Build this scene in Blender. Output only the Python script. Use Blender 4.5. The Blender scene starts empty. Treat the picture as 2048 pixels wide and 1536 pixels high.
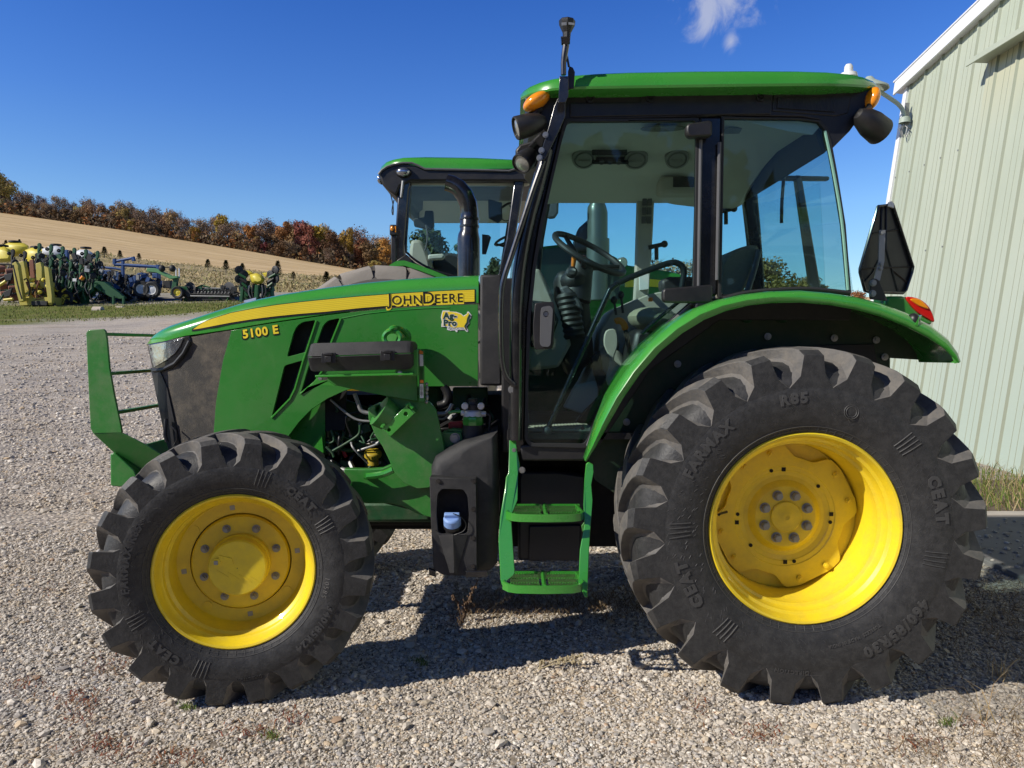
import bpy, bmesh, math, random
import numpy as np
from mathutils import Vector, Matrix
from mathutils.geometry import tessellate_polygon
R_ = math.radians
PI = math.pi
scene = bpy.context.scene
COL = scene.collection
rng = random.Random(7)
nr = np.random.default_rng(11)

# ------------------------------------------------------------------ camera
F, HC, HOR = 1500.0, 1.54, 690.0
PIT = math.atan((768 - HOR) / F)
CPT, SPT = math.cos(PIT), math.sin(PIT)
def S(px, py, Y):
    """the point of the vertical plane at distance Y that is seen at a photograph position"""
    u, v = (px - 1024) / F, (768 - py) / F
    dy = CPT + v * SPT
    t = Y / dy
    return Vector((u * t, Y, HC + t * (v * CPT - SPT)))
cam_d = bpy.data.cameras.new('camera'); cam = bpy.data.objects.new('camera', cam_d); COL.objects.link(cam)
cam.location = (0, 0, HC); cam.rotation_euler = (PI / 2 - PIT, 0, 0)
cam_d.sensor_width = 36; cam_d.lens = F / 2048 * 36; cam_d.clip_end = 3000; cam_d.clip_start = .05
scene.camera = cam
scene.view_settings.view_transform = 'Standard'; scene.view_settings.look = 'None'; scene.view_settings.exposure = 0

# ------------------------------------------------------------------ light
SUN = Vector((.745, .34, -.56)).normalized()
ld = bpy.data.lights.new('sun', 'SUN'); ld.energy = 5.0; ld.angle = R_(.53); ld.color = (1, .94, .84)
lo = bpy.data.objects.new('sun', ld); COL.objects.link(lo)
lo.rotation_euler = SUN.to_track_quat('-Z', 'Y').to_euler(); lo.location = (-20, -10, 20)
w = bpy.data.worlds.new('World'); scene.world = w; w.use_nodes = True
nt = w.node_tree; nt.nodes.clear()
def N(nt, t, **k):
    n = nt.nodes.new(t)
    for a, b in k.items(): setattr(n, a, b)
    return n
def L(nt, a, b): nt.links.new(a, b)
sky = N(nt, 'ShaderNodeTexSky', sky_type='NISHITA', sun_disc=False)
sky.sun_elevation = math.asin(-SUN.z); sky.sun_rotation = math.atan2(-SUN.x, -SUN.y) % (2 * PI)
sky.altitude = 300; sky.air_density = 1.0; sky.dust_density = .2; sky.ozone_density = 3.0
hs = N(nt, 'ShaderNodeHueSaturation'); hs.inputs['Saturation'].default_value = 1.2; hs.inputs['Value'].default_value = 1.0
L(nt, sky.outputs[0], hs.inputs['Color'])
tc = N(nt, 'ShaderNodeTexCoord')
sepd = N(nt, 'ShaderNodeSeparateXYZ'); L(nt, tc.outputs['Generated'], sepd.inputs[0])
er = N(nt, 'ShaderNodeValToRGB'); ee = er.color_ramp.elements          # clearer, deeper blue towards the zenith
while len(ee) < 5: ee.new(.5)
for k_, (p_, c_) in enumerate(((.03, (1.18, 1.25, 1.28, 1)), (.17, (1.28, 1.35, 1.52, 1)), (.287, (.90, 1.10, 1.60, 1)), (.42, (.60, .90, 1.56, 1)), (.62, (.12, .18, .36, 1)))): ee[k_].position = p_; ee[k_].color = c_
L(nt, sepd.outputs['Z'], er.inputs[0])
skm = N(nt, 'ShaderNodeMixRGB', blend_type='MULTIPLY'); skm.inputs['Fac'].default_value = 1; L(nt, hs.outputs[0], skm.inputs['Color1']); L(nt, er.outputs[0], skm.inputs['Color2'])
def cloud_mask(px, py, rad, thr, seed, sx=1.0):
    d = (S(px, py, 10) - Vector((0, 0, HC))).normalized()
    sub = N(nt, 'ShaderNodeVectorMath', operation='SUBTRACT'); L(nt, tc.outputs['Generated'], sub.inputs[0]); sub.inputs[1].default_value = d
    mul = N(nt, 'ShaderNodeVectorMath', operation='MULTIPLY'); L(nt, sub.outputs[0], mul.inputs[0]); mul.inputs[1].default_value = (1 / sx, 1, 1)
    ln = N(nt, 'ShaderNodeVectorMath', operation='LENGTH'); L(nt, mul.outputs[0], ln.inputs[0])
    mr = N(nt, 'ShaderNodeMapRange'); mr.inputs['From Min'].default_value = 0; mr.inputs['From Max'].default_value = rad
    mr.inputs['To Min'].default_value = .36; mr.inputs['To Max'].default_value = -.36; L(nt, ln.outputs['Value'], mr.inputs['Value'])
    nz = N(nt, 'ShaderNodeTexNoise'); nz.inputs['Scale'].default_value = 15; nz.inputs['Detail'].default_value = 9; nz.inputs['Roughness'].default_value = .62; nz.inputs['Distortion'].default_value = .9
    mp = N(nt, 'ShaderNodeMapping'); mp.inputs['Location'].default_value = (seed, 0, 0); mp.inputs['Scale'].default_value = (1.5, 1, .75); L(nt, tc.outputs['Generated'], mp.inputs['Vector']); L(nt, mp.outputs[0], nz.inputs['Vector'])
    ad = N(nt, 'ShaderNodeMath', operation='ADD'); L(nt, mr.outputs[0], ad.inputs[0]); L(nt, nz.outputs[0], ad.inputs[1])
    r2 = N(nt, 'ShaderNodeMapRange', interpolation_type='SMOOTHSTEP'); r2.inputs['From Min'].default_value = thr; r2.inputs['From Max'].default_value = thr + .34; L(nt, ad.outputs[0], r2.inputs['Value'])
    return r2.outputs[0]
m1 = cloud_mask(1430, -2, .098, .55, 3.1, 1.3); m2 = cloud_mask(1462, 84, .050, .52, 9.2, .6)
mx = N(nt, 'ShaderNodeMath', operation='MAXIMUM'); L(nt, m1, mx.inputs[0]); L(nt, m2, mx.inputs[1])
ml = N(nt, 'ShaderNodeMath', operation='MULTIPLY'); ml.inputs[1].default_value = .6; L(nt, mx.outputs[0], ml.inputs[0])
mixc = N(nt, 'ShaderNodeMixRGB'); mixc.inputs['Color2'].default_value = (6.4, 6.6, 7.4, 1); L(nt, ml.outputs[0], mixc.inputs['Fac']); L(nt, skm.outputs[0], mixc.inputs['Color1'])
bg = N(nt, 'ShaderNodeBackground'); bg.inputs['Strength'].default_value = .1; L(nt, mixc.outputs[0], bg.inputs['Color'])
wo = N(nt, 'ShaderNodeOutputWorld'); L(nt, bg.outputs[0], wo.inputs['Surface'])

# ------------------------------------------------------------------ materials
def c3(c): return (c[0], c[1], c[2], 1)
def new_mat(name):
    m = bpy.data.materials.new(name); m.use_nodes = True
    t = m.node_tree; b = t.nodes['Principled BSDF']
    return m, t, b
def pm(name, col, rough=.5, metal=0, coat=0, var=.12, vscale=6, dust=None, bump=None, spec=.5, scratch=0):
    """painted / plastic / metal surface: base colour with slow variation, dust patches and fine bump"""
    m, t, b = new_mat(name)
    tc = N(t, 'ShaderNodeTexCoord'); b.inputs['Metallic'].default_value = metal
    b.inputs['Specular IOR Level'].default_value = spec
    if coat: b.inputs['Coat Weight'].default_value = coat; b.inputs['Coat Roughness'].default_value = .06
    nz = N(t, 'ShaderNodeTexNoise'); nz.inputs['Scale'].default_value = vscale; nz.inputs['Detail'].default_value = 6; nz.inputs['Roughness'].default_value = .65
    L(t, tc.outputs['Object'], nz.inputs['Vector'])
    mix = N(t, 'ShaderNodeMixRGB'); mix.inputs['Color1'].default_value = c3([x * (1 - var) for x in col]); mix.inputs['Color2'].default_value = c3([min(1, x * (1 + var)) for x in col])
    L(t, nz.outputs[0], mix.inputs['Fac']); out = mix.outputs[0]
    rr = N(t, 'ShaderNodeMapRange'); rr.inputs['To Min'].default_value = max(.02, rough - .1); rr.inputs['To Max'].default_value = min(1, rough + .14); L(t, nz.outputs[0], rr.inputs['Value']); ro = rr.outputs[0]
    if dust:
        dc, amt, ds = dust
        n2 = N(t, 'ShaderNodeTexNoise'); n2.inputs['Scale'].default_value = ds; n2.inputs['Detail'].default_value = 10; n2.inputs['Roughness'].default_value = .72
        L(t, tc.outputs['Object'], n2.inputs['Vector'])
        mr = N(t, 'ShaderNodeMapRange'); mr.inputs['From Min'].default_value = .42; mr.inputs['From Max'].default_value = .78; mr.inputs['To Max'].default_value = amt
        L(t, n2.outputs[0], mr.inputs['Value'])
        mx = N(t, 'ShaderNodeMixRGB'); L(t, mr.outputs[0], mx.inputs['Fac']); L(t, out, mx.inputs['Color1']); mx.inputs['Color2'].default_value = c3(dc); out = mx.outputs[0]
        ra = N(t, 'ShaderNodeMixRGB'); L(t, mr.outputs[0], ra.inputs['Fac']); L(t, ro, ra.inputs['Color1']); ra.inputs['Color2'].default_value = (.85, .85, .85, 1); ro = ra.outputs[0]
    if scratch:
        n3 = N(t, 'ShaderNodeTexVoronoi', feature='DISTANCE_TO_EDGE'); n3.inputs['Scale'].default_value = 26
        n4 = N(t, 'ShaderNodeTexNoise'); n4.inputs['Scale'].default_value = 9; n4.inputs['Detail'].default_value = 2
        L(t, tc.outputs['Object'], n4.inputs['Vector']); L(t, n4.outputs['Color'], n3.inputs['Vector'])
        m3 = N(t, 'ShaderNodeMapRange'); m3.inputs['From Min'].default_value = 0; m3.inputs['From Max'].default_value = .012; m3.inputs['To Min'].default_value = scratch; m3.inputs['To Max'].default_value = 0
        L(t, n3.outputs['Distance'], m3.inputs['Value'])
        mx = N(t, 'ShaderNodeMixRGB'); L(t, m3.outputs[0], mx.inputs['Fac']); L(t, out, mx.inputs['Color1']); mx.inputs['Color2'].default_value = c3([min(1, x * 2.2 + .06) for x in col]); out = mx.outputs[0]
    L(t, out, b.inputs['Base Color']); L(t, ro, b.inputs['Roughness'])
    if bump:
        bs, st = bump
        n5 = N(t, 'ShaderNodeTexNoise'); n5.inputs['Scale'].default_value = bs; n5.inputs['Detail'].default_value = 4
        L(t, tc.outputs['Object'], n5.inputs['Vector'])
        bp = N(t, 'ShaderNodeBump'); bp.inputs['Strength'].default_value = st; bp.inputs['Distance'].default_value = .004
        L(t, n5.outputs[0], bp.inputs['Height']); L(t, bp.outputs[0], b.inputs['Normal'])
    return m
def glass_mat(name, tint, refl=1.0, haze=0.0):
    m = bpy.data.materials.new(name); m.use_nodes = True; t = m.node_tree; t.nodes.clear()
    o = N(t, 'ShaderNodeOutputMaterial'); tr = N(t, 'ShaderNodeBsdfTransparent'); tr.inputs['Color'].default_value = c3(tint)
    gl = N(t, 'ShaderNodeBsdfGlossy'); gl.inputs['Roughness'].default_value = .015
    fr = N(t, 'ShaderNodeFresnel'); fr.inputs['IOR'].default_value = 1.5
    mm = N(t, 'ShaderNodeMath', operation='MULTIPLY'); mm.inputs[1].default_value = refl; L(t, fr.outputs[0], mm.inputs[0])
    mx = N(t, 'ShaderNodeMixShader'); L(t, mm.outputs[0], mx.inputs[0]); L(t, tr.outputs[0], mx.inputs[1]); L(t, gl.outputs[0], mx.inputs[2])
    out = mx.outputs[0]
    if haze:
        df = N(t, 'ShaderNodeBsdfDiffuse'); df.inputs['Color'].default_value = (.5, .5, .46, 1)
        tc = N(t, 'ShaderNodeTexCoord'); nz = N(t, 'ShaderNodeTexNoise'); nz.inputs['Scale'].default_value = 3.5; nz.inputs['Detail'].default_value = 8; L(t, tc.outputs['Object'], nz.inputs['Vector'])
        mr = N(t, 'ShaderNodeMapRange'); mr.inputs['From Min'].default_value = .35; mr.inputs['From Max'].default_value = .8; mr.inputs['To Min'].default_value = haze * .3; mr.inputs['To Max'].default_value = haze * 1.8; L(t, nz.outputs[0], mr.inputs['Value'])
        m2 = N(t, 'ShaderNodeMixShader'); L(t, mr.outputs[0], m2.inputs[0]); L(t, out, m2.inputs[1]); L(t, df.outputs[0], m2.inputs[2]); out = m2.outputs[0]
    L(t, out, o.inputs['Surface'])
    return m
DUST = (.27, .22, .16)
M = {}
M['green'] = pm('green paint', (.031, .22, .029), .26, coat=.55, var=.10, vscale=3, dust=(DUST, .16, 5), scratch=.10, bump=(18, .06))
M['green_lit'] = pm('green paint clean lit', (.044, .29, .033), .24, coat=.8, var=.07, vscale=3, dust=(DUST, .08, 4), bump=(10, .04))  # cleaner copy of the green, brightened in colour for the sunlit parts
M['green_matt'] = pm('green bracket paint', (.029, .20, .028), .42, coat=.08, var=.15, vscale=5, dust=(DUST, .35, 9), scratch=.2, bump=(30, .12))
M['green_dark'] = pm('engine green', (.012, .075, .026), .5, var=.3, vscale=12, dust=((.12, .1, .07), .5, 14), bump=(40, .4))
M['yellow'] = pm('wheel yellow', (.86, .635, .022), .34, coat=.25, var=.07, vscale=4, dust=((.30, .21, .07), .45, 8), bump=(24, .07), scratch=.12)
M['yellow_dec'] = pm('decal yellow', (.92, .70, .03), .4, var=.03)
M['yellow_dark'] = pm('decal line yellow', (.76, .56, .02), .4, var=.03)
M['black'] = pm('black plastic', (.012, .012, .0135), .42, var=.3, vscale=8, dust=((.14, .12, .10), .14, 9), bump=(160, .12))
M['black_gloss'] = pm('black paint', (.010, .010, .012), .2, coat=.4, var=.3, dust=((.2, .18, .15), .12, 9), scratch=.12)
M['black_tex'] = pm('grained black plastic', (.018, .018, .0195), .55, var=.25, vscale=9, dust=((.18, .165, .15), .2, 9), bump=(420, .55))
M['rubber_seal'] = pm('rubber seal', (.02, .02, .02), .6, var=.2)
M['grey'] = pm('grey plastic', (.10, .10, .105), .5, var=.15)
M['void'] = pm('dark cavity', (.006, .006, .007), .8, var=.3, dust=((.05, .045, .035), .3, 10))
M['navy'] = pm('dark blue black box', (.008, .011, .02), .4, var=.3)
M['steel'] = pm('zinc steel', (.34, .34, .33), .42, metal=.85, var=.2, vscale=20, dust=(DUST, .3, 22))
M['steel_dull'] = pm('dull steel', (.32, .33, .33), .5, metal=.6, var=.2, vscale=20, dust=(DUST, .4, 22))
M['alu'] = pm('cast aluminium', (.62, .61, .58), .5, metal=.4, var=.15, vscale=20)
M['tyre'] = pm('tyre rubber', (.027, .027, .0275), .5, var=.3, vscale=4, dust=((.14, .135, .128), .32, 24), bump=(90, .4), spec=.4, scratch=.45)
M['tyre_lug'] = pm('tyre lug rubber', (.105, .100, .095), .6, var=.3, vscale=10, dust=((.27, .235, .19), .55, 16), bump=(70, .5), spec=.3)
M['tyre_text'] = pm('raised tyre lettering', (.062, .061, .060), .55, var=.2, spec=.35)
M['chalk'] = pm('chalk', (.30, .28, .26), .9, var=.3, vscale=60)
M['orange_lens'] = pm('amber lens', (.95, .30, .01), .12, coat=.8, var=.15, vscale=30, bump=(30, .3))
M['red_lens'] = pm('red lens', (.62, .015, .012), .12, coat=.8, var=.15)
M['lamp'] = pm('lamp glass', (.34, .34, .31), .2, metal=.35, coat=.9, var=.3, vscale=24, bump=(40, .5))
M['headlight'] = pm('headlight reflector', (.34, .36, .40), .12, metal=.85, coat=1, var=.6, vscale=13, bump=(16, .8))
M['beige'] = pm('cab trim beige', (.44, .40, .33), .6, var=.1, bump=(200, .2))
M['beige_lt'] = pm('headliner', (.58, .56, .49), .75, var=.08, vscale=3, bump=(160, .2))
M['fabric'] = pm('seat fabric', (.30, .275, .19), .85, var=.25, vscale=60, bump=(220, .8))
M['fabric_dk'] = pm('seat fabric dark', (.20, .19, .15), .85, var=.25, vscale=60, bump=(220, .8))
M['dash'] = pm('dash plastic', (.022, .023, .024), .5, var=.2)
M['mat_floor'] = pm('floor mat', (.30, .29, .22), .85, var=.25, vscale=20, bump=(60, .5))
M['vent_grey'] = pm('vent plastic', (.25, .24, .21), .6, var=.1)
M['orange'] = pm('orange plastic', (.80, .22, .02), .4, var=.1)
M['red'] = pm('red plastic', (.40, .02, .02), .5, var=.2)
M['blue_cap'] = pm('blue cap', (.22, .36, .68), .42, var=.1)
M['white'] = pm('white', (.75, .75, .73), .5, var=.06)
M['m_cap'] = pm('oil cap yellow', (.42, .30, .02), .5, var=.1)  # yellow dimmed in the colour, as the cap sits in shade
M['decal_black'] = pm('decal black', (.008, .008, .01), .4, var=.1)
M['decal_green'] = pm('decal green', (.012, .055, .035), .5, var=.1)
M['glass'] = glass_mat('cab glass', (.77, .91, .91), .5, .004)
M['glass_far'] = glass_mat('far cab glass', (.86, .96, .97), .35, .002)
M['grille'] = pm('dusty grille screen', (.050, .046, .040), .75, var=.5, vscale=9, dust=((.32, .26, .18), .8, 4.5), bump=(330, .9))

# ------------------------------------------------------------------ mesh building
class G:
    """collects geometry (world coordinates) that becomes ONE mesh object"""
    def __init__(s): s.bm = bmesh.new(); s.mi = 0
    def face(s, vs):
        try:
            f = s.bm.faces.new(vs); f.material_index = s.mi; return f
        except ValueError: return None
    def ring(s, pts): return [s.bm.verts.new(p) for p in pts]
    def loft(s, rings, closed=True, cap0=True, cap1=True):
        rs = [s.ring(r) for r in rings]; n = len(rs[0])
        for a, b in zip(rs, rs[1:]):
            for i in range(n if closed else n - 1):
                j = (i + 1) % n; s.face((a[i], a[j], b[j], b[i]))
        if closed and cap0: s.face(rs[0][::-1])
        if closed and cap1: s.face(rs[-1])
        return s
    def box(s, c, d, rot=None):
        c = Vector(c); v = []
        for sx in (-1, 1):
            for sy in (-1, 1):
                for sz in (-1, 1):
                    p = Vector((sx * d[0] / 2, sy * d[1] / 2, sz * d[2] / 2))
                    if rot is not None: p = rot @ p
                    v.append(s.bm.verts.new(c + p))
        for q in ((0, 1, 3, 2), (4, 6, 7, 5), (0, 4, 5, 1), (2, 3, 7, 6), (0, 2, 6, 4), (1, 5, 7, 3)): s.face([v[i] for i in q])
        return s
    def tube(s, path, r, n=10, cap=True, squash=None):
        path = [Vector(p) for p in path]; m = len(path)
        rr = r if isinstance(r, (list, tuple)) else [r] * m
        rings = []; up = None
        for i, p in enumerate(path):
            d = (path[min(i + 1, m - 1)] - path[max(i - 1, 0)]).normalized()
            if up is None: up = Vector((0, 0, 1)) if abs(d.z) < .9 else Vector((0, 1, 0))
            a = d.cross(up).normalized(); b = a.cross(d).normalized(); up = b
            q = squash or 1
            rings.append([p + a * rr[i] * math.cos(2 * PI * k / n) + b * rr[i] * q * math.sin(2 * PI * k / n) for k in range(n)])
        return s.loft(rings, True, cap, cap)
    def cyl(s, p0, p1, r0, r1=None, n=16): return s.tube([p0, p1], [r0, r0 if r1 is None else r1], n)
    def lathe(s, prof, c=(0, 0, 0), ax=(0, -1, 0), n=48, close=False):
        """prof: (radius, distance along ax)"""
        ax = Vector(ax).normalized(); t = Vector((0, 0, 1)) if abs(ax.z) < .9 else Vector((1, 0, 0))
        u = ax.cross(t).normalized(); v = ax.cross(u).normalized(); c = Vector(c)
        rs = [s.ring([c + ax * a + (u * math.cos(2 * PI * k / n) + v * math.sin(2 * PI * k / n)) * max(r, 1e-4) for k in range(n)]) for r, a in prof]
        for a, b in zip(rs, rs[1:]):
            for i in range(n):
                j = (i + 1) % n; s.face((a[i], a[j], b[j], b[i]))
        if close:
            s.face(rs[0]); s.face(rs[-1][::-1])
        return s
    def ell(s, c, r, n=14, m=9, rot=None):
        c = Vector(c); rings = []
        for j in range(m + 1):
            ph = -PI / 2 + PI * j / m; cr = max(math.cos(ph), .003)
            rg = []
            for k in range(n):
                p = Vector((r[0] * cr * math.cos(2 * PI * k / n), r[1] * cr * math.sin(2 * PI * k / n), r[2] * math.sin(ph)))
                if rot is not None: p = rot @ p
                rg.append(c + p)
            rings.append(rg)
        return s.loft(rings)
    def prism(s, pts, vec):
        vec = Vector(vec); a = s.ring([Vector(p) for p in pts]); b = s.ring([Vector(p) + vec for p in pts]); n = len(a)
        s.face(a); s.face(b[::-1])
        for i in range(n):
            j = (i + 1) % n; s.face((a[j], a[i], b[i], b[j]))
        return s
    def sheet(s, outer, Y, th, holes=(), cuts=()):
        """flat or curved panel: outline (and holes) given as seen from the front, Y = distance (number or function), th = thickness"""
        Yf = Y if callable(Y) else (lambda a, b: Y)
        b2 = bmesh.new(); loops = [list(outer)] + [list(h) for h in holes]
        allp = [p for l in loops for p in l]
        vs = [b2.verts.new((p[0], 0, p[1])) for p in allp]
        if holes:
            for t in tessellate_polygon([[Vector((p[0], p[1], 0)) for p in l] for l in loops]):
                try: b2.faces.new([vs[i] for i in t])
                except ValueError: pass
            bmesh.ops.dissolve_limit(b2, angle_limit=.01, use_dissolve_boundaries=False, verts=b2.verts[:], edges=b2.edges[:])
        else: b2.faces.new(vs)
        for c in cuts:
            bmesh.ops.bisect_plane(b2, geom=b2.verts[:] + b2.edges[:] + b2.faces[:], plane_co=(c, 0, 0), plane_no=(1, 0, 0))
        cuts_y = ()
        b2.verts.ensure_lookup_table()
        vm = {}; vb = {}
        for v in b2.verts:
            p = S(v.co.x, v.co.z, Yf(v.co.x, v.co.z)); vm[v] = s.bm.verts.new(p); vb[v] = s.bm.verts.new(p + Vector((0, th, 0)))
        for f in b2.faces:
            s.face([vm[v] for v in f.verts]); s.face([vb[v] for v in reversed(f.verts)])
        for e in b2.edges:
            if len(e.link_faces) == 1:
                a, b = e.verts; s.face((vm[a], vm[b], vb[b], vb[a]))
        b2.free(); return s
    def out(s, name, mat, parent=None, bevel=0, ang=32, org=None, seg=2, recalc=True, smooth=True):
        if recalc: bmesh.ops.recalc_face_normals(s.bm, faces=s.bm.faces[:])
        me = bpy.data.meshes.new(name); s.bm.to_mesh(me); s.bm.free()
        ms = mat if isinstance(mat, (list, tuple)) else [mat]
        for m in ms: me.materials.append(M[m] if isinstance(m, str) else m)
        o = bpy.data.objects.new(name, me); COL.objects.link(o)
        og = Vector(org) if org is not None else (Vector(base_of(parent)) if parent else Vector((0, 0, 0)))
        if og.length: me.transform(Matrix.Translation(-og))
        if smooth:
            me.shade_smooth(); me.set_sharp_from_angle(angle=R_(ang))
        if parent: o.parent = parent
        else: o.location = og
        if bevel:
            b = o.modifiers.new('b', 'BEVEL'); b.width = bevel; b.segments = seg; b.limit_method = 'ANGLE'; b.angle_limit = R_(38); b.harden_normals = False
        return o
BASE = {}
def base_of(p):
    while p is not None:
        if p.name in BASE: return BASE[p.name]
        p = p.parent
    return (0, 0, 0)
def tag(o, label=None, cat=None, group=None, kind=None):
    if label: o['label'] = label
    if cat: o['category'] = cat
    if group: o['group'] = group
    if kind: o['kind'] = kind
    return o
def empty(name, loc=(0, 0, 0), label=None, cat=None, group=None, parent=None, world=True):
    o = bpy.data.objects.new(name, None); COL.objects.link(o); o.empty_display_size = .2
    o.location = loc
    if parent: o.parent = parent
    elif world: BASE[o.name] = tuple(loc)
    return tag(o, label, cat, group)
def sm(pts, n=6, closed=False):
    """Catmull-Rom through the points"""
    P = [Vector(p) for p in pts]; m = len(P); o = []
    rg = range(m if closed else m - 1)
    for i in rg:
        p0 = P[(i - 1) % m] if (closed or i > 0) else P[0]; p1 = P[i]; p2 = P[(i + 1) % m]; p3 = P[(i + 2) % m] if (closed or i + 2 < m) else P[-1]
        for k in range(n):
            t = k / n
            o.append(.5 * ((2 * p1) + (p2 - p0) * t + (2 * p0 - 5 * p1 + 4 * p2 - p3) * t * t + (3 * p1 - p0 - 3 * p2 + p3) * t ** 3))
    if not closed: o.append(P[-1])
    return o
def rnd(pts, r=8, n=4):
    """outline with its corners rounded"""
    P = [Vector((p[0], p[1])) for p in pts]; m = len(P); o = []
    for i in range(m):
        a, b, c = P[i - 1], P[i], P[(i + 1) % m]
        k = min(r, (a - b).length * .45, (c - b).length * .45)
        p0 = b + (a - b).normalized() * k; p1 = b + (c - b).normalized() * k
        for j in range(n + 1):
            t = j / n; o.append((1 - t) ** 2 * p0 + 2 * t * (1 - t) * b + t * t * p1)
    return o
def lerp(x, tab):
    if x <= tab[0][0]: return tab[0][1]
    for (a, b), (c, d) in zip(tab, tab[1:]):
        if x <= c: return b + (d - b) * (x - a) / (c - a)
    return tab[-1][1]
def text_mesh(body, size, offset=0.0, extrude=0.0, res=3, spacing=1.0):
    c = bpy.data.curves.new('lettering', 'FONT'); c.body = body; c.size = size; c.offset = offset; c.extrude = extrude; c.resolution_u = res; c.space_character = spacing
    o = bpy.data.objects.new('lettering', c); COL.objects.link(o)
    bpy.context.view_layer.update()
    dg = bpy.context.evaluated_depsgraph_get(); me = o.evaluated_get(dg).to_mesh()
    vs = [v.co.copy() for v in me.vertices]; fs = [tuple(p.vertices) for p in me.polygons]
    o.evaluated_get(dg).to_mesh_clear(); bpy.data.objects.remove(o); bpy.data.curves.remove(c)
    return vs, fs
def add_text(g, body, size, fn, offset=0, extrude=0, res=3, spacing=1.0):
    vs, fs = text_mesh(body, size, offset, extrude, res, spacing)
    bv = [g.bm.verts.new(fn(v)) for v in vs]
    for f in fs: g.face([bv[i] for i in f])
    return max([v.x for v in vs] or [0])
# ================================================================== green tractor in front: wheels
TR = empty('tractor', (0, 4.1, 0), 'green cab tractor with yellow wheels and a black tool case, broadside and nearest', 'tractor')
def tyre_body(prof, mid, n=120):
    g = G(); full = prof + [(r, 2 * mid - y) for r, y in reversed(prof[:-1])]
    rings = [[Vector((r * math.cos(2 * PI * k / n), y, r * math.sin(2 * PI * k / n))) for k in range(n)] for r, y in full]
    g.loft(rings, True, False, False); return g
def add_lugs(g, st, mid, N, hb, ht, ph=0):
    for side in (0, 1):
        for i in range(N):
            t0 = 2 * PI * (i + .5 * side) / N + ph + rng.uniform(-.004, .004); rings = []
            for k, (y, rb, rt, dt, ws) in enumerate(st):
                yy = y if side == 0 else 2 * mid - y
                t = t0 - dt; h = rt - rb; rr = rb - .012
                # six-sided, concave flanks; the leading flank (towards growing angle) flares more at the shoulder
                sec = ((-hb * ws, rr), (-hb * .62 * ws, rb + h * .26), (-ht, rt - .002), (-ht * .93, rt), (ht * .93, rt), (ht, rt - .002), (hb * .64 * ws, rb + h * .28), (hb * ws * 1.2, rr))
                rings.append([Vector((q * math.cos(t + a / q), yy, q * math.sin(t + a / q))) for a, q in sec])
            n0 = len(g.bm.faces); g.loft(rings); g.bm.faces.ensure_lookup_table(); m_ = len(rings) - 2
            g.bm.faces[-1].material_index = 1                                     # the shoulder end is the same rubber as the sidewall
            for q in (2, 3, 4): g.bm.faces[n0 + m_ * 8 + q].material_index = 1
def arc_text(g, body, size, r0, tdeg, yprof, off=.004, spacing=1.0, ext=.0016, flip=False):
    """lettering laid round the sidewall, read clockwise"""
    vs, fs = text_mesh(body, size, off, ext, 2, spacing)
    wd = max(v.x for v in vs); t0 = R_(tdeg) + wd / 2 / r0
    bv = []
    for v in vs:
        r = r0 + v.y; t = t0 - v.x / r0
        bv.append(g.bm.verts.new((r * math.cos(t), yprof(r) - .0020 - v.z, r * math.sin(t))))
    for f in fs: g.face([bv[i] for i in f])
def side_y(prof):
    tab = sorted((r, y) for r, y in prof)
    return lambda r: lerp(r, tab)

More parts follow.
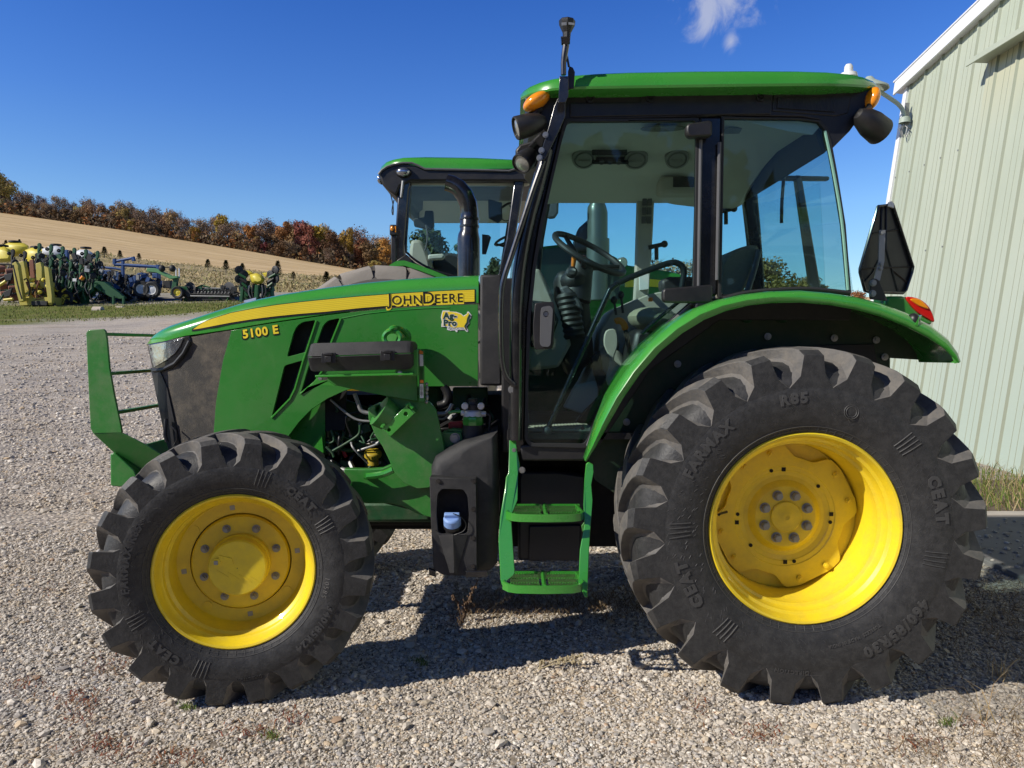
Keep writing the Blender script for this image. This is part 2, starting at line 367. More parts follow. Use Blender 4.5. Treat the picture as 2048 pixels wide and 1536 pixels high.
# ---- rear wheel
RW = S(1611, 1058, 3.16); FWc = S(470, 1144, 3.14)
rprof = [(.400, .016), (.415, -.004), (.44, -.020), (.48, -.034), (.53, -.044), (.58, -.047), (.63, -.040), (.672, -.022), (.70, .004), (.716, .035), (.726, .09), (.731, .15), (.732, .19)]
def rear_wheel(loc):
    wl = empty('rear_wheel', loc, parent=TR, world=False)
    ty = tyre_body(rprof, .19).out('tyre', 'tyre', wl, org=(0, 0, 0), ang=60, recalc=True)
    st = [(.215, .722, .772, -.02, .9), (.17, .725, .777, .055, .95), (.11, .722, .778, .135, 1.0), (.055, .714, .776, .20, 1.05), (.012, .695, .772, .245, 1.25), (-.018, .662, .764, .270, 1.5), (-.0435, .622, .742, .286, 1.38)]
    g = G(); add_lugs(g, st, .19, 21, .060, .042, .06); g.out('tread_lugs', ['tyre_lug', 'tyre'], wl, org=(0, 0, 0), ang=24, bevel=.006)
    g = G(); yp = side_y(rprof)
    arc_text(g, 'FARMAX', .062, .545, 141, yp, .003, 1.25); arc_text(g, 'R85', .062, .545, 98, yp, .003, 1.25)
    for a in (204, 14): arc_text(g, 'CEAT', .066, .535, a, yp, .004, 1.35)
    arc_text(g, '460/85R30', .064, .555, -48, yp, .003, 1.2); arc_text(g, 'DIRECTION', .024, .60, -96, yp, .001, 1.2)
    arc_text(g, 'TUBELESS  MADE IN INDIA', .017, .50, -66, yp, .0005, 1.2)
    for ta, sg in ((228, 1), (182, -1), (40, 1), (-10, -1)):            # the slanted bars beside the maker's name
        for k in range(4):
            t = R_(ta + sg * k * 2.0); pts = []
            for r in (.50, .53, .56, .59): pts.append(((r) * math.cos(t - sg * (r - .5) * .18), yp(r) - .0012, r * math.sin(t - sg * (r - .5) * .18)))
            g.tube(pts, .0028, 5)
    for k in range(72):                                                 # rib lines next to the bead
        t = 2 * PI * k / 72
        g.tube([((.418) * math.cos(t), yp(.418) - .001, .418 * math.sin(t)), (.437 * math.cos(t), yp(.437) - .001, .437 * math.sin(t))], .0014, 4)
    for rr in (.428, .441): g.tube([(rr * math.cos(2 * PI * k / 90), yp(rr) - .0006, rr * math.sin(2 * PI * k / 90)) for k in range(91)], .0016, 4)
    for k in range(5):                                                  # arrows and the round maker's mark
        g.tube([(.62 * math.cos(R_(-104 + k * 4)), yp(.62) - .001, .62 * math.sin(R_(-104 + k * 4))), (.62 * math.cos(R_(-100 + k * 4)), yp(.62) - .001, .62 * math.sin(R_(-100 + k * 4)))], .002, 4)
    ct = Vector((.53 * math.cos(R_(72)), 0, .53 * math.sin(R_(72))))
    for rr in (.030, .022): g.tube([ct + Vector((rr * math.cos(a * PI / 8), yp(.53) - .001, rr * math.sin(a * PI / 8))) for a in range(17)], .0018, 4)
    # short moulded ticks over the sidewall
    for k in range(420):
        r = rng.uniform(.47, .655); t = rng.uniform(0, 2 * PI); d = R_(rng.choice((0.8, 1.2, 1.7)))
        g.tube([(r * math.cos(t), yp(r) - .0004, r * math.sin(t)), ((r - .010) * math.cos(t - d), yp(r - .010) - .0004, (r - .010) * math.sin(t - d))], .0010, 3)
    g.out('sidewall_lettering', 'tyre_text', wl, org=(0, 0, 0), recalc=True)
    g = G(); pr = [(.398, .028), (.413, .014), (.414, -.004), (.408, -.010), (.399, -.006), (.392, .012), (.386, .034), (.374, .046), (.371, .078), (.366, .088), (.354, .096), (.351, .150), (.343, .166), (.338, .30), (.344, .35), (.40, .38)]
    g.lathe([(r, -y) for r, y in pr], n=96); g.lathe([(.338, -.275), (.26, -.277), (.26, -.285), (.338, -.287)], n=64)
    g.out('rim', 'yellow', wl, org=(0, 0, 0), ang=28)
    g = G(); n = 128; rings = []
    pf = [(.066, .232), (.138, .234), (.146, .239), (.166, .257), (.186, .259), (.206, .253), (.211, .249), (.229, .248), (.233, .2445), (.252, .2445), (1, .247), (1, .262)]
    for f, y in pf:
        rg = []
        for k in range(n):
            t = 2 * PI * k / n; r = f
            if f == 1:
                d = abs(((math.degrees(t) - 27 + 45) % 90) - 45)
                r = .328 / max(math.cos(R_(d)), .9) * .985 if d < 20 else .328 / .94 * .985 - (.328 / .94 * .985 - .274) * (.5 - .5 * math.cos(PI * min(1, (d - 20) / 18)))
                r = min(r, .332)
            rg.append(Vector((r * math.cos(t), y + (0 if f != 1 else 0), r * math.sin(t))))
        rings.append(rg)
    g.loft(rings, True, True, False); g.mi = 1
    for r, t, sq in ((.215, 92, 1), (.218, 107, 0), (.215, 2, 1), (.213, -8, 0), (.215, -88, 1), (.217, -77, 0), (.22, 188, 1), (.215, 178, 0), (.205, 42, 0), (.205, 222, 0)):
        c = Vector((r * math.cos(R_(t)), .2475, r * math.sin(R_(t)))); h = .009
        if sq: g.box(c, (2 * h, .003, 2 * h))
        else: g.cyl(c + Vector((0, .002, 0)), c - Vector((0, .0012, 0)), h * .95, n=14)
    g.out('wheel_disc', ['yellow', 'void'], wl, org=(0, 0, 0), ang=16)
    g = G(); g.lathe([(.071, -.236), (.071, -.226), (.066, -.222), (.030, -.221), (.020, -.217), (.012, -.216), (.012, -.219), (0.003, -.2185)], n=40)
    g.out('hub_plate', 'yellow', wl, org=(0, 0, 0), ang=25)
    for k in range(8):
        t = R_(22 + 45 * k); c = Vector((.104 * math.cos(t), .236, .104 * math.sin(t)))
        g = G(); g.cyl(c + Vector((0, .002, 0)), c - Vector((0, .006, 0)), .024, n=18); g.cyl(c, c - Vector((0, .032, 0)), .0185, .0175, 6); g.cyl(c - Vector((0, .03, 0)), c - Vector((0, .035, 0)), .013, n=12)
        g.out('wheel_nut', 'steel_dull', wl, org=(0, 0, 0))
    for k in range(4):
        for d in (-13, 13):
            t = R_(27 + 90 * k + d); c = Vector((.297 * math.cos(t), .253, .297 * math.sin(t)))
            g = G(); g.cyl(c, c - Vector((0, .006, 0)), .021, n=18); g.cyl(c, c - Vector((0, .020, 0)), .0145, .0135, 6); g.cyl(c, c - Vector((0, .030, 0)), .007, n=10)
            g.out('rim_bolt', 'yellow', wl, org=(0, 0, 0))
    g = G(); t = R_(172); c = Vector((.36 * math.cos(t), .05, .36 * math.sin(t))); g.tube([c, c + Vector((.012, .02, 0)), c + Vector((.05, .055, .0))], .006, 8); g.out('valve_stem', 'black', wl, org=(0, 0, 0))
    return wl
fprof = [(.322, .014), (.335, -.004), (.36, -.020), (.40, -.034), (.44, -.038), (.475, -.030), (.505, -.012), (.525, .012), (.537, .045), (.545, .09), (.547, .14)]
FM = .14
def front_wheel(loc, steer):
    wl = empty('front_wheel', loc, parent=TR, world=False); wl.rotation_euler.z = R_(steer)
    tyre_body(fprof, FM, 110).out('tyre', 'tyre', wl, org=(0, 0, 0), ang=60)
    st = [(.165, .532, .580, -.03, .9), (.125, .534, .584, .045, .95), (.08, .531, .585, .12, 1.0), (.04, .523, .584, .18, 1.05), (.006, .504, .581, .222, 1.25), (-.016, .480, .574, .25, 1.45), (-.0345, .453, .556, .265, 1.32)]
    g = G(); add_lugs(g, st, FM, 20, .051, .035, .10); g.out('tread_lugs', ['tyre_lug', 'tyre'], wl, org=(0, 0, 0), ang=24, bevel=.005)
    g = G(); yp = side_y(fprof)
    arc_text(g, 'FARMAX R85', .040, .412, 168, yp, .002, 1.3); arc_text(g, 'CEAT', .046, .405, 48, yp, .003, 1.35); arc_text(g, 'CEAT', .046, .405, 228, yp, .003, 1.35)
    arc_text(g, '340/85R24', .042, .415, -38, yp, .002, 1.25); arc_text(g, 'DIRECTION', .017, .45, -83, yp, .0005, 1.2)
    for ta, sg in ((70, 1), (30, -1), (248, 1), (207, -1)):
        for k in range(4):
            t = R_(ta + sg * k * 2.2); g.tube([(r * math.cos(t - sg * (r - .39) * .2), yp(r) - .001, r * math.sin(t - sg * (r - .39) * .2)) for r in (.385, .41, .435, .455)], .0022, 5)
    for k in range(60):
        t = 2 * PI * k / 60; g.tube([(.340 * math.cos(t), yp(.340) - .001, .340 * math.sin(t)), (.356 * math.cos(t), yp(.356) - .001, .356 * math.sin(t))], .0012, 4)
    for rr in (.348, .362): g.tube([(rr * math.cos(2 * PI * k / 80), yp(rr) - .0006, rr * math.sin(2 * PI * k / 80)) for k in range(81)], .0014, 4)
    for k in range(260):
        r = rng.uniform(.37, .475); t = rng.uniform(0, 2 * PI); d = R_(rng.choice((1., 1.5, 2.)))
        g.tube([(r * math.cos(t), yp(r) - .0004, r * math.sin(t)), ((r - .009) * math.cos(t - d), yp(r - .009) - .0004, (r - .009) * math.sin(t - d))], .0009, 3)
    g.out('sidewall_lettering', 'tyre_text', wl, org=(0, 0, 0))
    g = G(); arc_text(g, '10585', .030, .375, -12, lambda r: yp(r) - .0012, -.001, 1.25, .0004); g.out('chalk_number', 'chalk', wl, org=(0, 0, 0))
    g = G(); pr = [(.322, .026), (.333, .012), (.334, -.004), (.328, -.009), (.320, -.005), (.313, .012), (.309, .03), (.299, .042), (.296, .066), (.284, .078), (.279, .150), (.271, .166), (.216, .170), (.216, .178), (.268, .18), (.29, .26), (.322, .27)]
    g.lathe([(r, -y) for r, y in pr], n=90); g.out('rim', 'yellow', wl, org=(0, 0, 0), ang=28)
    g = G(); g.lathe([(.245, -.20), (.002, -.205)], n=40); g.out('axle_housing', 'void', wl, org=(0, 0, 0))
    g = G(); g.lathe([(.212, -.192), (.210, -.160), (.203, -.150), (.170, -.146), (.132, -.144), (.130, -.118), (.124, -.112), (.122, -.062), (.116, -.055), (.060, -.0545), (.002, -.0545)], n=64)
    for k in range(4): g.box((-.06 + .045 * k, .0545, -.02 - .012 * k), (.06, .003, .003), Matrix.Rotation(R_(35), 3, 'Y'))
    g.prism([(-.075, .0545, .062), (-.02, .0545, .045), (-.015, .0545, .022), (-.07, .0545, .038)], (0, -.004, 0))
    g.cyl((-.085, .056, .030), (-.085, .049, .030), .019, n=16)
    g.out('wheel_hub', 'yellow', wl, org=(0, 0, 0), ang=25)
    g = G(); g.box((-.085, .0485, .030), (.016, .006, .016)); g.out('drain_plug', 'steel_dull', wl, org=(0, 0, 0))
    for k in range(8):
        t = R_(20 + 45 * k); c = Vector((.163 * math.cos(t), .146, .163 * math.sin(t)))
        g = G(); g.cyl(c, c - Vector((0, .005, 0)), .018, n=16); g.cyl(c, c - Vector((0, .020, 0)), .0135, .0125, 6); g.cyl(c, c - Vector((0, .030, 0)), .008, n=10); g.out('wheel_nut', 'steel_dull', wl, org=(0, 0, 0))
    for k in range(8):
        t = R_(8 + 45 * k); c = Vector((.244 * math.cos(t), .169, .244 * math.sin(t)))
        g = G()
        if k % 2: g.cyl(c, c - Vector((0, .004, 0)), .021, n=18); nm = 'rim_boss'; mt = 'yellow'
        else: g.box(c, (.021, .005, .021), Matrix.Rotation(-t, 3, 'Y')); nm = 'square_bolt'; mt = 'steel'
        g.out(nm, mt, wl, org=(0, 0, 0))
    return wl
def mirror_copy(src, loc, steer=0):
    """the wheel of the far side: the same meshes, mirrored"""
    c = src.copy(); COL.objects.link(c); c.parent = TR; c.location = loc; c.scale = (1, -1, 1); c.rotation_euler.z = R_(steer)
    for ch in src.children:
        if ch.name.split('.')[0] in ('tyre', 'tread_lugs', 'rim', 'wheel_disc', 'axle_housing', 'wheel_hub'):
            k = ch.copy(); COL.objects.link(k); k.parent = c
    return c
TB = Vector((0, 4.1, 0)); YC = 4.12
rw = rear_wheel(RW - TB)
mirror_copy(rw, Vector((RW.x, 2 * YC - RW.y, RW.z)) - TB)
fw = front_wheel(FWc - TB, 11)
mirror_copy(fw, Vector((FWc.x - .16, 2 * YC - FWc.y + .03, FWc.z)) - TB, 11)
# ================================================================== hood, grille, guard
YS_TAB = [(290, 3.99), (296, 3.93), (303, 3.885), (315, 3.845), (335, 3.81), (370, 3.785), (430, 3.765), (520, 3.755), (960, 3.75)]
def YS(px, py=0): return lerp(px, YS_TAB)
def Yoff(d): return lambda a, b: YS(a) + d
TOP = [(294, 686), (299, 673), (306, 664), (316, 657), (331, 650), (350, 644), (370, 638), (420, 622), (467, 608.5), (511, 597.5), (560, 588), (650, 574.5), (720, 566), (800, 558.5), (880, 553.5), (957, 551)]
SH = [(294, 688), (299, 683), (306, 678), (316, 674), (331, 670), (350, 665), (370, 660), (420, 646), (467, 633), (511, 622), (560, 612), (650, 599), (720, 592), (800, 586), (880, 581), (957, 578)]
SEAM = [(294, 690), (299, 689), (306, 688), (316, 686), (331, 683.5), (350, 678), (370, 673), (420, 666), (467, 659), (511, 651), (560, 643), (650, 630), (720, 621.5), (800, 614.5), (880, 610), (957, 607.5)]
g = G(); rings = []
for px, yt in TOP:
    ys = YS(px); b = S(px, lerp(px, SEAM), ys); a = S(px, lerp(px, SH), ys); w_ = min(.10, (YC - ys) * .5)
    t = S(px, yt, ys + w_); X = b.x; near = [Vector((X, ys + .012, b.z)), Vector((X, ys, b.z + .004)), Vector((X, ys, a.z))]
    for k in range(1, 7):
        q = PI / 2 * k / 6; near.append(Vector((X, ys + w_ * (1 - math.cos(q)), a.z + (t.z - a.z) * math.sin(q))))
    near.append(Vector((X, (ys + w_ + YC) / 2, t.z + .006)))
    rings.append(near + [Vector((X, YC, t.z + .010))] + [Vector((X, 2 * YC - p.y, p.z)) for p in reversed(near)])
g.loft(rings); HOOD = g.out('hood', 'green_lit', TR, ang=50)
# decal stripe: alternating yellow lines on the hood's shoulder
UP = [(386, 659), (400, 648.5), (418, 639.5), (462, 626), (510, 617), (550, 610.5), (600, 604.5), (650, 599.5), (720, 593), (800, 587), (880, 582.5), (949, 579.5)]
LO = [(386, 659), (400, 657), (418, 653.5), (462, 645), (510, 637.5), (550, 632.5), (600, 627.5), (650, 623.5), (720, 616), (800, 609.5), (880, 605.5), (949, 603)]
def stripe(dlo, dup, dy, rows, mats, name, x0=386, x1=949, par=None):
    g = G(); xs = [x0 + (x1 - x0) * k / 60 for k in range(61)]; grid = []
    for r in range(rows + 1):
        f = r / rows; grid.append([g.bm.verts.new(S(x, lerp(x, LO) + dlo + (lerp(x, UP) - dup - lerp(x, LO) - dlo) * f, YS(x) - dy)) for x in xs])
    for r in range(rows):
        g.mi = (r % 2) if len(mats) > 1 else 0
        for k in range(60): g.face((grid[r][k], grid[r][k + 1], grid[r + 1][k + 1], grid[r + 1][k]))
    return g.out(name, mats, par or HOOD, org=TB, recalc=True)
stripe(4.0, 1.2, .0016, 1, ['decal_black'], 'stripe_border', 384, 951)
stripe(0, 0, .0030, 13, ['yellow_dec', 'yellow_dark'], 'hood_stripe')
def line_text(gm, parts, x0, y0, x1, y1, Y, z=0, off=0, small=.80):
    """lettering along a base line; parts = [(text, relative size)]"""
    widths = []; ms = []
    for t, s_ in parts:
        vs, fs = text_mesh(t, s_, off, 0, 4, 1.13 if len(t) > 1 else 1.06); ms.append((vs, fs)); widths.append((min(v.x for v in vs), max(v.x for v in vs)))
    gap = .09; tot = sum(b - a for a, b in widths) + gap * (len(parts) - 1); sc = math.hypot(x1 - x0, y1 - y0) / tot
    ux, uy = (x1 - x0) / math.hypot(x1 - x0, y1 - y0), (y1 - y0) / math.hypot(x1 - x0, y1 - y0); cx = 0
    for (vs, fs), (a, b) in zip(ms, widths):
        bv = []
        for v in vs:
            p = (v.x - a + cx) * sc; q = v.y * sc
            px, py = x0 + ux * p + uy * q, y0 + uy * p - q
            bv.append(gm.bm.verts.new(S(px, py, (Y(px, py) if callable(Y) else Y) - z)))
        for f in fs: gm.face([bv[i] for i in f])
        cx += b - a + gap
JD = [('J', 1.0), ('OHN', .80), (' ', .2), ('D', 1.0), ('EERE', .80)]
JD = [('J', 1.06), ('OHN', .80), ('D', 1.04), ('EERE', .80)]
g = G(); line_text(g, JD, 771.5, 611.8, 928, 605.6, YS, .0042, .075); g.out('maker_name_outline', 'yellow_dec', HOOD, org=TB, recalc=True)
g = G(); line_text(g, JD, 773.5, 609.6, 926, 603.8, YS, .0056, .004); g.out('maker_name', 'decal_black', HOOD, org=TB, recalc=True)

# side panel with the louvre openings
V1a = [(632, 640), (605, 644), (594, 652), (587, 666), (574, 714), (612, 704)]
V1b = [(569, 731), (607, 720), (590, 778), (581, 797), (543, 835)]
V2 = [(681, 636), (656, 641), (646, 651), (617, 733), (601, 787), (630, 763), (648, 737), (663, 684)]
SP = [(463, 661)] + [(x, lerp(x, SEAM) + 1.2) for x in (511, 560, 600, 650, 720, 800, 880, 956)] + [(956, 772), (720, 774), (690, 781), (655, 797), (622, 819), (597, 845), (577, 872), (562, 897), (425, 897), (428, 858), (432, 804), (446, 721)]
g = G(); g.sheet(SP, Yoff(-.002), .018, holes=[rnd(V1a, 5, 3), rnd(V1b, 5, 3), rnd(V2, 5, 3)], cuts=(480, 520))
PANEL = g.out('side_panel', 'green', TR, bevel=.004, ang=25)
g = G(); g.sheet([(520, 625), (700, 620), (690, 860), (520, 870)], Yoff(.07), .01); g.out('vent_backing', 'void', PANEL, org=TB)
for q in ([(634, 655), (617, 675), (606, 706), (618, 703), (640, 640)], [(606, 735), (597, 740), (578, 795), (590, 780)], [(690, 640), (668, 690), (650, 740), (672, 700)]):
    g = G(); g.sheet(q, Yoff(.045), .02); g.out('vent_duct', 'black_tex', PANEL, org=TB)
def bar_frame(pts, w_, name, par, Y, mt, n=6):
    g = G(); g.tube([S(p[0], p[1], Y(p[0], 0) if callable(Y) else Y) for p in pts], w_, n); return g.out(name, mt, par, org=TB)
bar_frame([(633, 641), (612, 705), (607, 720), (590, 778), (580, 798), (543, 836)], .0055, 'vent_edge', PANEL, Yoff(-.004), 'green_lit')
bar_frame([(682, 637), (663, 684), (648, 737), (630, 764), (601, 788)], .0055, 'vent_edge', PANEL, Yoff(-.004), 'green_lit')
bar_frame([(684, 637), (730, 628), (790, 621), (850, 617), (900, 615)], .0045, 'panel_crease', PANEL, Yoff(.000), 'green')
# inner wall seen through the wheel arch
g = G(); g.sheet([(560, 905), (577, 872), (600, 840), (650, 797), (650, 905)], 3.82, .02); g.out('arch_liner', 'green', TR)
g = G(); g.sheet([(612, 905), (643, 868), (647, 905)], 3.80, .01); g.out('arch_gusset', 'green_lit', TR)
g = G(); line_text(g, [('5100 E', 1)], 484.5, 678.5, 559, 667.5, YS, .0042, .07); g.out('model_number_outline', 'decal_black', PANEL, org=TB)
g = G(); line_text(g, [('5100 E', 1)], 486.5, 676.5, 557.5, 666, YS, .0056, .035); g.out('model_number', 'yellow_dec', PANEL, org=TB)
# dealer sticker: map outline with lettering
def sticker_poly(pts, z, mt, name, par):
    g = G(); g.sheet([(860 + a * 100 / 1920, 600 + b * 80 / 1536) for a, b in pts], Yoff(-z), .0008); return g.out(name, mt, par, org=TB)
MAP = [(480, 400), (745, 405), (760, 440), (1010, 455), (1200, 520), (1290, 600), (1420, 520), (1420, 455), (1490, 440), (1545, 520), (1600, 590), (1560, 640), (1580, 690), (1500, 760), (1490, 840), (1515, 890), (1400, 1030), (1465, 1160), (1460, 1220), (1410, 1220), (1330, 1150), (1060, 1150), (1050, 1225), (1010, 1230), (940, 1160), (790, 1180), (650, 1140), (670, 1040), (430, 1030), (440, 900), (460, 860), (415, 660), (430, 580)]
st_ = sticker_poly(MAP, .0045, 'white', 'dealer_sticker', PANEL)
EAST = [(1500, 545), (1545, 560), (1540, 620), (1500, 720), (1470, 760), (1470, 880), (1375, 1010), (1420, 1190), (1380, 1150), (1310, 1010), (1400, 860), (1420, 700)]
MAPI = [(505, 440), (730, 445), (1000, 485), (1190, 545), (1290, 640), (1430, 540), (1450, 480), (1490, 500), (1480, 600), (1420, 700), (1400, 850), (1310, 1000), (1370, 1130), (1300, 1050), (1130, 1050), (930, 1060), (800, 1030), (600, 990), (470, 990), (490, 900), (460, 700), (470, 560)]
sticker_poly(MAPI, .0056, 'yellow_dec', 'sticker_map', PANEL); sticker_poly(EAST, .0066, 'decal_green', 'sticker_shade', PANEL)
g = G(); k = 100 / 1920
line_text(g, [('Ag-', 1)], 860 + 470 * k, 600 + 720 * k, 860 + 1050 * k, 600 + 720 * k, YS, .0064, .10); line_text(g, [('Pro', 1)], 860 + 490 * k, 600 + 995 * k, 860 + 1050 * k, 600 + 1000 * k, YS, .0064, .10)
g.out('sticker_lettering_outline', 'white', PANEL, org=TB)
g = G()
line_text(g, [('Ag-', 1)], 860 + 490 * k, 600 + 710 * k, 860 + 1020 * k, 600 + 710 * k, YS, .0074, .045); line_text(g, [('Pro', 1)], 860 + 520 * k, 600 + 980 * k, 860 + 1020 * k, 600 + 985 * k, YS, .0074, .045)
line_text(g, [('AgProCo.com', 1)], 860 + 700 * k, 600 + 1120 * k, 860 + 1310 * k, 600 + 1120 * k, YS, .0074, .01)
g.out('sticker_lettering', 'decal_green', PANEL, org=TB)

# grille and headlight
GR = [(309, 744), (340, 739), (362, 722), (377, 693), (381, 674), (463, 660), (446, 721), (432, 804), (428, 858), (427, 905), (352, 905), (345, 880), (332, 824), (321, 775)]
g = G(); g.sheet(GR, Yoff(.004), .012, cuts=(315, 325, 335, 350, 370, 400, 430)); g.out('grille_screen', 'grille', TR, ang=40)
g = G(); g.sheet([(300, 735), (320, 742), (334, 775), (345, 824), (357, 880), (360, 905), (338, 905), (328, 870), (318, 820), (306, 760)], Yoff(-.006), .016, cuts=(310, 320, 330)); g.out('grille_edge', 'black', TR, bevel=.003)
g = G(); g.sheet([(294, 689), (379, 671), (382, 690), (366, 717), (344, 737), (316, 745), (306, 744)], Yoff(-.004), .02, cuts=(300, 306, 315, 325, 340, 360)); BZ = g.out('headlight', 'black_gloss', TR, bevel=.004)
g = G(); g.sheet([(296, 690), (366, 677.5), (360, 692), (350, 706), (333, 720), (308, 735), (302, 716)], Yoff(-.010), .008, cuts=(300, 306, 315, 325, 340, 352)); g.out('lens', 'headlight', BZ, org=TB, bevel=.002)
bar_frame([(380, 682), (368, 706), (350, 727), (326, 739), (308, 741)], .011, 'bezel_rim', BZ, Yoff(-.006), 'black', 8)
# dark core behind the grille and its front face
g = G(); X0, X1 = S(312, 700, 3.86).x, S(470, 700, 3.8).x
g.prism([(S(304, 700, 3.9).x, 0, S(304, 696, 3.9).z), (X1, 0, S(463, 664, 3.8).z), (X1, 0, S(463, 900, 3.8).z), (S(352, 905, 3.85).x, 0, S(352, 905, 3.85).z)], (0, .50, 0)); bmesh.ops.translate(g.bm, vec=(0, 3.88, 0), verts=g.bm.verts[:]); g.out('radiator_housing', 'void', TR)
g = G(); g.tube([S(332, 838, 3.78), S(330, 870, 3.77), S(334, 884, 3.77)], .010, 8); g.tube([S(340, 850, 3.77), S(352, 862, 3.76), S(354, 880, 3.76), S(348, 890, 3.77)], .004, 6); g.out('hood_latch', 'black', TR)

# front guard
YG = lambda a, b: 3.70 + max(0, b - 860) * .0016
PL = [(172, 666), (176, 660), (207, 658), (211, 662), (214, 678), (219, 735), (228, 787), (242, 853), (250, 861), (292, 890), (335, 916), (352, 960), (318, 960), (268, 940), (228, 905), (188, 868), (181, 857), (177, 780)]
def guard(dy, name):
    g = G(); b2 = [(a, b) for a, b in PL]
    up = [p for p in b2 if p[1] <= 868] ; 
    g.sheet([(172, 666), (176, 660), (207, 658), (211, 662), (214, 678), (219, 735), (228, 787), (242, 853), (244, 866), (186, 867), (181, 857), (177, 780)], 3.70, .014)
    g.sheet([(186, 867), (244, 866), (292, 890), (335, 916), (352, 962), (318, 960), (268, 940), (228, 906)], lambda a, b: 3.70 + max(0, b - 866) * .0012 + .001, .014)
    bmesh.ops.translate(g.bm, vec=(0, dy, 0), verts=g.bm.verts[:]); return g.out(name, 'green_matt', TR, bevel=.003)
guard(0, 'guard_plate'); guard(.78, 'guard_plate')
for (px, py) in ((211, 666), (221, 745), (236, 823)):
    p = S(px, py, 3.70); g = G(); g.box((p.x - .012, 3.70 + .40, p.z - .006), (.030, .786, .016)); g.out('guard_bar', 'green_matt', TR, bevel=.003)
    g = G(); g.box((p.x + .05, 3.70 + .788, p.z - .006), (.16, .02, .018)); g.out('guard_bracket', 'green_matt', TR, bevel=.003)
g = G(); p0 = S(221, 906, 3.74); g.sheet([(220, 908), (228, 905), (268, 940), (280, 968), (240, 974), (221, 972)], 3.735, .72); g.out('front_weight_bracket', 'green_matt', TR, bevel=.006)
# bulkhead and exhaust
g = G(); p = [S(*q, 3.73) for q in ((960, 549), (1004, 549), (1004, 772), (960, 771))]; g.prism(p, (0, .78, 0)); g.out('bulkhead', 'black_tex', TR, bevel=.012)
g = G(); YE = 4.5
def E(px, py): return S(px, py, YE)
cl = [E(937.5, 600), E(937.5, 478), E(937.5, 470), E(938.5, 462), E(939, 440), E(939, 438), E(939, 425), E(936.5, 408), E(929, 390), E(917, 376), E(904, 368), E(893, 365)]
k = YE / 1500; rad = [22.5 * k, 22.5 * k, 21 * k, 18.5 * k, 18.5 * k, 17.5 * k, 17.5 * k, 17.5 * k, 17.5 * k, 17 * k, 16.5 * k, 16 * k]
g.tube(cl, rad, 24)
for y_ in (440, 455): g.tube([E(939, y_), E(939, y_ - 4)], 19.6 * k, 24)
g.out('exhaust_pipe', 'black_gloss', TR, ang=45)
# ================================================================== loader bracket, tool case, engine bay, tank, steps
def plate(pts, Y, th, name, mt, par=None, bevel=.003, holes=(), cuts=(), ang=32):
    g = G(); g.sheet(pts, Y, th, holes, cuts); return g.out(name, mt, par or TR, bevel=bevel, org=TB, ang=ang)
def bolt(px, py, Y, r, mt='steel_dull', name='bolt', par=None, hexa=True):
    c = S(px, py, Y); g = G(); g.cyl(c + Vector((0, .002, 0)), c - Vector((0, .004, 0)), r * 1.25, n=16); g.cyl(c, c - Vector((0, r * .8, 0)), r, r * .93, 6 if hexa else 14)
    return g.out(name, mt, par or TR, org=TB)
def circ(cx, cy, r, n=16, sx=1): return [(cx + r * sx * math.cos(2 * PI * k / n), cy + r * math.sin(2 * PI * k / n)) for k in range(n)]
# engine bay
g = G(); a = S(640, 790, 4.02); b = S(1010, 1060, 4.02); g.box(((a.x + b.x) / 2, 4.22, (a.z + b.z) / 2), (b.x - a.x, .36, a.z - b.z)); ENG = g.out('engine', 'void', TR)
plate([(652, 812), (690, 800), (735, 815), (735, 880), (700, 912), (655, 905)], 3.95, .05, 'engine_block', 'green_dark', ENG, .012)
plate([(664, 900), (735, 892), (790, 915), (790, 945), (655, 945)], 3.90, .1, 'oil_pan', 'green_dark', ENG, .012)
plate([(820, 770), (885, 770), (880, 812), (850, 822)], 3.90, .1, 'cylinder_head', 'green_dark', ENG, .02)
plate([(905, 775), (975, 775), (975, 818), (905, 818)], 3.92, .06, 'pump_cover', 'green_dark', ENG, .008)
def pipe(pts, Y, r, name, mt, par=None, n=8, smooth=4):
    pt = [S(p[0], p[1], (p[2] if len(p) > 2 else Y)) for p in pts]
    g = G(); g.tube(sm(pt, smooth) if smooth else pt, r, n); return g.out(name, mt, par or TR, org=TB, ang=60)
pipe([(661, 799), (690, 824), (716, 840), (750, 843)], 3.80, .0065, 'steel_line', 'steel_dull', ENG)
pipe([(709, 787), (716, 806), (724, 822), (745, 827), (790, 827)], 3.80, .011, 'steel_line', 'steel_dull', ENG)
pipe([(872, 828), (890, 827), (900, 818), (905, 808)], 3.72, .012, 'steel_line', 'steel', ENG)
pipe([(872, 836), (888, 838), (900, 826)], 3.74, .006, 'steel_line', 'steel_dull', ENG)
pipe([(888, 772), (896, 790), (892, 806), (876, 812)], 3.76, .022, 'hose', 'black', ENG)
pipe([(720, 850), (718, 868), (700, 882), (664, 903)], 3.82, .007, 'hose', 'green_dark', ENG)
pipe([(662, 860), (668, 880), (660, 886), (652, 884)], 3.82, .006, 'hose', 'green_dark', ENG)
pipe([(748, 872), (736, 884), (722, 884)], 3.82, .007, 'hose', 'black', ENG)
pipe([(652, 893), (664, 905), (668, 914)], 3.78, .007, 'hose', 'green_dark', ENG)
pipe([(655, 815), (668, 815), (690, 832)], 3.84, .006, 'hose', 'steel_dull', ENG)
g = G(); c = S(746, 912, 3.86)
g.lathe([(.045, 0), (.045, .02), (.038, .028), (.002, .03)], c, (0, -.35, 1), 10); g.cyl(c - Vector((0, 0, .05)), c, .028, n=14); g.out('oil_cap', 'm_cap', ENG, org=TB, bevel=.003)
g = G(); c = S(688, 905, 3.86); g.box(c, (.016, .016, .055), Matrix.Rotation(R_(-25), 3, 'Y')); g.out('dipstick_handle', 'red', ENG, org=TB, bevel=.003)
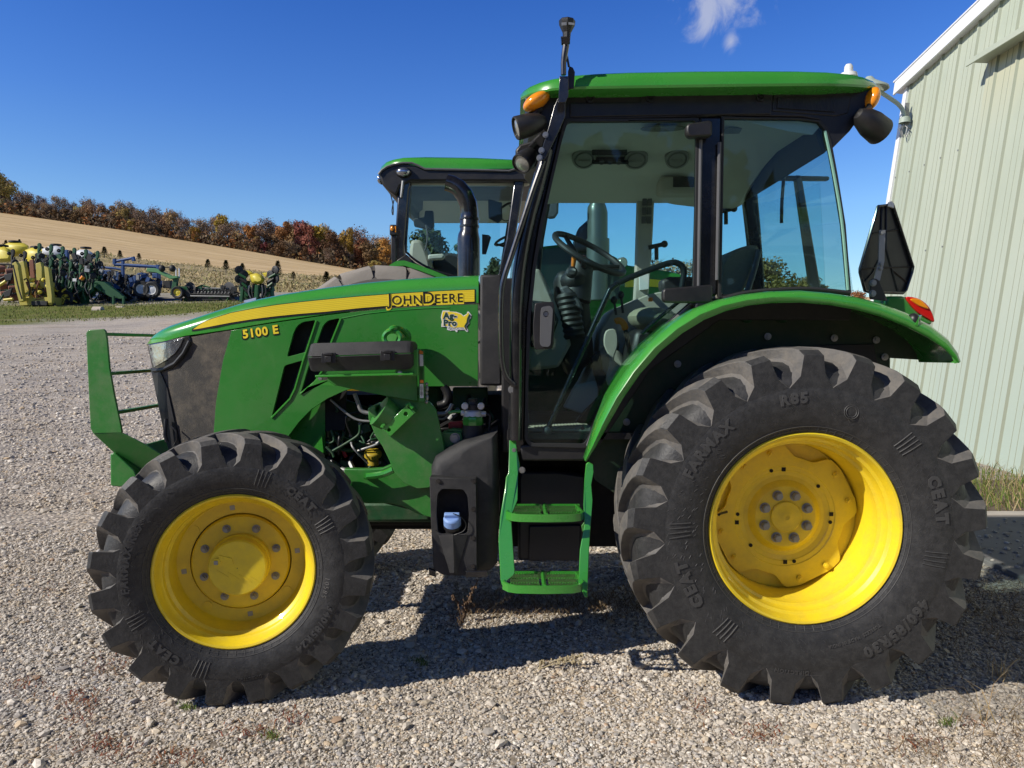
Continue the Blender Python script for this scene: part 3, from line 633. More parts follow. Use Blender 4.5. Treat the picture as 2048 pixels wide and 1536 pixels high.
bolt(680, 856, 3.94, .009, 'steel', 'bolt', ENG)
for k in range(34):
    x, y = (rng.uniform(655, 768), rng.uniform(805, 925)) if k < 24 else (rng.uniform(884, 1000), rng.uniform(790, 870)); d = rng.uniform(3.80, 3.92)
    pipe([(x, y, d), (x + rng.gauss(0, 14), y + rng.uniform(8, 26), d - .03), (x + rng.gauss(0, 26), y + rng.uniform(10, 48), d)], d, rng.choice((.005, .007, .010, .013)), 'hose', rng.choice(('black', 'green_dark', 'black', 'steel_dull', 'green_dark')), ENG, 6, 4)
for k in range(16):
    x, y = rng.uniform(655, 765), rng.uniform(815, 930); g = G(); g.box(S(x, y, 3.93), (rng.uniform(.03, .12), .06, rng.uniform(.03, .10)), Matrix.Rotation(rng.uniform(-.5, .5), 3, 'Y')); g.out('engine_bracket', rng.choice(('green_dark', 'black', 'green_dark')), ENG, bevel=.004, org=TB)
for k in range(9): bolt(rng.uniform(658, 765), rng.uniform(815, 925), 3.90, .008, 'steel_dull', 'bolt', ENG)
# frame rail
plate([(688, 938), (736, 939), (764, 937), (785, 928), (800, 945), (812, 957), (835, 968), (862, 975), (864, 1036), (834, 1028), (805, 1012), (780, 1007), (735, 1007), (690, 1002)], 3.62, .05, 'frame_rail', 'green_matt', TR, .004)
g = G(); p = sm([S(*q, 3.56) for q in ((733, 953), (752, 951), (770, 947), (786, 940))], 4); g.tube(p, .016, 8); g.tube([S(733, 953, 3.56), S(735, 950, 3.68)], .016, 8); g.out('frame_lip', 'green_lit', TR)
plate([(700, 1004), (870, 1004), (870, 1046), (700, 1046)], 3.84, .4, 'axle_support', 'green_dark', TR, .02)
plate([(700, 1040), (1240, 1030), (1240, 1052), (700, 1052)], 4.0, .3, 'drive_line_cover', 'void', TR, .02)
plate([(735, 975), (800, 962), (860, 990), (862, 1030), (740, 1000)], 3.66, .03, 'frame_web', 'green_dark', TR)
# loader mast plate
MP = [(770, 770), (836, 792), (861, 806), (872, 820), (883, 870), (891, 905), (876, 960), (858, 976), (834, 978), (807, 966), (787, 943), (779, 922), (765, 893), (750, 870), (742, 850), (737, 838), (736, 817), (743, 812), (751, 811), (750, 820), (754, 828), (760, 829), (765, 824), (767, 815), (774, 809)]
MAST = plate(MP, 3.545, .03, 'loader_mount', 'green_matt', TR, .004)
g = G(); arc = [(736.5, 817), (738, 824), (743, 832), (751, 838), (761, 838), (769, 833), (775, 825), (779, 817), (773, 810), (767, 815), (764, 823), (759, 829), (754, 828), (750, 821), (751, 811), (743, 812)]
g.sheet(arc, 3.48, .22); g.out('saddle', 'green_matt', MAST, org=TB, bevel=.004)
g = G(); g.cyl(S(758, 822, 3.50) + Vector((0, 0, 0)), S(795, 845, 3.53), .075, .062, 18); g.out('saddle_tube', 'green_matt', MAST, org=TB)
SB = [(765, 857), (812.5, 811), (829, 827), (781, 873)]
hl = [circ(778, 860, 3.8, 12), circ(811.5, 828, 4.2, 12)]
g = G(); g.sheet(SB, 3.455, .010, holes=hl); g.out('mount_strap', 'green_lit', MAST, org=TB, bevel=.002)
for (a, b) in (((765, 857), (781, 873)), ((812.5, 811), (829, 827))):
    p0, p1 = S(*a, 3.46), S(*b, 3.46); d = Vector((0, .09, 0)); n_ = (p1 - p0).cross(d).normalized() * .006; g = G(); g.prism([p0 - n_, p1 - n_, p1 + n_, p0 + n_], d); g.out('strap_leg', 'green_matt', MAST, org=TB)
bar_frame([(765, 855), (766, 850), (770, 848)], .010, 'strap_lug', MAST, 3.455, 'green_lit')
bar_frame([(812, 811), (818, 808), (826, 816)], .009, 'strap_lug', MAST, 3.455, 'green_lit')
plate([(884, 865), (922, 864), (926, 880), (926, 898), (884, 902)], 3.60, .1, 'mount_foot', 'green_matt', MAST, .004)
plate([(892, 862), (905, 858), (926, 860), (926, 866)], 3.62, .1, 'mount_foot_top', 'green_matt', MAST, .003)
bolt(910, 876, 3.60, .020, 'steel', 'bolt', MAST)
# tool case shelf
SHF = plate([(640, 751), (834, 748), (835, 803), (805, 798), (775, 793), (712, 780), (668, 770), (652, 760)], 3.52, .02, 'case_bracket', 'green_matt', TR, .003)
p0, p1 = S(630, 750.5, 3.36), S(826, 745.5, 3.36); g = G(); g.prism([p0, p1, p1 - Vector((0, 0, .010)), p0 - Vector((0, 0, .010))], (0, .19, 0)); g.out('shelf', 'green_lit', SHF, org=TB, bevel=.002)
plate([(790, 742), (828, 700), (836, 698), (836, 752), (790, 752)], 3.40, .012, 'end_plate', 'green_lit', SHF, .002)
plate([(640, 752), (666, 757), (671, 772), (640, 770), (615, 775), (600, 790)], 3.60, .02, 'bracket_foot', 'green_lit', SHF, .003)
bolt(642, 755, 3.45, .011, 'steel', 'bolt', SHF); bolt(650, 755, 3.45, .011, 'steel', 'bolt', SHF); bolt(800, 747, 3.39, .010, 'steel', 'bolt', SHF)
plate([(836, 697), (848, 702), (849, 803), (838, 803)], 3.50, .01, 'label_plate', 'green_matt', SHF, .001)
plate([(839, 708), (846, 710), (846.5, 732), (839.5, 732)], 3.495, .003, 'warning_label', 'white', SHF, 0)
plate([(839.5, 768), (846.5, 768), (847, 796), (840, 796)], 3.495, .003, 'warning_label', 'white', SHF, 0)
plate([(838.5, 700), (846, 703), (846, 708), (839, 708)], 3.494, .003, 'warning_label', 'orange', SHF, 0); plate([(840, 760), (847, 760), (847, 766), (840, 766)], 3.494, .003, 'warning_label', 'orange', SHF, 0)
g = G()
for k in range(9): line_text(g, [('I', 1)], 840.2, 735 + k * 2.7, 840.6, 735 + k * 2.7, 3.494, 0, .0) if 0 else None
for k in range(12): p = S(843, 736 + k * 2, 3.493); g.box(p, (.013 if k % 3 else .009, .001, .002))
for k in range(9): p = S(843, 772 + k * 2.5, 3.491); g.box(p, (.012 if k % 4 else .007, .001, .002))
g.out('label_print', 'decal_black', SHF, org=TB)
g = G()
for k in range(5): c = S(853 + (k % 2), 768 + k * 9, 3.52); g.ell(c, (.009, .009, .009 + .006 * (k % 2)), 8, 6)
g.tube([S(853, 768, 3.52), S(854, 805, 3.52)], .004, 6); g.out('chain_clip', 'steel', SHF, org=TB)
# lifting loop above the case
g = G(); c = S(785, 676, 3.56); g.tube([c + Vector((.040 * math.cos(a * PI / 12), 0, .034 * math.sin(a * PI / 12))) for a in range(25)], .013, 8)
g.tube(sm([S(779, 660, 3.55), S(790, 656, 3.56), (S(806, 662, 3.60)), S(814, 678, 3.64)], 4), [.006, .012, .014, .014, .014, .014, .014, .014, .014, .014, .014, .014, .010], 8); g.out('hose_loop', 'green_lit', TR)
g = G(); g.cyl(S(785, 676, 3.60), S(806, 676, 3.68), .055, .05, 18); g.out('loop_boss', 'green', TR)
# tool case
TCZ = [(684, 681), (709, 702), (713, 706), (717, 712), (744, 738)]
ys = lambda px: [lerp(px, [(614, a), (826, b)]) for a, b in ((686.5, 681), (710, 702), (714.5, 706.5), (719, 711), (743.5, 739))]
def case_half(z, name):
    g = G(); rings = []
    for px, ins in ((615, .022), (619, .006), (625, 0), (812, 0), (820, .006), (825, .022)):
        y = ys(px); P = [S(px, q, 3.36) for q in y]; X = P[0].x
        zt, zu, zm, zl, zb = [q.z for q in P]; f = 3.345 + ins * .8; d = ins * .9
        if name == 'case_lid': sec = [(f + .035, zt - d), (f, zu - d * .2), (f - .004, zu - .004), (f - .004, zm + .002), (3.55 - ins * .6, zm + .002), (3.55 - ins * .6, zt - d)]
        else: sec = [(f - .004, zm - .001), (f - .004, zl + .006), (f, zl), (f + .030, zb + d), (3.55 - ins * .6, zb + d), (3.55 - ins * .6, zm - .001)]
        rings.append([Vector((X, a, b)) for a, b in sec])
    g.loft(rings); return g
TC = empty('tool_case', parent=TR, world=False)
case_half(0, 'case_lid').out('case_lid', 'black_tex', TC, bevel=.004); case_half(0, 'case_tray').out('case_tray', 'black_tex', TC, bevel=.004)
for px in (657, 775):
    y = ys(px); g = G(); a = S(px, y[1] - 3, 3.335); b = S(px, y[3] + 9, 3.335); w_ = .052
    g.box(((a.x), 3.338, (a.z + b.z) / 2), (w_ + .012, .010, a.z - b.z)); g.box((a.x, 3.330, (a.z + b.z) / 2 - .006), (w_ * .55, .014, (a.z - b.z) * .62)); g.box((a.x, 3.328, a.z - .006), (w_ * .75, .012, .010)); g.out('latch', 'black', TC, bevel=.002)
# fuel filter
FF = empty('fuel_filter', parent=TR, world=False); YF_ = 3.62; c = S(946, 808, YF_)
def zl(py): return S(946, py, YF_).z
g = G(); g.lathe([(.022, zl(803)), (.024, zl(798)), (.018, zl(796.5)), (.001, zl(796.5))], (c.x, YF_, 0), (0, 0, 1), 18); g.lathe([(.030, zl(822)), (.030, zl(810)), (.024, zl(808)), (.022, zl(803))], (c.x, YF_, 0), (0, 0, 1), 18); g.out('primer_knob', 'black', FF, org=TB)
g = G(); g.lathe([(.045, zl(846)), (.048, zl(832)), (.040, zl(822)), (.020, zl(818))], (c.x, YF_, 0), (0, 0, 1), 20)
for px in (930, 962): q = S(px, 812, YF_ - .02); g.cyl(q + Vector((0, .02, 0)), q - Vector((0, .02, 0)), .017, n=12)
g.cyl(S(922, 826, YF_), S(972, 828, YF_), .014, n=10); g.out('filter_head', 'alu', FF, org=TB, bevel=.003)
g = G(); g.lathe([(.052, zl(849)), (.054, zl(842)), (.050, zl(834)), (.034, zl(828))], (c.x, YF_ - .006, 0), (0, 0, 1), 9); g.out('filter_ring', 'green_lit', FF, org=TB)
g = G(); g.lathe([(.058, zl(900)), (.052, zl(860)), (.050, zl(848))], (c.x, YF_, 0), (0, 0, 1), 22); g.out('filter_canister', 'black', FF, org=TB)
pipe([(897, 826), (910, 823), (922, 823)], 3.62, .008, 'fuel_line', 'green_lit', FF); pipe([(972, 828), (980, 832), (979, 850), (977, 870)], 3.62, .007, 'fuel_line', 'black', FF)
plate([(897, 845), (925, 843), (926, 858), (897, 858)], 3.68, .06, 'battery_terminal', 'red', TR, .006)
# black plastic tank with the blue filler cap
TK = empty('fluid_tank', parent=TR, world=False)
TO = [(860, 937), (868, 917), (895, 900), (924, 886), (960, 876), (994, 866), (997, 1000), (994, 1133), (979, 1148), (940, 1152), (886, 1150), (867, 1139), (861, 1040)]
g = G(); rings = []
def tank_ring(ins, Y):
    P = [S(a, b, 3.44) for a, b in TO]; cx = sum(p.x for p in P) / len(P); cz = sum(p.z for p in P) / len(P)
    return [Vector((p.x + (cx - p.x) / abs(cx - p.x) * min(ins, abs(cx - p.x)) if abs(cx - p.x) > 1e-5 else p.x, Y, p.z + (cz - p.z) / abs(cz - p.z) * min(ins * (1 if p.z > cz else .4), abs(cz - p.z)))) for p in P]
for ins, Y in ((.055, 3.455), (.030, 3.458), (.012, 3.472), (0, 3.50), (0, 3.80), (.03, 3.84)): rings.append(tank_ring(ins, Y))
g.loft(rings); TBD = g.out('tank_body', 'black_tex', TK, org=TB, ang=50)
FP = [(859, 955), (952, 958), (953, 1040), (954, 1151), (912, 1152), (886, 1150), (867, 1139), (862, 1050)]
HO = rnd([(875, 988), (884, 978), (926, 979), (935, 992), (938, 1030), (935, 1064), (930, 1068), (882, 1068), (876, 1064), (873, 1030)], 4, 2)
g = G(); g.sheet(FP, 3.385, .075, holes=[HO]); g.out('tank_cover', 'black_tex', TK, org=TB, bevel=.006)
g = G(); g.sheet([(868, 972), (944, 972), (944, 1072), (868, 1072)], 3.452, .002); g.out('recess', 'void', TK, org=TB)
# the keel that widens from the filler recess down to the foot
g = G(); A = [S(877, 1070, 3.380), S(935, 1070, 3.380), S(914, 1146, 3.380), S(899, 1146, 3.380)]; B = [S(905, 1068, 3.384), S(907, 1147, 3.350)]
va = g.ring(A); vb = g.ring([S(906, 1070, 3.378), S(908, 1146, 3.352)]); g.face((va[0], vb[0], vb[1], va[3])); g.face((vb[0], va[1], va[2], vb[1])); g.face((va[3], vb[1], va[2])); g.face((va[0], va[1], vb[0])); g.out('cover_keel', 'black_tex', TK, org=TB)
for q in ((877, 962), (948, 962), (947, 1018), (946, 1076), (946, 1132)): bolt(q[0], q[1], 3.384, .0085, 'black_gloss', 'bolt', TK, False)
c = S(905, 1054, 3.415); g = G(); ax = Vector((0, -.45, 1)).normalized()
g.lathe([(.036, .012), (.040, .018), (.040, .050), (.034, .058), (.001, .058)], c, ax, 24)
g.box(c + ax * .066, (.070, .022, .022), Matrix.Rotation(R_(24), 3, 'X')); g.out('filler_cap', 'blue_cap', TK, org=TB, bevel=.004)
g = G(); g.lathe([(.044, -.05), (.044, -.025), (.036, -.02), (.036, .014), (.042, .014), (.042, .004), (.030, .0)], c, ax, 24); g.out('filler_neck', 'black', TK, org=TB)
pipe([(906, 1027, 3.37), (922, 1034, 3.37), (932, 1048, 3.37), (927, 1062, 3.37), (908, 1070, 3.38)], 3.4, .0022, 'cap_tether', 'black', TK, 6)
plate([(932, 1143), (976, 1142), (976, 1154), (931, 1155)], 3.36, .02, 'foot_bracket', 'black_gloss', TK, .002); plate([(857, 1137), (870, 1142), (872, 1155), (858, 1150)], 3.38, .02, 'foot_bracket', 'black_gloss', TK, .002)
# steps
ST = empty('access_steps', parent=TR, world=False)
YL = lambda a, b: lerp(b, [(870, 3.47), (945, 3.45), (1000, 3.38), (1175, 3.27)])
LR = [(1019, 874), (1030, 869), (1034, 900), (1040, 931), (1036, 948), (1035, 1000), (1023, 1030), (1023, 1034), (1024, 1060), (1030, 1146), (1026, 1152), (1016, 1160), (1004, 1172), (1001, 1160), (997, 1078), (1001, 1030), (1010, 975), (1012, 955), (1017, 946)]
def strip_plate(pts, Yf, th, name, mt, par, bev=.003):
    g = G(); g.sheet(pts, Yf, th); return g.out(name, mt, par, org=TB, bevel=bev)
strip_plate(LR, YL, .010, 'side_rail', 'green_lit', ST)
RRl = [(1172, 928), (1177, 924), (1187, 929), (1187, 945), (1183, 970), (1185, 1000), (1181, 1060), (1178, 1110), (1175, 1196), (1169, 1194), (1157, 1166), (1160, 1100), (1169, 1050), (1167, 1010), (1169, 960)]
strip_plate(RRl, YL, .012, 'side_rail', 'green_lit', ST)
plate([(1163, 1052), (1172, 1040), (1174, 1048), (1165, 1064)], 3.40, .01, 'rail_gusset', 'green_matt', ST, .002)
def tread(pxl, pxr, pym, Yn, Yf, name):
    t = empty(name, parent=ST, world=False) if 0 else None
    a, b = S(pxl, pym, Yn), S(pxr, pym, Yn); x0, x1, z = a.x, b.x, a.z; m = (x0 + x1) / 2; h = .034
    g = G(); fr = [(x0, Yf), (x0 - .012, Yn + .06), (x0 + .012, Yn + .022), (x0 + .05, Yn + .004), (m, Yn - .004), (x1 - .05, Yn + .004), (x1 - .012, Yn + .022), (x1 + .004, Yn + .06), (x1 - .012, Yf)]
    th = .006
    inner = []
    for i, (x, y) in enumerate(fr): inner.append((m + (x - m) * .955, y + (.010 if y < Yf - .01 else 0)))
    ro = [Vector((x, y, z)) for x, y in fr]; ri = [Vector((x, y, z)) for x, y in inner]; dn = Vector((0, 0, -h))
    n = len(fr)
    vo, vi, wo_, wi = g.ring(ro), g.ring(ri), g.ring([p + dn for p in ro]), g.ring([p + dn for p in ri])
    for i in range(n - 1):
        g.face((vo[i], vo[i + 1], vi[i + 1], vi[i])); g.face((vo[i + 1], vo[i], wo_[i], wo_[i + 1])); g.face((vi[i], vi[i + 1], wi[i + 1], wi[i])); g.face((wo_[i], wi[i], wi[i + 1], wo_[i + 1]))
    g.box((m, Yf, z - h / 2), (x1 - x0, .008, h)); g.tube([(m, Yn + .006, z - .004), (m, Yf, z - .004)], .010, 8)
    for s_ in (-1, 1):
        for k in range(3):
            y = Yn + .035 + (Yf - Yn - .05) * k / 2.4; xa, xb = m + s_ * .02, m + s_ * ((x1 - x0) / 2 - .022)
            nn = 22; top = []
            for q in range(nn + 1): top.append(Vector((xa + (xb - xa) * q / nn, y, z + (.003 if q % 2 else -.003))))
            lo = [Vector((p.x, y + .012, z - .022)) for p in top]; tv, lv = g.ring(top), g.ring(lo); t2 = g.ring([p + Vector((0, .016, -.001)) for p in top])
            for q in range(nn): g.face((tv[q], tv[q + 1], lv[q + 1], lv[q])); g.face((tv[q + 1], tv[q], t2[q], t2[q + 1]))
    return g.out(name, 'green_lit', ST, org=TB, ang=30)
tread(1017, 1168, 1029, 3.28, 3.50, 'step_tread'); tread(1010, 1168, 1172, 3.19, 3.40, 'step_tread')
for q in ((1026, 876), (1028, 900)): bolt(q[0], q[1], 3.465, .008, 'steel', 'bolt', ST)
bolt(1044, 940, 3.45, .012, 'steel', 'bolt', ST)
pipe([(1018, 860), (1017, 880), (1020, 900), (1018, 925)], 3.52, .008, 'hose', 'black', ST)
# lower body behind the steps
plate([(1040, 942), (1118, 942), (1172, 950), (1172, 1122), (1036, 1122), (1036, 960)], 3.76, .5, 'battery_box', 'navy', TR, .015)
plate([(1058, 1052), (1162, 1050), (1160, 1122), (1057, 1122)], 3.74, .03, 'battery_box_door', 'navy', TR, .006)
g = G(); a = S(1000, 900, 3.9); b = S(1640, 1090, 3.9); g.box(((a.x + b.x) / 2, 4.12, (a.z + b.z) / 2 - .0), (b.x - a.x, .50, a.z - b.z)); g.out('transmission', 'void', TR)
g = G(); g.cyl((RW.x, 3.40, RW.z), (RW.x, 2 * YC - 3.40, RW.z), .14, n=20); g.out('rear_axle', 'void', TR)
g = G(); g.cyl((FWc.x, 3.36, FWc.z), (FWc.x + .1, 2 * YC - 3.36, FWc.z), .075, n=16); g.box((FWc.x + .1, YC, FWc.z + .12), (.5, .5, .22)); g.out('front_axle', 'green_dark', TR)
# ================================================================== cab
YCB = 3.46; YFAR = 2 * YC - YCB          # near and far side walls of the cab
CAB = TR
# --- roof
RT = [(1041, 193), (1048, 183), (1060, 174), (1080, 165), (1105, 158), (1150, 150), (1200, 146.5), (1260, 144), (1400, 141.5), (1500, 141), (1600, 141.5), (1660, 143.5), (1700, 147), (1730, 154), (1750, 163), (1760, 175)]
RBt = [(1041, 196), (1048, 194), (1060, 190), (1080, 185), (1105, 181), (1150, 178.5), (1200, 177.5), (1260, 176.5), (1400, 174.5), (1500, 173), (1600, 172), (1660, 172), (1700, 173), (1730, 175), (1750, 178), (1760, 181)]
g = G(); rings = []
for (px, yt), (_, yb) in zip(RT, RBt):
    e = 0
    yn = 3.355 + lerp(px, [(1041, .22), (1060, .10), (1105, .02), (1200, 0), (1660, 0), (1730, .05), (1760, .18)])
    b = S(px, yb, yn); t = S(px, yt, yn + .06); X = b.x; h = t.z - b.z
    sec = [Vector((X, yn + .03, b.z - .004)), Vector((X, yn, b.z)), Vector((X, yn - .004, b.z + h * .12)), Vector((X, yn + .004, b.z + h * .16)), Vector((X, yn + .008, b.z + h * .5)), Vector((X, yn + .022, b.z + h * .78)), Vector((X, yn + .055, b.z + h * .95)), Vector((X, yn + .10, b.z + h)), Vector((X, yn + .35, t.z + .012))]
    rings.append(sec + [Vector((X, YC, t.z + .018))] + [Vector((X, 2 * YC - p.y, p.z)) for p in reversed(sec)])
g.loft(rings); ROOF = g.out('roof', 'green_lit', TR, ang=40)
# black underside: side band with vents, front and rear overhangs
def both_sides(fn):
    """build on the near side and mirrored on the far side"""
    for far in (0, 1): fn(far)
UB = [(1050, 194), (1105, 181), (1150, 179), (1400, 175), (1660, 173), (1735, 176), (1756, 186), (1752, 206), (1736, 212), (1722, 232), (1700, 262), (1664, 298), (1658, 292), (1650, 258), (1638, 240), (1600, 234), (1440, 231), (1400, 234), (1130, 240), (1122, 262), (1092, 262), (1060, 232), (1052, 212)]
g = G(); g.sheet(UB, 3.425, 2 * (YC - 3.425)); bm_ = g.bm
UND = None
# hollow: only a shell band 60 mm thick on each side plus a ceiling slab
g.bm.free(); g = G(); g.sheet(UB, 3.462, .05); UND = g.out('roof_trim', 'black', TR, bevel=.006)
g = G(); g.sheet(UB, 3.462, .05); bmesh.ops.translate(g.bm, vec=(0, 2 * (YC - 3.462) - .05, 0), verts=g.bm.verts[:]); g.out('roof_trim', 'black', TR, bevel=.006)
def slab(pts, y0, y1, name, mt, par=None, bevel=.01):
    g = G(); P = [S(a, b, 3.425) for a, b in pts]; g.prism([Vector((p.x, y0, p.z)) for p in P], (0, y1 - y0, 0)); return g.out(name, mt, par or TR, org=TB, bevel=bevel)
slab([(1050, 194), (1105, 182), (1130, 184), (1130, 240), (1122, 262), (1092, 262), (1060, 232)], 3.515, 2 * YC - 3.515, 'roof_front_beam', 'black', TR)
slab([(1640, 176), (1735, 178), (1756, 186), (1752, 206), (1722, 232), (1700, 262), (1664, 298), (1650, 258), (1640, 240)], 3.515, 2 * YC - 3.515, 'roof_rear_beam', 'black', TR)
# mouldings of the band
plate([(1140, 206), (1280, 205), (1286, 186), (1540, 181), (1545, 186), (1542, 228), (1280, 231), (1140, 234)], 3.455, .01, 'trim_panel', 'black', UND, .003)
VG = empty('roof_vent', parent=TR, world=False)
plate([(1548, 186), (1690, 184), (1702, 194), (1696, 226), (1672, 232), (1545, 222)], 3.457, .008, 'vent_frame', 'black', VG, .003)
g = G()
for k in range(34):
    x = 1556 + k * 3.4; p0, p1 = S(x + 2, 195, 3.450), S(x, 216 + k * .22, 3.450); d = Vector((.0035, 0, 0)); g.prism([p0 - d, p0 + d, p1 + d, p1 - d], (0, .012, 0))
g.out('vent_slats', 'black', VG, org=TB)
for px, py in ((1181, 197), (1301, 196), (1521, 194)):
    c = S(px, py, 3.452); g = G(); g.lathe([(.020, -.004), (.020, .006), (.013, .006), (.011, -.002), (.001, -.002)], c, (0, -1, 0), 18); g.box(c - Vector((0, .004, 0)), (.018, .006, .005)); g.out('trim_screw', 'black', UND, org=TB)
# headliner (seen from below through the glass)
g = G(); zc = S(1250, 238, 3.5).z; xs = (S(1118, 240, 3.5).x, S(1650, 240, 3.5).x)
prof = [(3.485, zc + .015), (3.60, zc + .045), (3.95, zc + .055), (4.20, zc + .02), (4.42, zc - .035), (4.62, zc - .10), (4.70, zc - .145), (4.74, zc - .15), (4.76, zc - .12), (4.76, zc + .09), (3.485, zc + .09)]
rings = []
for f, dz in ((0, -.015), (.04, 0), (.35, 0), (.62, .0), (.66, -.02), (.86, -.075), (.95, -.09), (1, -.02)):
    rings.append([Vector((xs[0] + (xs[1] - xs[0]) * f, y, z + (dz if y < 4.65 and z < zc + .08 else dz * .5 if z < zc + .08 else 0))) for y, z in prof])
g.loft(rings); HL = g.out('headliner', 'beige_lt', TR, ang=50)
# ceiling fittings: on the sloping far half
def slope_y(py):        # distance of the sloping headliner seen at a given photo row
    best = 4.3
    for k in range(200):
        Y = 3.7 + k * .005; z = S(1250, py, Y).z; zz = lerp(Y, [(a, b) for a, b in prof[:8]])
        if z <= zz: best = Y; 
        if z > zz: return Y
    return best
ax = Vector((0, -.62, -.78)).normalized()
def vent_disc(px, py, r):
    c = S(px, py, slope_y(py) - .05); g = G(); g.lathe([(r * 1.25, -.06), (r * 1.28, -.006), (r * 1.26, .008), (r * 1.05, .012), (r, .004), (r * .92, .004), (r * .85, .014), (.001, .016)], c, ax, 26)
    g.box(c + ax * .016, (r * 1.2, .008, .012)); g.out('air_vent', 'vent_grey', HL, org=TB)
vent_disc(1168, 317, .052); vent_disc(1272, 318, .052); vent_disc(1354, 317, .052)
p = S(1220, 321, slope_y(321) - .06); rot = Matrix.Rotation(R_(-52), 3, 'X')
g = G(); g.box(p, (.20, .012, .075), rot); PNL = g.out('control_panel', 'dash', HL, org=TB, bevel=.003)
for k in range(3): g = G(); q = S(1203 + k * 17, 322, slope_y(322) - .085); g.cyl(q, q + ax * .016, .014, n=12); g.out('control_knob', 'grey', HL, org=TB)
g = G()
for k in range(7): q = S(1219, 300 + k * 1.6, slope_y(300 + k * 1.6) - .045); g.box(q, (.19, .004, .003))
g.out('speaker_slots', 'dash', HL, org=TB)
for (x0, x1, y_, Y) in ((1285, 1368, 258, 3.76), (1448, 1524, 262, 3.72)):
    g = G()
    for k in range(26):
        x = x0 + (x1 - x0) * k / 25; e = math.sqrt(max(.02, 1 - ((k - 12.5) / 13.2) ** 2)) if x0 < 1400 else 1
        q = S(x, y_ - 1, Y); g.box((q.x, q.y, q.z), (.0055, .10 * e, .006), Matrix.Rotation(R_(18), 3, 'Z'))
    g.out('ceiling_grille', 'vent_grey', HL, org=TB)
g = G(); q = S(1362, 374, 4.50); g.box(q, (.27, .16, .10)); DSP = g.out('radio_housing', 'beige', HL, org=TB, bevel=.02)
g = G(); g.box(q + Vector((.02, -.083, .012)), (.17, .006, .06)); g.out('radio_face', 'dash', HL, org=TB, bevel=.002)
# --- pillars, near side
def pillar(pts, Y, th, name='pillar', mt='black_gloss', bev=.012): return plate(pts, Y, th, name, mt, TR, bev, ang=40)
AP = [(1112, 236), (1130, 236), (1119, 285), (1098, 372), (1080, 450), (1067, 535), (1056, 640), (1053, 760), (1050, 900), (1046, 905), (1016, 905), (1015, 890), (1018, 760), (1020, 640), (1030, 545), (1052, 450), (1072, 372), (1093, 290)]
PILL = pillar(AP, 3.475, .07)
g = G(); pp = sm([S(a, b, 3.455) for a, b in ((1094, 300), (1078, 365), (1060, 430), (1046, 495), (1037, 560), (1033, 640), (1032, 760), (1031, 880))], 5); g.tube(pp, .031, 14); g.out('pillar_tube', 'black_gloss', PILL, org=TB)
g = G(); pp = sm([S(a, b, 3.42) for a, b in ((1087, 322), (1068, 375), (1045, 445), (1022, 515), (1009, 555), (1003, 590), (1002, 660), (1004, 720), (1012, 752), (1026, 768), (1031, 772))], 5); g.tube(pp, .0125, 10); g.out('grab_rail', 'black_gloss', TR, org=TB)
plate([(1108, 212), (1131, 165), (1131, 232), (1118, 262), (1090, 320), (1078, 318), (1098, 250)], 3.40, .02, 'mast_bracket', 'black_gloss', TR, .003)
for q in ((1091, 270), (1083, 301), (1079, 316)): bolt(q[0], q[1], 3.398, .011, 'steel', 'bolt')
bolt(1024, 779, 3.44, .015, 'steel', 'bolt')
BP = [(1398, 232), (1446, 232), (1440, 420), (1436, 590), (1392, 604), (1397, 420)]
pillar(BP, 3.47, .07)
CP = [(1640, 236), (1652, 246), (1660, 268), (1672, 340), (1688, 440), (1701, 588), (1692, 590), (1680, 460), (1664, 340), (1652, 280), (1640, 250)]
# far side pillars, seen through the glass
plate([(1276, 356), (1311, 360), (1306, 470), (1297, 600), (1288, 690), (1262, 690), (1270, 560)], 4.70, .05, 'far_pillar', 'beige', TR, .012)
g = G()
for j in range(3):
    for i in range(2): q = S(1289 + i * 10.5 - j * .8, 404 + j * 18, 4.685); g.box(q, (.026, .012, .042))
g.out('pillar_vents', 'grey', TR)
plate([(1480, 332), (1505, 322), (1512, 340), (1522, 450), (1530, 560), (1532, 600), (1506, 600), (1497, 480)], 4.72, .06, 'far_pillar', 'black_gloss', TR, .012)
plate([(1098, 350), (1110, 352), (1088, 480), (1076, 600), (1066, 600), (1076, 470)], 4.75, .05, 'far_pillar', 'black', TR, .01)
plate([(1090, 340), (1660, 352), (1660, 360), (1090, 357)], 4.74, .05, 'far_roof_rail', 'black', TR, .01)
plate([(1590, 350), (1604, 350), (1640, 560), (1650, 620), (1628, 620)], 4.74, .05, 'far_pillar', 'black_gloss', TR, .01)
# --- doors and windows
DO = [(1129, 238), (1399, 236), (1397, 420), (1392, 603), (1364, 628), (1330, 657), (1290, 697), (1252, 745), (1218, 800), (1196, 845), (1180, 885), (1172, 896), (1060, 893), (1049, 880), (1051, 760), (1054, 640), (1065, 535), (1079, 450), (1097, 372), (1117, 285)]
DI = [(1135, 243), (1393, 241), (1391, 420), (1386, 599), (1358, 624), (1325, 653), (1286, 692), (1247, 740), (1212, 797), (1190, 842), (1175, 878), (1168, 888), (1064, 886), (1056, 876), (1057, 760), (1061, 640), (1072, 535), (1086, 450), (1103, 372), (1123, 285)]
DOOR = empty('cab_door', parent=TR, world=False)
g = G(); g.sheet(rnd(DO, 5, 2), 3.455, .03, holes=[rnd(DI, 8, 3)]); g.out('door_frame', 'rubber_seal', DOOR, bevel=.003, org=TB)
g = G(); g.sheet(rnd(DI, 8, 3), 3.470, .004); g.out('door_glass', 'glass', DOOR, org=TB)
QO = [(1444, 233), (1600, 235), (1640, 240), (1654, 254), (1663, 280), (1676, 350), (1692, 450), (1703, 586), (1600, 586), (1520, 587), (1470, 592), (1440, 600), (1437, 590), (1441, 420)]
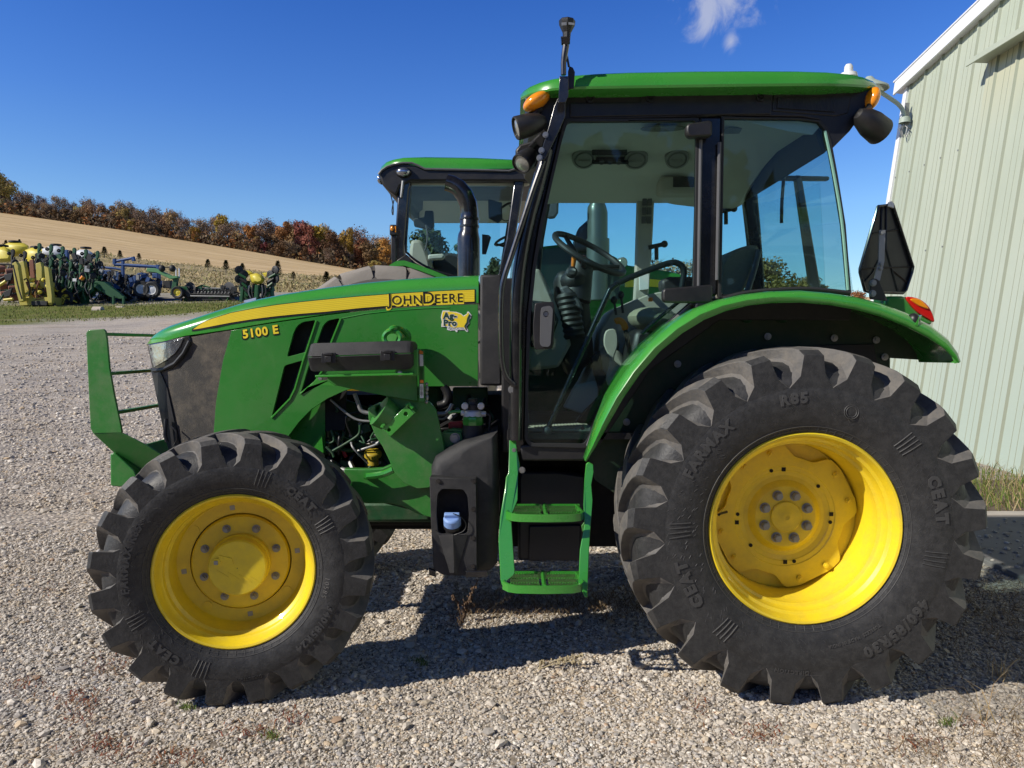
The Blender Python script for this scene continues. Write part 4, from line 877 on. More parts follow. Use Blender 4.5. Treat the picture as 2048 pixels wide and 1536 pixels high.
QI = [(1449, 237), (1600, 239), (1637, 244), (1648, 257), (1656, 282), (1669, 350), (1685, 450), (1697, 581), (1600, 580), (1520, 581), (1470, 586), (1448, 590), (1443, 584), (1446, 420)]
QW = empty('quarter_window', parent=TR, world=False)
g = G(); g.sheet(QO, 3.458, .03, holes=[QI]); g.out('window_frame', 'rubber_seal', QW, bevel=.003, org=TB)
g = G(); g.sheet(QI, 3.470, .004); g.out('window_glass', 'glass', QW, org=TB)
# thin pale green edges of the glass
g = G(); g.tube(sm([S(a, b, 3.462) for a, b in ((1650, 262), (1666, 338), (1684, 445), (1696, 580))], 5), .007, 6); g.out('glass_edge', pm('glass edge', (.22, .42, .33), .2, var=.1), QW, org=TB)
# rear screen: curves round the corner to the far side
RWN = empty('rear_window', parent=TR, world=False)
x0a, x0b = S(1650, 262, 3.5), S(1698, 582, 3.5)
g = G(); rings = [[Vector((x0a.x + .02, 3.50, x0a.z)), Vector((x0a.x + .05, YC, x0a.z)), Vector((x0a.x + .02, 2 * YC - 3.5, x0a.z))], [Vector((x0b.x + .02, 3.50, x0b.z)), Vector((x0b.x + .06, YC, x0b.z)), Vector((x0b.x + .02, 2 * YC - 3.5, x0b.z))]]
g.loft(rings, False); g.out('window_glass', 'glass_far', RWN, org=TB)
# far side glass and windscreen
FW_ = empty('far_side_window', parent=TR, world=False)
g = G(); g.sheet([(1092, 352), (1640, 356), (1652, 600), (1560, 640), (1076, 640), (1078, 470)], YFAR - .02, .004); g.out('window_glass', 'glass_far', FW_, org=TB)
WS = empty('windscreen', parent=TR, world=False)
a, b, c_ = S(1094, 290, 3.5), S(1046, 480, 3.5), S(1028, 640, 3.5)
g = G(); g.loft([[Vector((p.x, 3.52, p.z)), Vector((p.x - .05, YC, p.z)), Vector((p.x, 2 * YC - 3.52, p.z))] for p in (a, b, c_)], False); g.out('window_glass', 'glass_far', WS, org=TB)
# door hardware
HD = empty('door_handle', parent=TR, world=False)
g = G(); g.sheet(rnd([(1070, 606), (1108, 603), (1110, 640), (1107, 690), (1104, 698), (1072, 699), (1068, 694), (1066, 650)], 5, 3), 3.440, .025); g.out('handle_plate', 'black', HD, org=TB, bevel=.003)
g = G(); hp = [(1084, 614), (1100, 611), (1106, 618), (1104, 650), (1101, 690), (1096, 694), (1083, 693), (1080, 686), (1081, 640), (1082, 620)]
g.sheet(rnd(hp, 4, 3), 3.405, .03, holes=[circ(1092, 628, 6.2, 14, .9)]); g.out('pull', 'grey', HD, org=TB, bevel=.006)
c = S(1091.5, 628, 3.425); g = G(); g.lathe([(.014, -.01), (.014, .008), (.010, .012), (.001, .012)], c, (0, -1, 0), 18); g.out('lock', 'steel', HD, org=TB)
g = G(); g.sheet(rnd([(1326, 582), (1330, 577), (1420, 569), (1425, 571), (1426, 598), (1422, 606), (1332, 605), (1326, 600)], 4, 3), 3.385, .045); g.out('hinge', 'black', TR, bevel=.010)
g = G(); g.sheet(rnd([(1373, 252), (1378, 246), (1420, 240), (1425, 243), (1425, 269), (1420, 272), (1380, 274), (1373, 266)], 5, 3), 3.40, .05); g.out('hinge', 'black', TR, bevel=.010)
g = G(); g.box(S(1405, 612, 3.42), (.08, .06, .06)); g.out('hinge_foot', 'black', TR, bevel=.01)
for q in ((1401.5, 280, 1397, 575, .008), (1439, 285, 1434, 560, .009)): g = G(); g.tube([S(q[0], q[1], 3.452), S(q[2], q[3], 3.452)], q[4], 8); g.out('pillar_strip', 'grey', TR)
# pull bar inside the door and its strut
PB = pipe([(1095, 858, 3.50), (1120, 803, 3.50), (1170, 690, 3.50), (1214, 592, 3.50), (1222, 577, 3.50), (1236, 566, 3.50)], 3.50, .0125, 'pull_bar', 'black_gloss', TR, 10, 3)
pipe([(1236, 566, 3.50), (1262, 554, 3.50), (1320, 532, 3.50), (1345, 525, 3.50), (1360, 529, 3.50), (1368, 542, 3.50), (1364, 575, 3.50)], 3.5, .0145, 'pull_bar', 'dash', TR, 10, 4)
g = G(); c = S(1094, 860, 3.50); g.ell(c, (.022, .022, .022), 12, 8); g.out('bar_foot', 'grey', TR)
pipe([(1362, 600, 3.49), (1320, 634, 3.49), (1283, 668, 3.49)], 3.49, .009, 'gas_strut', 'black_gloss', TR, 8, 2)
# floor, sill, interior
z_f = S(1110, 858, 3.62).z
slab([(1040, 892), (1178, 893), (1172, 925), (1042, 925)], 3.47, 2 * YC - 3.47, 'cab_sill', 'black', TR)
fx0, fx1 = S(1035, 860, 3.6).x, S(1640, 860, 3.6).x
g = G(); g.box(((fx0 + fx1) / 2, YC, z_f - .02), (fx1 - fx0, 1.24, .03)); g.out('cab_floor', 'black', TR)
g = G(); a = S(1056, 862, 3.56).x; b = S(1182, 862, 3.56).x; g.box(((a + b) / 2, 3.66, z_f + .004), (b - a, .24, .012))
for k in range(16): g.box((a + (b - a) * (k + .5) / 16, 3.66, z_f + .012), (.004, .24, .006), Matrix.Rotation(R_(20), 3, 'Z'))
g.out('floor_mat', 'mat_floor', TR)
plate([(1160, 856), (1166, 852), (1170, 858), (1164, 861)], 3.455, .002, 'small_badge', 'decal_black', TR, 0)
plate([(1050, 650), (1270, 650), (1262, 862), (1050, 866)], YFAR - .05, .03, 'far_footwell', 'void', TR)
plate([(1056, 690), (1150, 680), (1180, 760), (1176, 846), (1056, 846)], YFAR - .10, .03, 'far_fender_inner', 'green_dark', TR)
plate([(1001, 556), (1032, 556), (1030, 905), (1003, 905), (1003, 770)], 3.62, .3, 'cab_cowl', 'black', TR, .01)
# dash / firewall on the left of the cab
plate([(1060, 540), (1078, 535), (1092, 560), (1140, 672), (1142, 690), (1118, 735), (1055, 742), (1050, 640)], 4.0, .5, 'dash_side', 'beige', TR, .02)
plate([(1062, 600), (1100, 604), (1118, 640), (1100, 690), (1062, 695)], 3.96, .04, 'dash_vent_panel', 'dash', TR, .01)
plate([(1112, 540), (1165, 540), (1180, 600), (1190, 720), (1140, 760), (1120, 700)], 4.12, .35, 'steering_console', 'dash', TR, .04)
g = G()
for k in range(8):
    a = S(1136 + k * 1.8, 600 + k * 11, 4.02); g.lathe([(.052, 0), (.062, .018), (.052, .036)], a, (-.15, 0, 1), 16)
g.out('column_bellows', 'dash', TR, ang=20)
g = G(); g.cyl(S(1150, 600, 4.06), S(1166, 520, 4.08), .085, .06, 16); g.ell(S(1148, 562, 4.06), (.075, .09, .06), 16, 8); g.out('steering_column', 'dash', TR)
plate([(1118, 575), (1135, 570), (1160, 600), (1168, 622), (1140, 608)], 3.97, .04, 'column_cover', 'grey', TR, .012)
# steering wheel
c = S(1179, 507, 4.06); A = S(1112, 470, 4.06); B = S(1247, 546, 4.06); u = (B - A) * .5; v_ = Vector((0, 1, 0)) * .20 + Vector((.05, 0, .055))
SW = empty('steering_wheel', parent=TR, world=False)
g = G(); g.tube([c + u * math.cos(2 * PI * k / 40) + v_ * math.sin(2 * PI * k / 40) for k in range(41)], .0165, 10, False); g.out('wheel_ring', 'dash', SW, org=TB)
hub = c + Vector((-.03, 0, -.075)); g = G()
for t in (.5, 2.6, 4.71): g.tube([hub, c + u * math.cos(t) * .98 + v_ * math.sin(t) * .98], [.02, .011], 8)
g.ell(hub, (.05, .05, .025)); g.out('wheel_spokes', 'dash', SW, org=TB)
g = G(); g.tube([S(1146, 536, 3.96), S(1148.5, 513, 3.95)], [.010, .014], 12); g.ell(S(1148.5, 513, 3.95), (.014, .014, .006)); g.out('shuttle_lever', 'orange', TR)
g = G(); g.ell(S(1166, 520, 3.98), (.026, .026, .026)); g.cyl(S(1166, 535, 3.98), S(1166, 520, 3.98), .012, n=8); g.out('spinner_knob', pm('dark red knob', (.10, .02, .008), .2, coat=.6), TR)
g = G(); g.lathe([(.03, 0), (.03, .02), (.02, .03)], S(1143, 546, 3.95), (0, -1, .3), 16); g.out('ignition', 'dash', TR)
# right hand consoles, seat
CON = plate(sm([(1200, 668), (1215, 640), (1228, 620), (1262, 604), (1300, 588), (1345, 582), (1390, 592), (1385, 640), (1330, 690), (1270, 760), (1240, 760), (1238, 690), (1222, 680), (1222, 720), (1200, 720)], 3, True), 4.18, .42, 'side_console', 'beige', TR, .03, ang=50)
plate([(1170, 770), (1185, 740), (1205, 700), (1215, 690), (1240, 700), (1262, 740), (1250, 830), (1190, 850), (1150, 800)], 4.05, .5, 'seat_pedestal', 'beige', TR, .03)
plate([(1126, 815), (1150, 770), (1200, 760), (1196, 800), (1170, 830)], 4.00, .04, 'fender_liner', 'beige_lt', TR, .01)
plate([(1180, 715), (1200, 700), (1206, 740), (1230, 775), (1230, 845), (1150, 845), (1170, 820), (1200, 790)], 3.98, .05, 'seat_base_cover', 'black', TR, .01)
g = G(); c = S(1308, 640, 3.92); g.ell(c, (.135, .24, .065), 20, 10, Matrix.Rotation(R_(8), 3, 'Y')); SEAT = g.out('seat_cushion', 'fabric', TR)
plate(sm([(1438, 560), (1442, 528), (1462, 504), (1490, 492), (1512, 490), (1520, 500), (1512, 530), (1492, 575), (1470, 600), (1436, 600)], 4, True), 3.95, .42, 'seat_back', 'fabric_dk', TR, .05, ang=60)
pipe([(1518, 500), (1508, 540), (1492, 590)], 3.93, .016, 'seat_back_trim', 'grey', TR, 8)
plate([(1270, 660), (1380, 640), (1375, 700), (1290, 760), (1255, 730)], 3.86, .3, 'seat_suspension', 'black', TR, .03)
plate(sm([(1212, 662), (1232, 660), (1236, 690), (1228, 720), (1244, 740), (1228, 778), (1212, 760), (1220, 720), (1208, 690)], 3, True), 3.90, .02, 'lever_console', 'beige', TR, .006)
g = G(); g.tube(sm([S(a, b, 3.72) for a, b in ((1230, 644), (1238, 641), (1247, 647), (1251, 660))], 4), [.012] + [.017] * 11 + [.012], 10); g.out('park_brake_grip', 'orange', TR)
g = G(); g.tube([S(1251, 660, 3.72), S(1262, 715, 3.72)], .010, 8); g.out('park_brake_lever', 'black', TR)
g = G(); g.box(S(1301, 599, 4.1), (.022, .03, .022)); g.out('console_switch', 'orange', TR, bevel=.004)
for (x, y, x2, y2) in ((1242, 590, 1246, 626), (1228, 600, 1232, 630)): g = G(); g.tube([S(x2, y2, 4.15), S(x, y, 4.15)], .007, 6); g.ell(S(x, y, 4.15), (.018, .018, .022)); g.out('control_lever', 'dash', TR)
g = G(); g.sheet([(1279, 548), (1298, 546), (1297, 578), (1280, 580)], 4.68, .02); g.out('fuse_label', 'white', TR)
plate([(1322, 560), (1340, 553), (1392, 553), (1392, 580), (1325, 584)], 4.45, .12, 'arm_rest', 'dash', TR, .02)
for (x, y, Y) in ((1455, 421, 4.72), (1316, 492, 4.70)):
    HDL = G(); p = S(x, y, Y); HDL.tube([p + Vector((-.06, 0, -.01)), p + Vector((.03, 0, .01))], .014, 8); HDL.ell(p + Vector((.04, 0, .012)), (.022, .02, .022)); HDL.tube([p + Vector((-.01, 0, 0)), p + Vector((-.008, 0, -.085))], .013, 8); HDL.out('window_latch', 'dash', TR)
pipe([(1561, 308, 4.3), (1568, 340, 4.3), (1564, 400, 4.3), (1563, 446, 4.3)], 4.3, .010, 'rear_wiper', 'black', TR, 6, 3)
# --- lamps on the roof corners
g = G(); g.ell(S(1073, 203, 3.44), (.068, .06, .034), 22, 12, Matrix.Rotation(R_(-30), 3, 'Y')); g.out('turn_signal', 'orange_lens', TR)
g = G(); g.ell(S(1744, 197, 3.46), (.030, .05, .052), 18, 10, Matrix.Rotation(R_(15), 3, 'Y')); g.out('turn_signal', 'orange_lens', TR)
def work_light(px, py, Y, r, d, ln, nm='work_light'):
    d = Vector(d).normalized(); c = S(px, py, Y); wl = empty(nm, parent=TR, world=False)
    g = G(); g.lathe([(r, ln * .5), (r * 1.06, ln * .45), (r * 1.02, 0), (r * .8, -ln * .4), (r * .4, -ln * .62), (.001, -ln * .66)], c, d, 26); g.lathe([(r * .93, ln * .5), (r * .93, ln * .40)], c, d, 26); g.lathe([(r, ln * .5), (r * .93, ln * .5)], c, d, 26); g.out('lamp_housing', 'black', wl, org=TB)
    g = G(); g.lathe([(r * .93, ln * .40), (r * .6, ln * .46), (.001, ln * .48)], c, d, 26); g.out('lamp_lens', 'lamp', wl, org=TB)
    g = G(); b = c - d * ln * .2; g.tube([b + Vector((0, 0, r * .8)), b + Vector((.03, .02, r * 1.5))], .012, 8); g.out('lamp_bracket', 'black', wl, org=TB)
work_light(1058, 250, 3.42, .050, (-.93, -.20, -.30), .13)
work_light(1053, 318, 3.52, .046, (-.50, -.62, -.60), .11)
work_light(1742, 248, 3.44, .060, (.80, .32, -.42), .14)
plate([(1040, 288), (1062, 282), (1082, 262), (1096, 262), (1078, 330), (1050, 335), (1034, 318), (1030, 300)], 3.56, .06, 'lamp_mount', 'black', TR, .01)
# guidance receiver mast
MA = empty('camera_mast', parent=TR, world=False); Ym = 3.325
plate([(1119, 152), (1137, 152), (1137, 192), (1131, 205), (1117, 205)], Ym, .014, 'mast_foot', 'black_gloss', MA, .002)
plate([(1136, 143), (1139, 132), (1146, 135), (1150, 144), (1148, 176), (1137, 178)], Ym + .02, .012, 'mast_fin', 'black', MA, .002)
g = G(); g.tube([S(1127, 150, Ym), S(1127, 126, Ym), S(1129, 110, Ym), S(1132, 90, Ym)], [.012, .012, .014, .015], 10); g.out('mast_post', 'black_gloss', MA, org=TB)
pipe([(1134, 112), (1136, 124), (1138, 134)], Ym + .01, .005, 'mast_cable', 'black', MA, 6)
g = G(); g.cyl(S(1122, 82, Ym) , S(1139, 80, Ym), .018, n=12); g.cyl(S(1132, 81, Ym - .03), S(1132, 81, Ym + .02), .016, n=12); g.out('mast_clamp', 'black_gloss', MA, org=TB)
c = S(1133, 80, Ym); tz = S(1133, 40, Ym).z - c.z
g = G(); g.lathe([(.016, 0), (.018, tz * .35), (.034, tz * .72), (.036, tz * .95), (.033, tz), (.001, tz)], c, (.03, 0, 1), 8); g.out('camera_head', 'black', MA, org=TB, ang=20)
plate([(1123, 45), (1133, 44), (1133, 50), (1123, 51)], Ym - .036, .002, 'camera_label', 'steel_dull', MA, 0); plate([(1137, 44), (1149, 46), (1149, 50), (1137, 49)], Ym - .034, .002, 'camera_label', 'steel_dull', MA, 0)
g = G(); c = S(1697, 147, 3.9); g.lathe([(.045, 0), (.040, .02), (.022, .025), (.020, .055), (.014, .065), (.001, .066)], c + Vector((0, 0, -.02)), (0, 0, 1), 16); g.out('antenna_base', 'white', TR)
# --- rear fender
OUT_ = [(1169, 920), (1178, 893), (1196, 845), (1222, 792), (1256, 740), (1298, 690), (1345, 648), (1392, 618), (1440, 600), (1490, 589), (1540, 583), (1600, 581), (1660, 586), (1712, 594), (1760, 606), (1812, 626), (1860, 650), (1896, 678), (1914, 704), (1919, 722)]
INN = [(1172, 924), (1192, 893), (1216, 850), (1246, 797), (1280, 748), (1320, 703), (1364, 667), (1408, 640), (1452, 622), (1498, 611), (1545, 606), (1602, 605), (1660, 610), (1712, 619), (1760, 632), (1812, 652), (1858, 675), (1892, 698), (1910, 716), (1918, 726)]
g = G(); rings = []
for (a, b), (c, d) in zip(OUT_, INN):
    m = ((a + c) / 2, (b + d) / 2); lip = S(c, d, 3.235); mid = S(*m, 3.222); top = S(a, b, 3.26)
    k = .31 if a > 1250 else .05 + .26 * max(0, (a - 1169) / 81)
    t2 = top + Vector((0, .06, .004)); t3 = Vector((top.x, 3.26 + k, top.z - .004))
    i1 = lip + Vector((0, .012, 0)); ctr = Vector((RW.x, 0, RW.z)); dv = (Vector((top.x, 0, top.z)) - ctr).normalized() * .012
    rings.append([t3, t2, top, top.lerp(mid, .5) + Vector((0, -.010, 0)), mid, lip.lerp(mid, .4) + Vector((0, -.003, 0)), lip, i1, top.lerp(mid, .8) + Vector((0, .02, 0)) - dv, top + Vector((0, .02, 0)) - dv, t3 - dv])
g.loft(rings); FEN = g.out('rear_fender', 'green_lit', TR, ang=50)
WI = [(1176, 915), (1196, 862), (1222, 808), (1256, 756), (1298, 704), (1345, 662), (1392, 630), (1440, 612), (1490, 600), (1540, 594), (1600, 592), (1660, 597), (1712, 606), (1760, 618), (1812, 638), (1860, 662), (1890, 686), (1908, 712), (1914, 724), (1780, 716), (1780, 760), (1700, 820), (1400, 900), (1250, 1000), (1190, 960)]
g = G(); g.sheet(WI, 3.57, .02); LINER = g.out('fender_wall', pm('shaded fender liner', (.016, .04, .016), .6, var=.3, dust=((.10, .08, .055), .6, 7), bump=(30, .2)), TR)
plate([(1560, 706), (1640, 690), (1748, 688), (1752, 712), (1756, 728), (1720, 760), (1560, 760)], 3.56, .01, 'mud_guard_bracket', 'black', TR, .002)
for q in ((1535, 673), (1668, 676), (1752, 680), (1769, 714), (1355, 728), (1253, 844)):
    c = S(q[0], q[1], 3.565); g = G(); g.lathe([(.017, 0), (.017, .006), (.008, .007), (.008, .012), (.001, .012)], c, (0, -1, 0), 16); g.out('fender_bolt', 'steel' if q[0] > 1400 and q[0] != 1752 else 'steel_dull', TR)
for q in ((1494, 632), (1564, 632)):
    c = S(q[0], q[1], 3.565); g = G(); g.ell(c, (.036, .02, .034)); g.out('wall_dimple', 'green_dark', TR)
# body side below the quarter window, behind the fender line
plate([(1392, 600), (1440, 596), (1500, 588), (1700, 586), (1705, 600), (1700, 640), (1440, 640), (1300, 740), (1200, 890), (1180, 890), (1250, 745), (1330, 655)], 3.50, .03, 'cab_side', 'black', TR, .003)
g = G(); g.tube(sm([S(a, b, 3.452) for a, b in ((1388, 606), (1340, 648), (1292, 694), (1252, 742), (1216, 800), (1190, 856), (1176, 892))], 5), .010, 8); g.out('door_seal', 'grey', TR)
g = G(); g.tube(sm([S(a, b, 3.46) for a, b in ((1446, 597), (1490, 586), (1550, 580), (1620, 578), (1700, 586))], 4), .010, 8); g.out('window_seal', 'rubber_seal', TR)
# far fender, tail lamp, slow vehicle sign
g = G(); rings = []
for (a, b) in OUT_:
    p = S(a, b, 3.26); rings.append([Vector((p.x, 2 * YC - 3.24, p.z)), Vector((p.x, 2 * YC - 3.57, p.z)), Vector((p.x, 2 * YC - 3.57, p.z - .02)), Vector((p.x, 2 * YC - 3.24, p.z - .02))])
g.loft(rings); g.out('rear_fender', 'green', TR, ang=50)
TL = empty('tail_light', parent=TR, world=False)
g = G(); g.sheet(sm([(1812, 594), (1835, 596), (1852, 606), (1864, 622), (1870, 644), (1856, 637), (1838, 626), (1822, 610)], 3, True), 3.62, .10); g.out('red_lens', 'red_lens', TL, org=TB, bevel=.012)
g = G(); g.sheet(sm([(1822, 598), (1838, 598), (1851, 608), (1858, 618), (1842, 613), (1830, 606)], 3, True), 3.612, .03); g.out('amber_lens', 'orange_lens', TL, org=TB, bevel=.006)
plate([(1774, 592), (1810, 592), (1824, 612), (1842, 630), (1868, 644), (1860, 652), (1800, 640), (1770, 612)], 3.62, .14, 'tail_light_housing', 'green', TR, .012)
g = G(); g.ell(S(1827, 640, 3.25), (.026, .03, .030)); g.out('fender_lamp_plug', 'black', TR)
g = G(); g.prism([S(1838, 634, 3.22), S(1844, 630, 3.24), S(1836, 652, 3.22), S(1830, 650, 3.22)], (0, .03, 0)); g.out('fender_tab', 'green_lit', TR)
SG = empty('slow_vehicle_sign', parent=TR, world=False); Yn = 3.60
def SP_(px, py): return 3.60 + (px - 1720) * .0008
SO = [(1756, 413), (1785, 408), (1826, 534), (1824, 544), (1812, 580), (1806, 586), (1738, 584), (1730, 582), (1720, 545), (1720, 538)]
g = G(); g.sheet(SO, lambda a, b: SP_(a, b) + .01, .006); g.out('sign_plate', 'black', SG, org=TB)
g = G(); g.tube([S(a, b, SP_(a, b)) for a, b in SO + SO[:1]], .0075, 8); g.out('sign_rim', 'black_gloss', SG, org=TB)
g = G()
for q in (((1764, 412), (1762, 465)), ((1773, 411), (1772, 500)), ((1745, 467), (1796, 459)), ((1724, 537), (1822, 533)), ((1772, 495), (1796, 582)), ((1785, 540), (1814, 564)), ((1750, 540), (1728, 566)), ((1758, 520), (1746, 545))):
    g.tube([S(a, b, SP_(a, b) + .006) for a, b in q], .004, 5)
g.out('sign_ribs', 'black', SG, org=TB)
g = G(); pts = [(1765, 460), (1763, 522), (1760, 534), (1754, 560)]
ra, rb = [S(a - 6, b, 3.58) for a, b in pts], [S(a + 6, b + (1 if b > 530 else 0), 3.58) for a, b in pts]
va, vb = g.ring(ra), g.ring(rb); vc, vd = g.ring([p + Vector((0, .006, 0)) for p in ra]), g.ring([p + Vector((0, .006, 0)) for p in rb])
for k in range(3): g.face((va[k], vb[k], vb[k + 1], va[k + 1])); g.face((vc[k], vc[k + 1], vd[k + 1], vd[k])); g.face((va[k], va[k + 1], vc[k + 1], vc[k])); g.face((vb[k + 1], vb[k], vd[k], vd[k + 1]))
g.face((va[0], vc[0], vd[0], vb[0])); g.out('sign_strap', 'steel_dull', SG, org=TB)
for q in ((1764, 466), (1763, 528), (1762, 537)): bolt(q[0], q[1], 3.576, .007, 'steel_dull', 'sign_bolt', SG)
plate(rnd([(1740, 562), (1748, 556), (1758, 560), (1776, 602), (1742, 598)], 4, 3), 3.56, .02, 'sign_bracket', 'black_tex', SG, .003)
for q in ((1746, 566), (1745, 587)): bolt(q[0], q[1], 3.556, .013, 'steel_dull', 'sign_bolt', SG)
g = G(); g.sheet([(1778, 404), (1784, 402), (1788, 408), (1788, 416), (1776, 412)], 3.63, .01); g.out('sign_clip', 'white', SG, org=TB)
# ================================================================== land
YT = {28: [(0, 645), (200, 640), (350, 630), (460, 618), (700, 640), (1024, 668), (1500, 692), (2400, 696)],
      36: [(0, 607), (250, 607), (460, 603), (700, 610), (1024, 645), (1500, 678), (2400, 685)],
      45: [(0, 585), (350, 586), (700, 584), (1024, 625), (1500, 662), (2400, 670)],
      60: [(0, 545), (205, 553), (350, 561), (560, 568), (700, 569), (1024, 603), (1500, 640), (2400, 650)],
      80: [(-300, 470), (0, 489), (205, 507), (290, 520), (415, 533), (560, 547), (700, 554), (1024, 592), (1500, 625), (2400, 635)],
      130: [(-300, 432), (0, 455), (350, 505), (560, 532), (700, 547), (1024, 582), (1500, 608), (2400, 615)],
      205: [(-300, 380), (0, 424), (100, 438), (250, 460), (350, 477), (500, 502), (600, 520), (700, 537), (800, 553), (1024, 574), (1500, 592), (2400, 600)],
      300: [(-300, 380), (0, 424), (250, 462), (500, 506), (700, 542), (1024, 576), (1500, 592), (2400, 600)]}
KY = sorted(YT)
def zimg(px, Y):
    px = min(max(px, -300), 2400)
    return S(px, lerp(px, YT[Y]), Y).z
def ground_z(X, Y):
    px = 1024 + 1500 * X / max(Y, 4)
    if Y <= 28:
        t = max(0, Y - 6.5) / 21.5
        px = min(max(px, -300), 2400); return zimg(px, 28) * t ** lerp(px, [(600, 1.25), (1500, 1.6)])
    if Y >= 300: return zimg(px, 300)
    for a, b in zip(KY, KY[1:]):
        if a <= Y <= b:
            f = (Y - a) / (b - a); return zimg(px, a) * (1 - f) + zimg(px, b) * f
def P_on(px, Y, dz=0):
    """ground point under a photo column at distance Y"""
    X = (px - 1024) / 1500 * Y * 1.0005; return Vector((X, Y, ground_z(X, Y) + dz))
def land_strip(name, ys, half, nx, mat, kind='structure', amp=0):
    g = G(); rows = []
    for Y in ys:
        h = half(Y); rw = []
        for i in range(nx + 1):
            X = -h + 2 * h * i / nx; rw.append(g.bm.verts.new((X, Y, ground_z(X, Y) + (amp * math.sin(X * 1.3 + Y) * math.cos(Y * .9) if amp else 0))))
        rows.append(rw)
    for a, b in zip(rows, rows[1:]):
        for i in range(nx): g.face((a[i], a[i + 1], b[i + 1], b[i]))
    o = g.out(name, mat, None, ang=180); return tag(o, kind=kind)
def ramp(t, fac, stops):
    r = N(t, 'ShaderNodeValToRGB'); e = r.color_ramp.elements
    while len(e) < len(stops): e.new(.5)
    for k, (p, c) in enumerate(stops): e[k].position = p; e[k].color = c3(c)
    L(t, fac, r.inputs[0]); return r.outputs[0]
def noise(t, vec, scale, detail=6, rough=.6, sc=None):
    n = N(t, 'ShaderNodeTexNoise'); n.inputs['Scale'].default_value = scale; n.inputs['Detail'].default_value = detail; n.inputs['Roughness'].default_value = rough
    if sc: mp = N(t, 'ShaderNodeMapping'); mp.inputs['Scale'].default_value = sc; L(t, vec, mp.inputs['Vector']); vec = mp.outputs[0]
    L(t, vec, n.inputs['Vector']); return n.outputs[0]
def mixc_(t, f, a, b, bt='MIX'):
    m = N(t, 'ShaderNodeMixRGB', blend_type=bt)
    if isinstance(f, float): m.inputs['Fac'].default_value = f
    else: L(t, f, m.inputs['Fac'])
    for s_, v in (('Color1', a), ('Color2', b)):
        if isinstance(v, tuple): m.inputs[s_].default_value = c3(v)
        else: L(t, v, m.inputs[s_])
    return m.outputs[0]
def mrange(t, v, a, b, c=0, d=1):
    m = N(t, 'ShaderNodeMapRange'); m.inputs['From Min'].default_value = a; m.inputs['From Max'].default_value = b; m.inputs['To Min'].default_value = c; m.inputs['To Max'].default_value = d; L(t, v, m.inputs['Value']); return m.outputs[0]
def gravel_nodes(t, b):
    tc = N(t, 'ShaderNodeTexCoord'); v = tc.outputs['Object']
    vo = N(t, 'ShaderNodeTexVoronoi'); vo.inputs['Scale'].default_value = 34; L(t, v, vo.inputs['Vector']); vo.inputs['Randomness'].default_value = 1
    sep = N(t, 'ShaderNodeSeparateColor'); L(t, vo.outputs['Color'], sep.inputs[0])
    col = ramp(t, sep.outputs[0], [(0, (.17, .15, .125)), (.35, (.33, .295, .25)), (.65, (.46, .41, .35)), (.85, (.54, .47, .38)), (1, (.62, .58, .51))])
    big = noise(t, v, .45, 8, .65); tan = ramp(t, big, [(.38, (.82, .80, .82)), (.52, (1, .97, .93)), (.66, (1.0, .86, .68))])
    col = mixc_(t, .9, col, tan, 'MULTIPLY')
    streak = noise(t, v, .8, 7, .65, (.5, 2.6, 1)); col = mixc_(t, .75, col, ramp(t, streak, [(.36, (.60, .58, .57)), (.5, (.95, .94, .93)), (.68, (1.15, 1.12, 1.08))]), 'MULTIPLY')
    sp = N(t, 'ShaderNodeSeparateXYZ'); L(t, v, sp.inputs[0]); far = mrange(t, sp.outputs['Y'], 5, 13)
    col = mixc_(t, far, col, mixc_(t, .55, col, mixc_(t, .8, (.43, .39, .35), ramp(t, streak, [(.35, (.62, .60, .60)), (.5, (1, 1, 1)), (.65, (1.2, 1.17, 1.12))]), 'MULTIPLY')))
    bp = N(t, 'ShaderNodeBump'); bp.inputs['Strength'].default_value = .9; bp.inputs['Distance'].default_value = .012; L(t, vo.outputs['Distance'], bp.inputs['Height']); bp.invert = True
    fine = N(t, 'ShaderNodeBump'); fine.inputs['Strength'].default_value = .5; fine.inputs['Distance'].default_value = .02; L(t, noise(t, v, 9, 10, .7), fine.inputs['Height']); L(t, bp.outputs[0], fine.inputs['Normal'])
    L(t, fine.outputs[0], b.inputs['Normal']); b.inputs['Roughness'].default_value = .92; b.inputs['Specular IOR Level'].default_value = .2
    return col, v
m, t, b = new_mat('gravel ground'); col, v = gravel_nodes(t, b); L(t, col, b.inputs['Base Color']); M['gravel'] = m
m, t, b = new_mat('grass verge'); col, v = gravel_nodes(t, b)
gr = ramp(t, noise(t, v, 1.3, 9, .7), [(.3, (.075, .095, .016)), (.5, (.12, .145, .024)), (.62, (.17, .165, .05)), (.75, (.22, .18, .09))])
sp = N(t, 'ShaderNodeSeparateXYZ'); L(t, v, sp.inputs[0])
nz = noise(t, v, .35, 8, .65, (.45, 1, 1)); ad = N(t, 'ShaderNodeMath', operation='MULTIPLY_ADD'); L(t, nz, ad.inputs[0]); ad.inputs[1].default_value = 7; L(t, sp.outputs['Y'], ad.inputs[2])
f1 = mrange(t, ad.outputs[0], 30.2, 32.2); f2 = mrange(t, ad.outputs[0], 37.5, 40, 1, .25); mm = N(t, 'ShaderNodeMath', operation='MULTIPLY'); L(t, f1, mm.inputs[0]); L(t, f2, mm.inputs[1])
L(t, mixc_(t, mm.outputs[0], col, gr), b.inputs['Base Color']); M['verge'] = m
m, t, b = new_mat('rough grass'); tc = N(t, 'ShaderNodeTexCoord'); v = tc.outputs['Object']
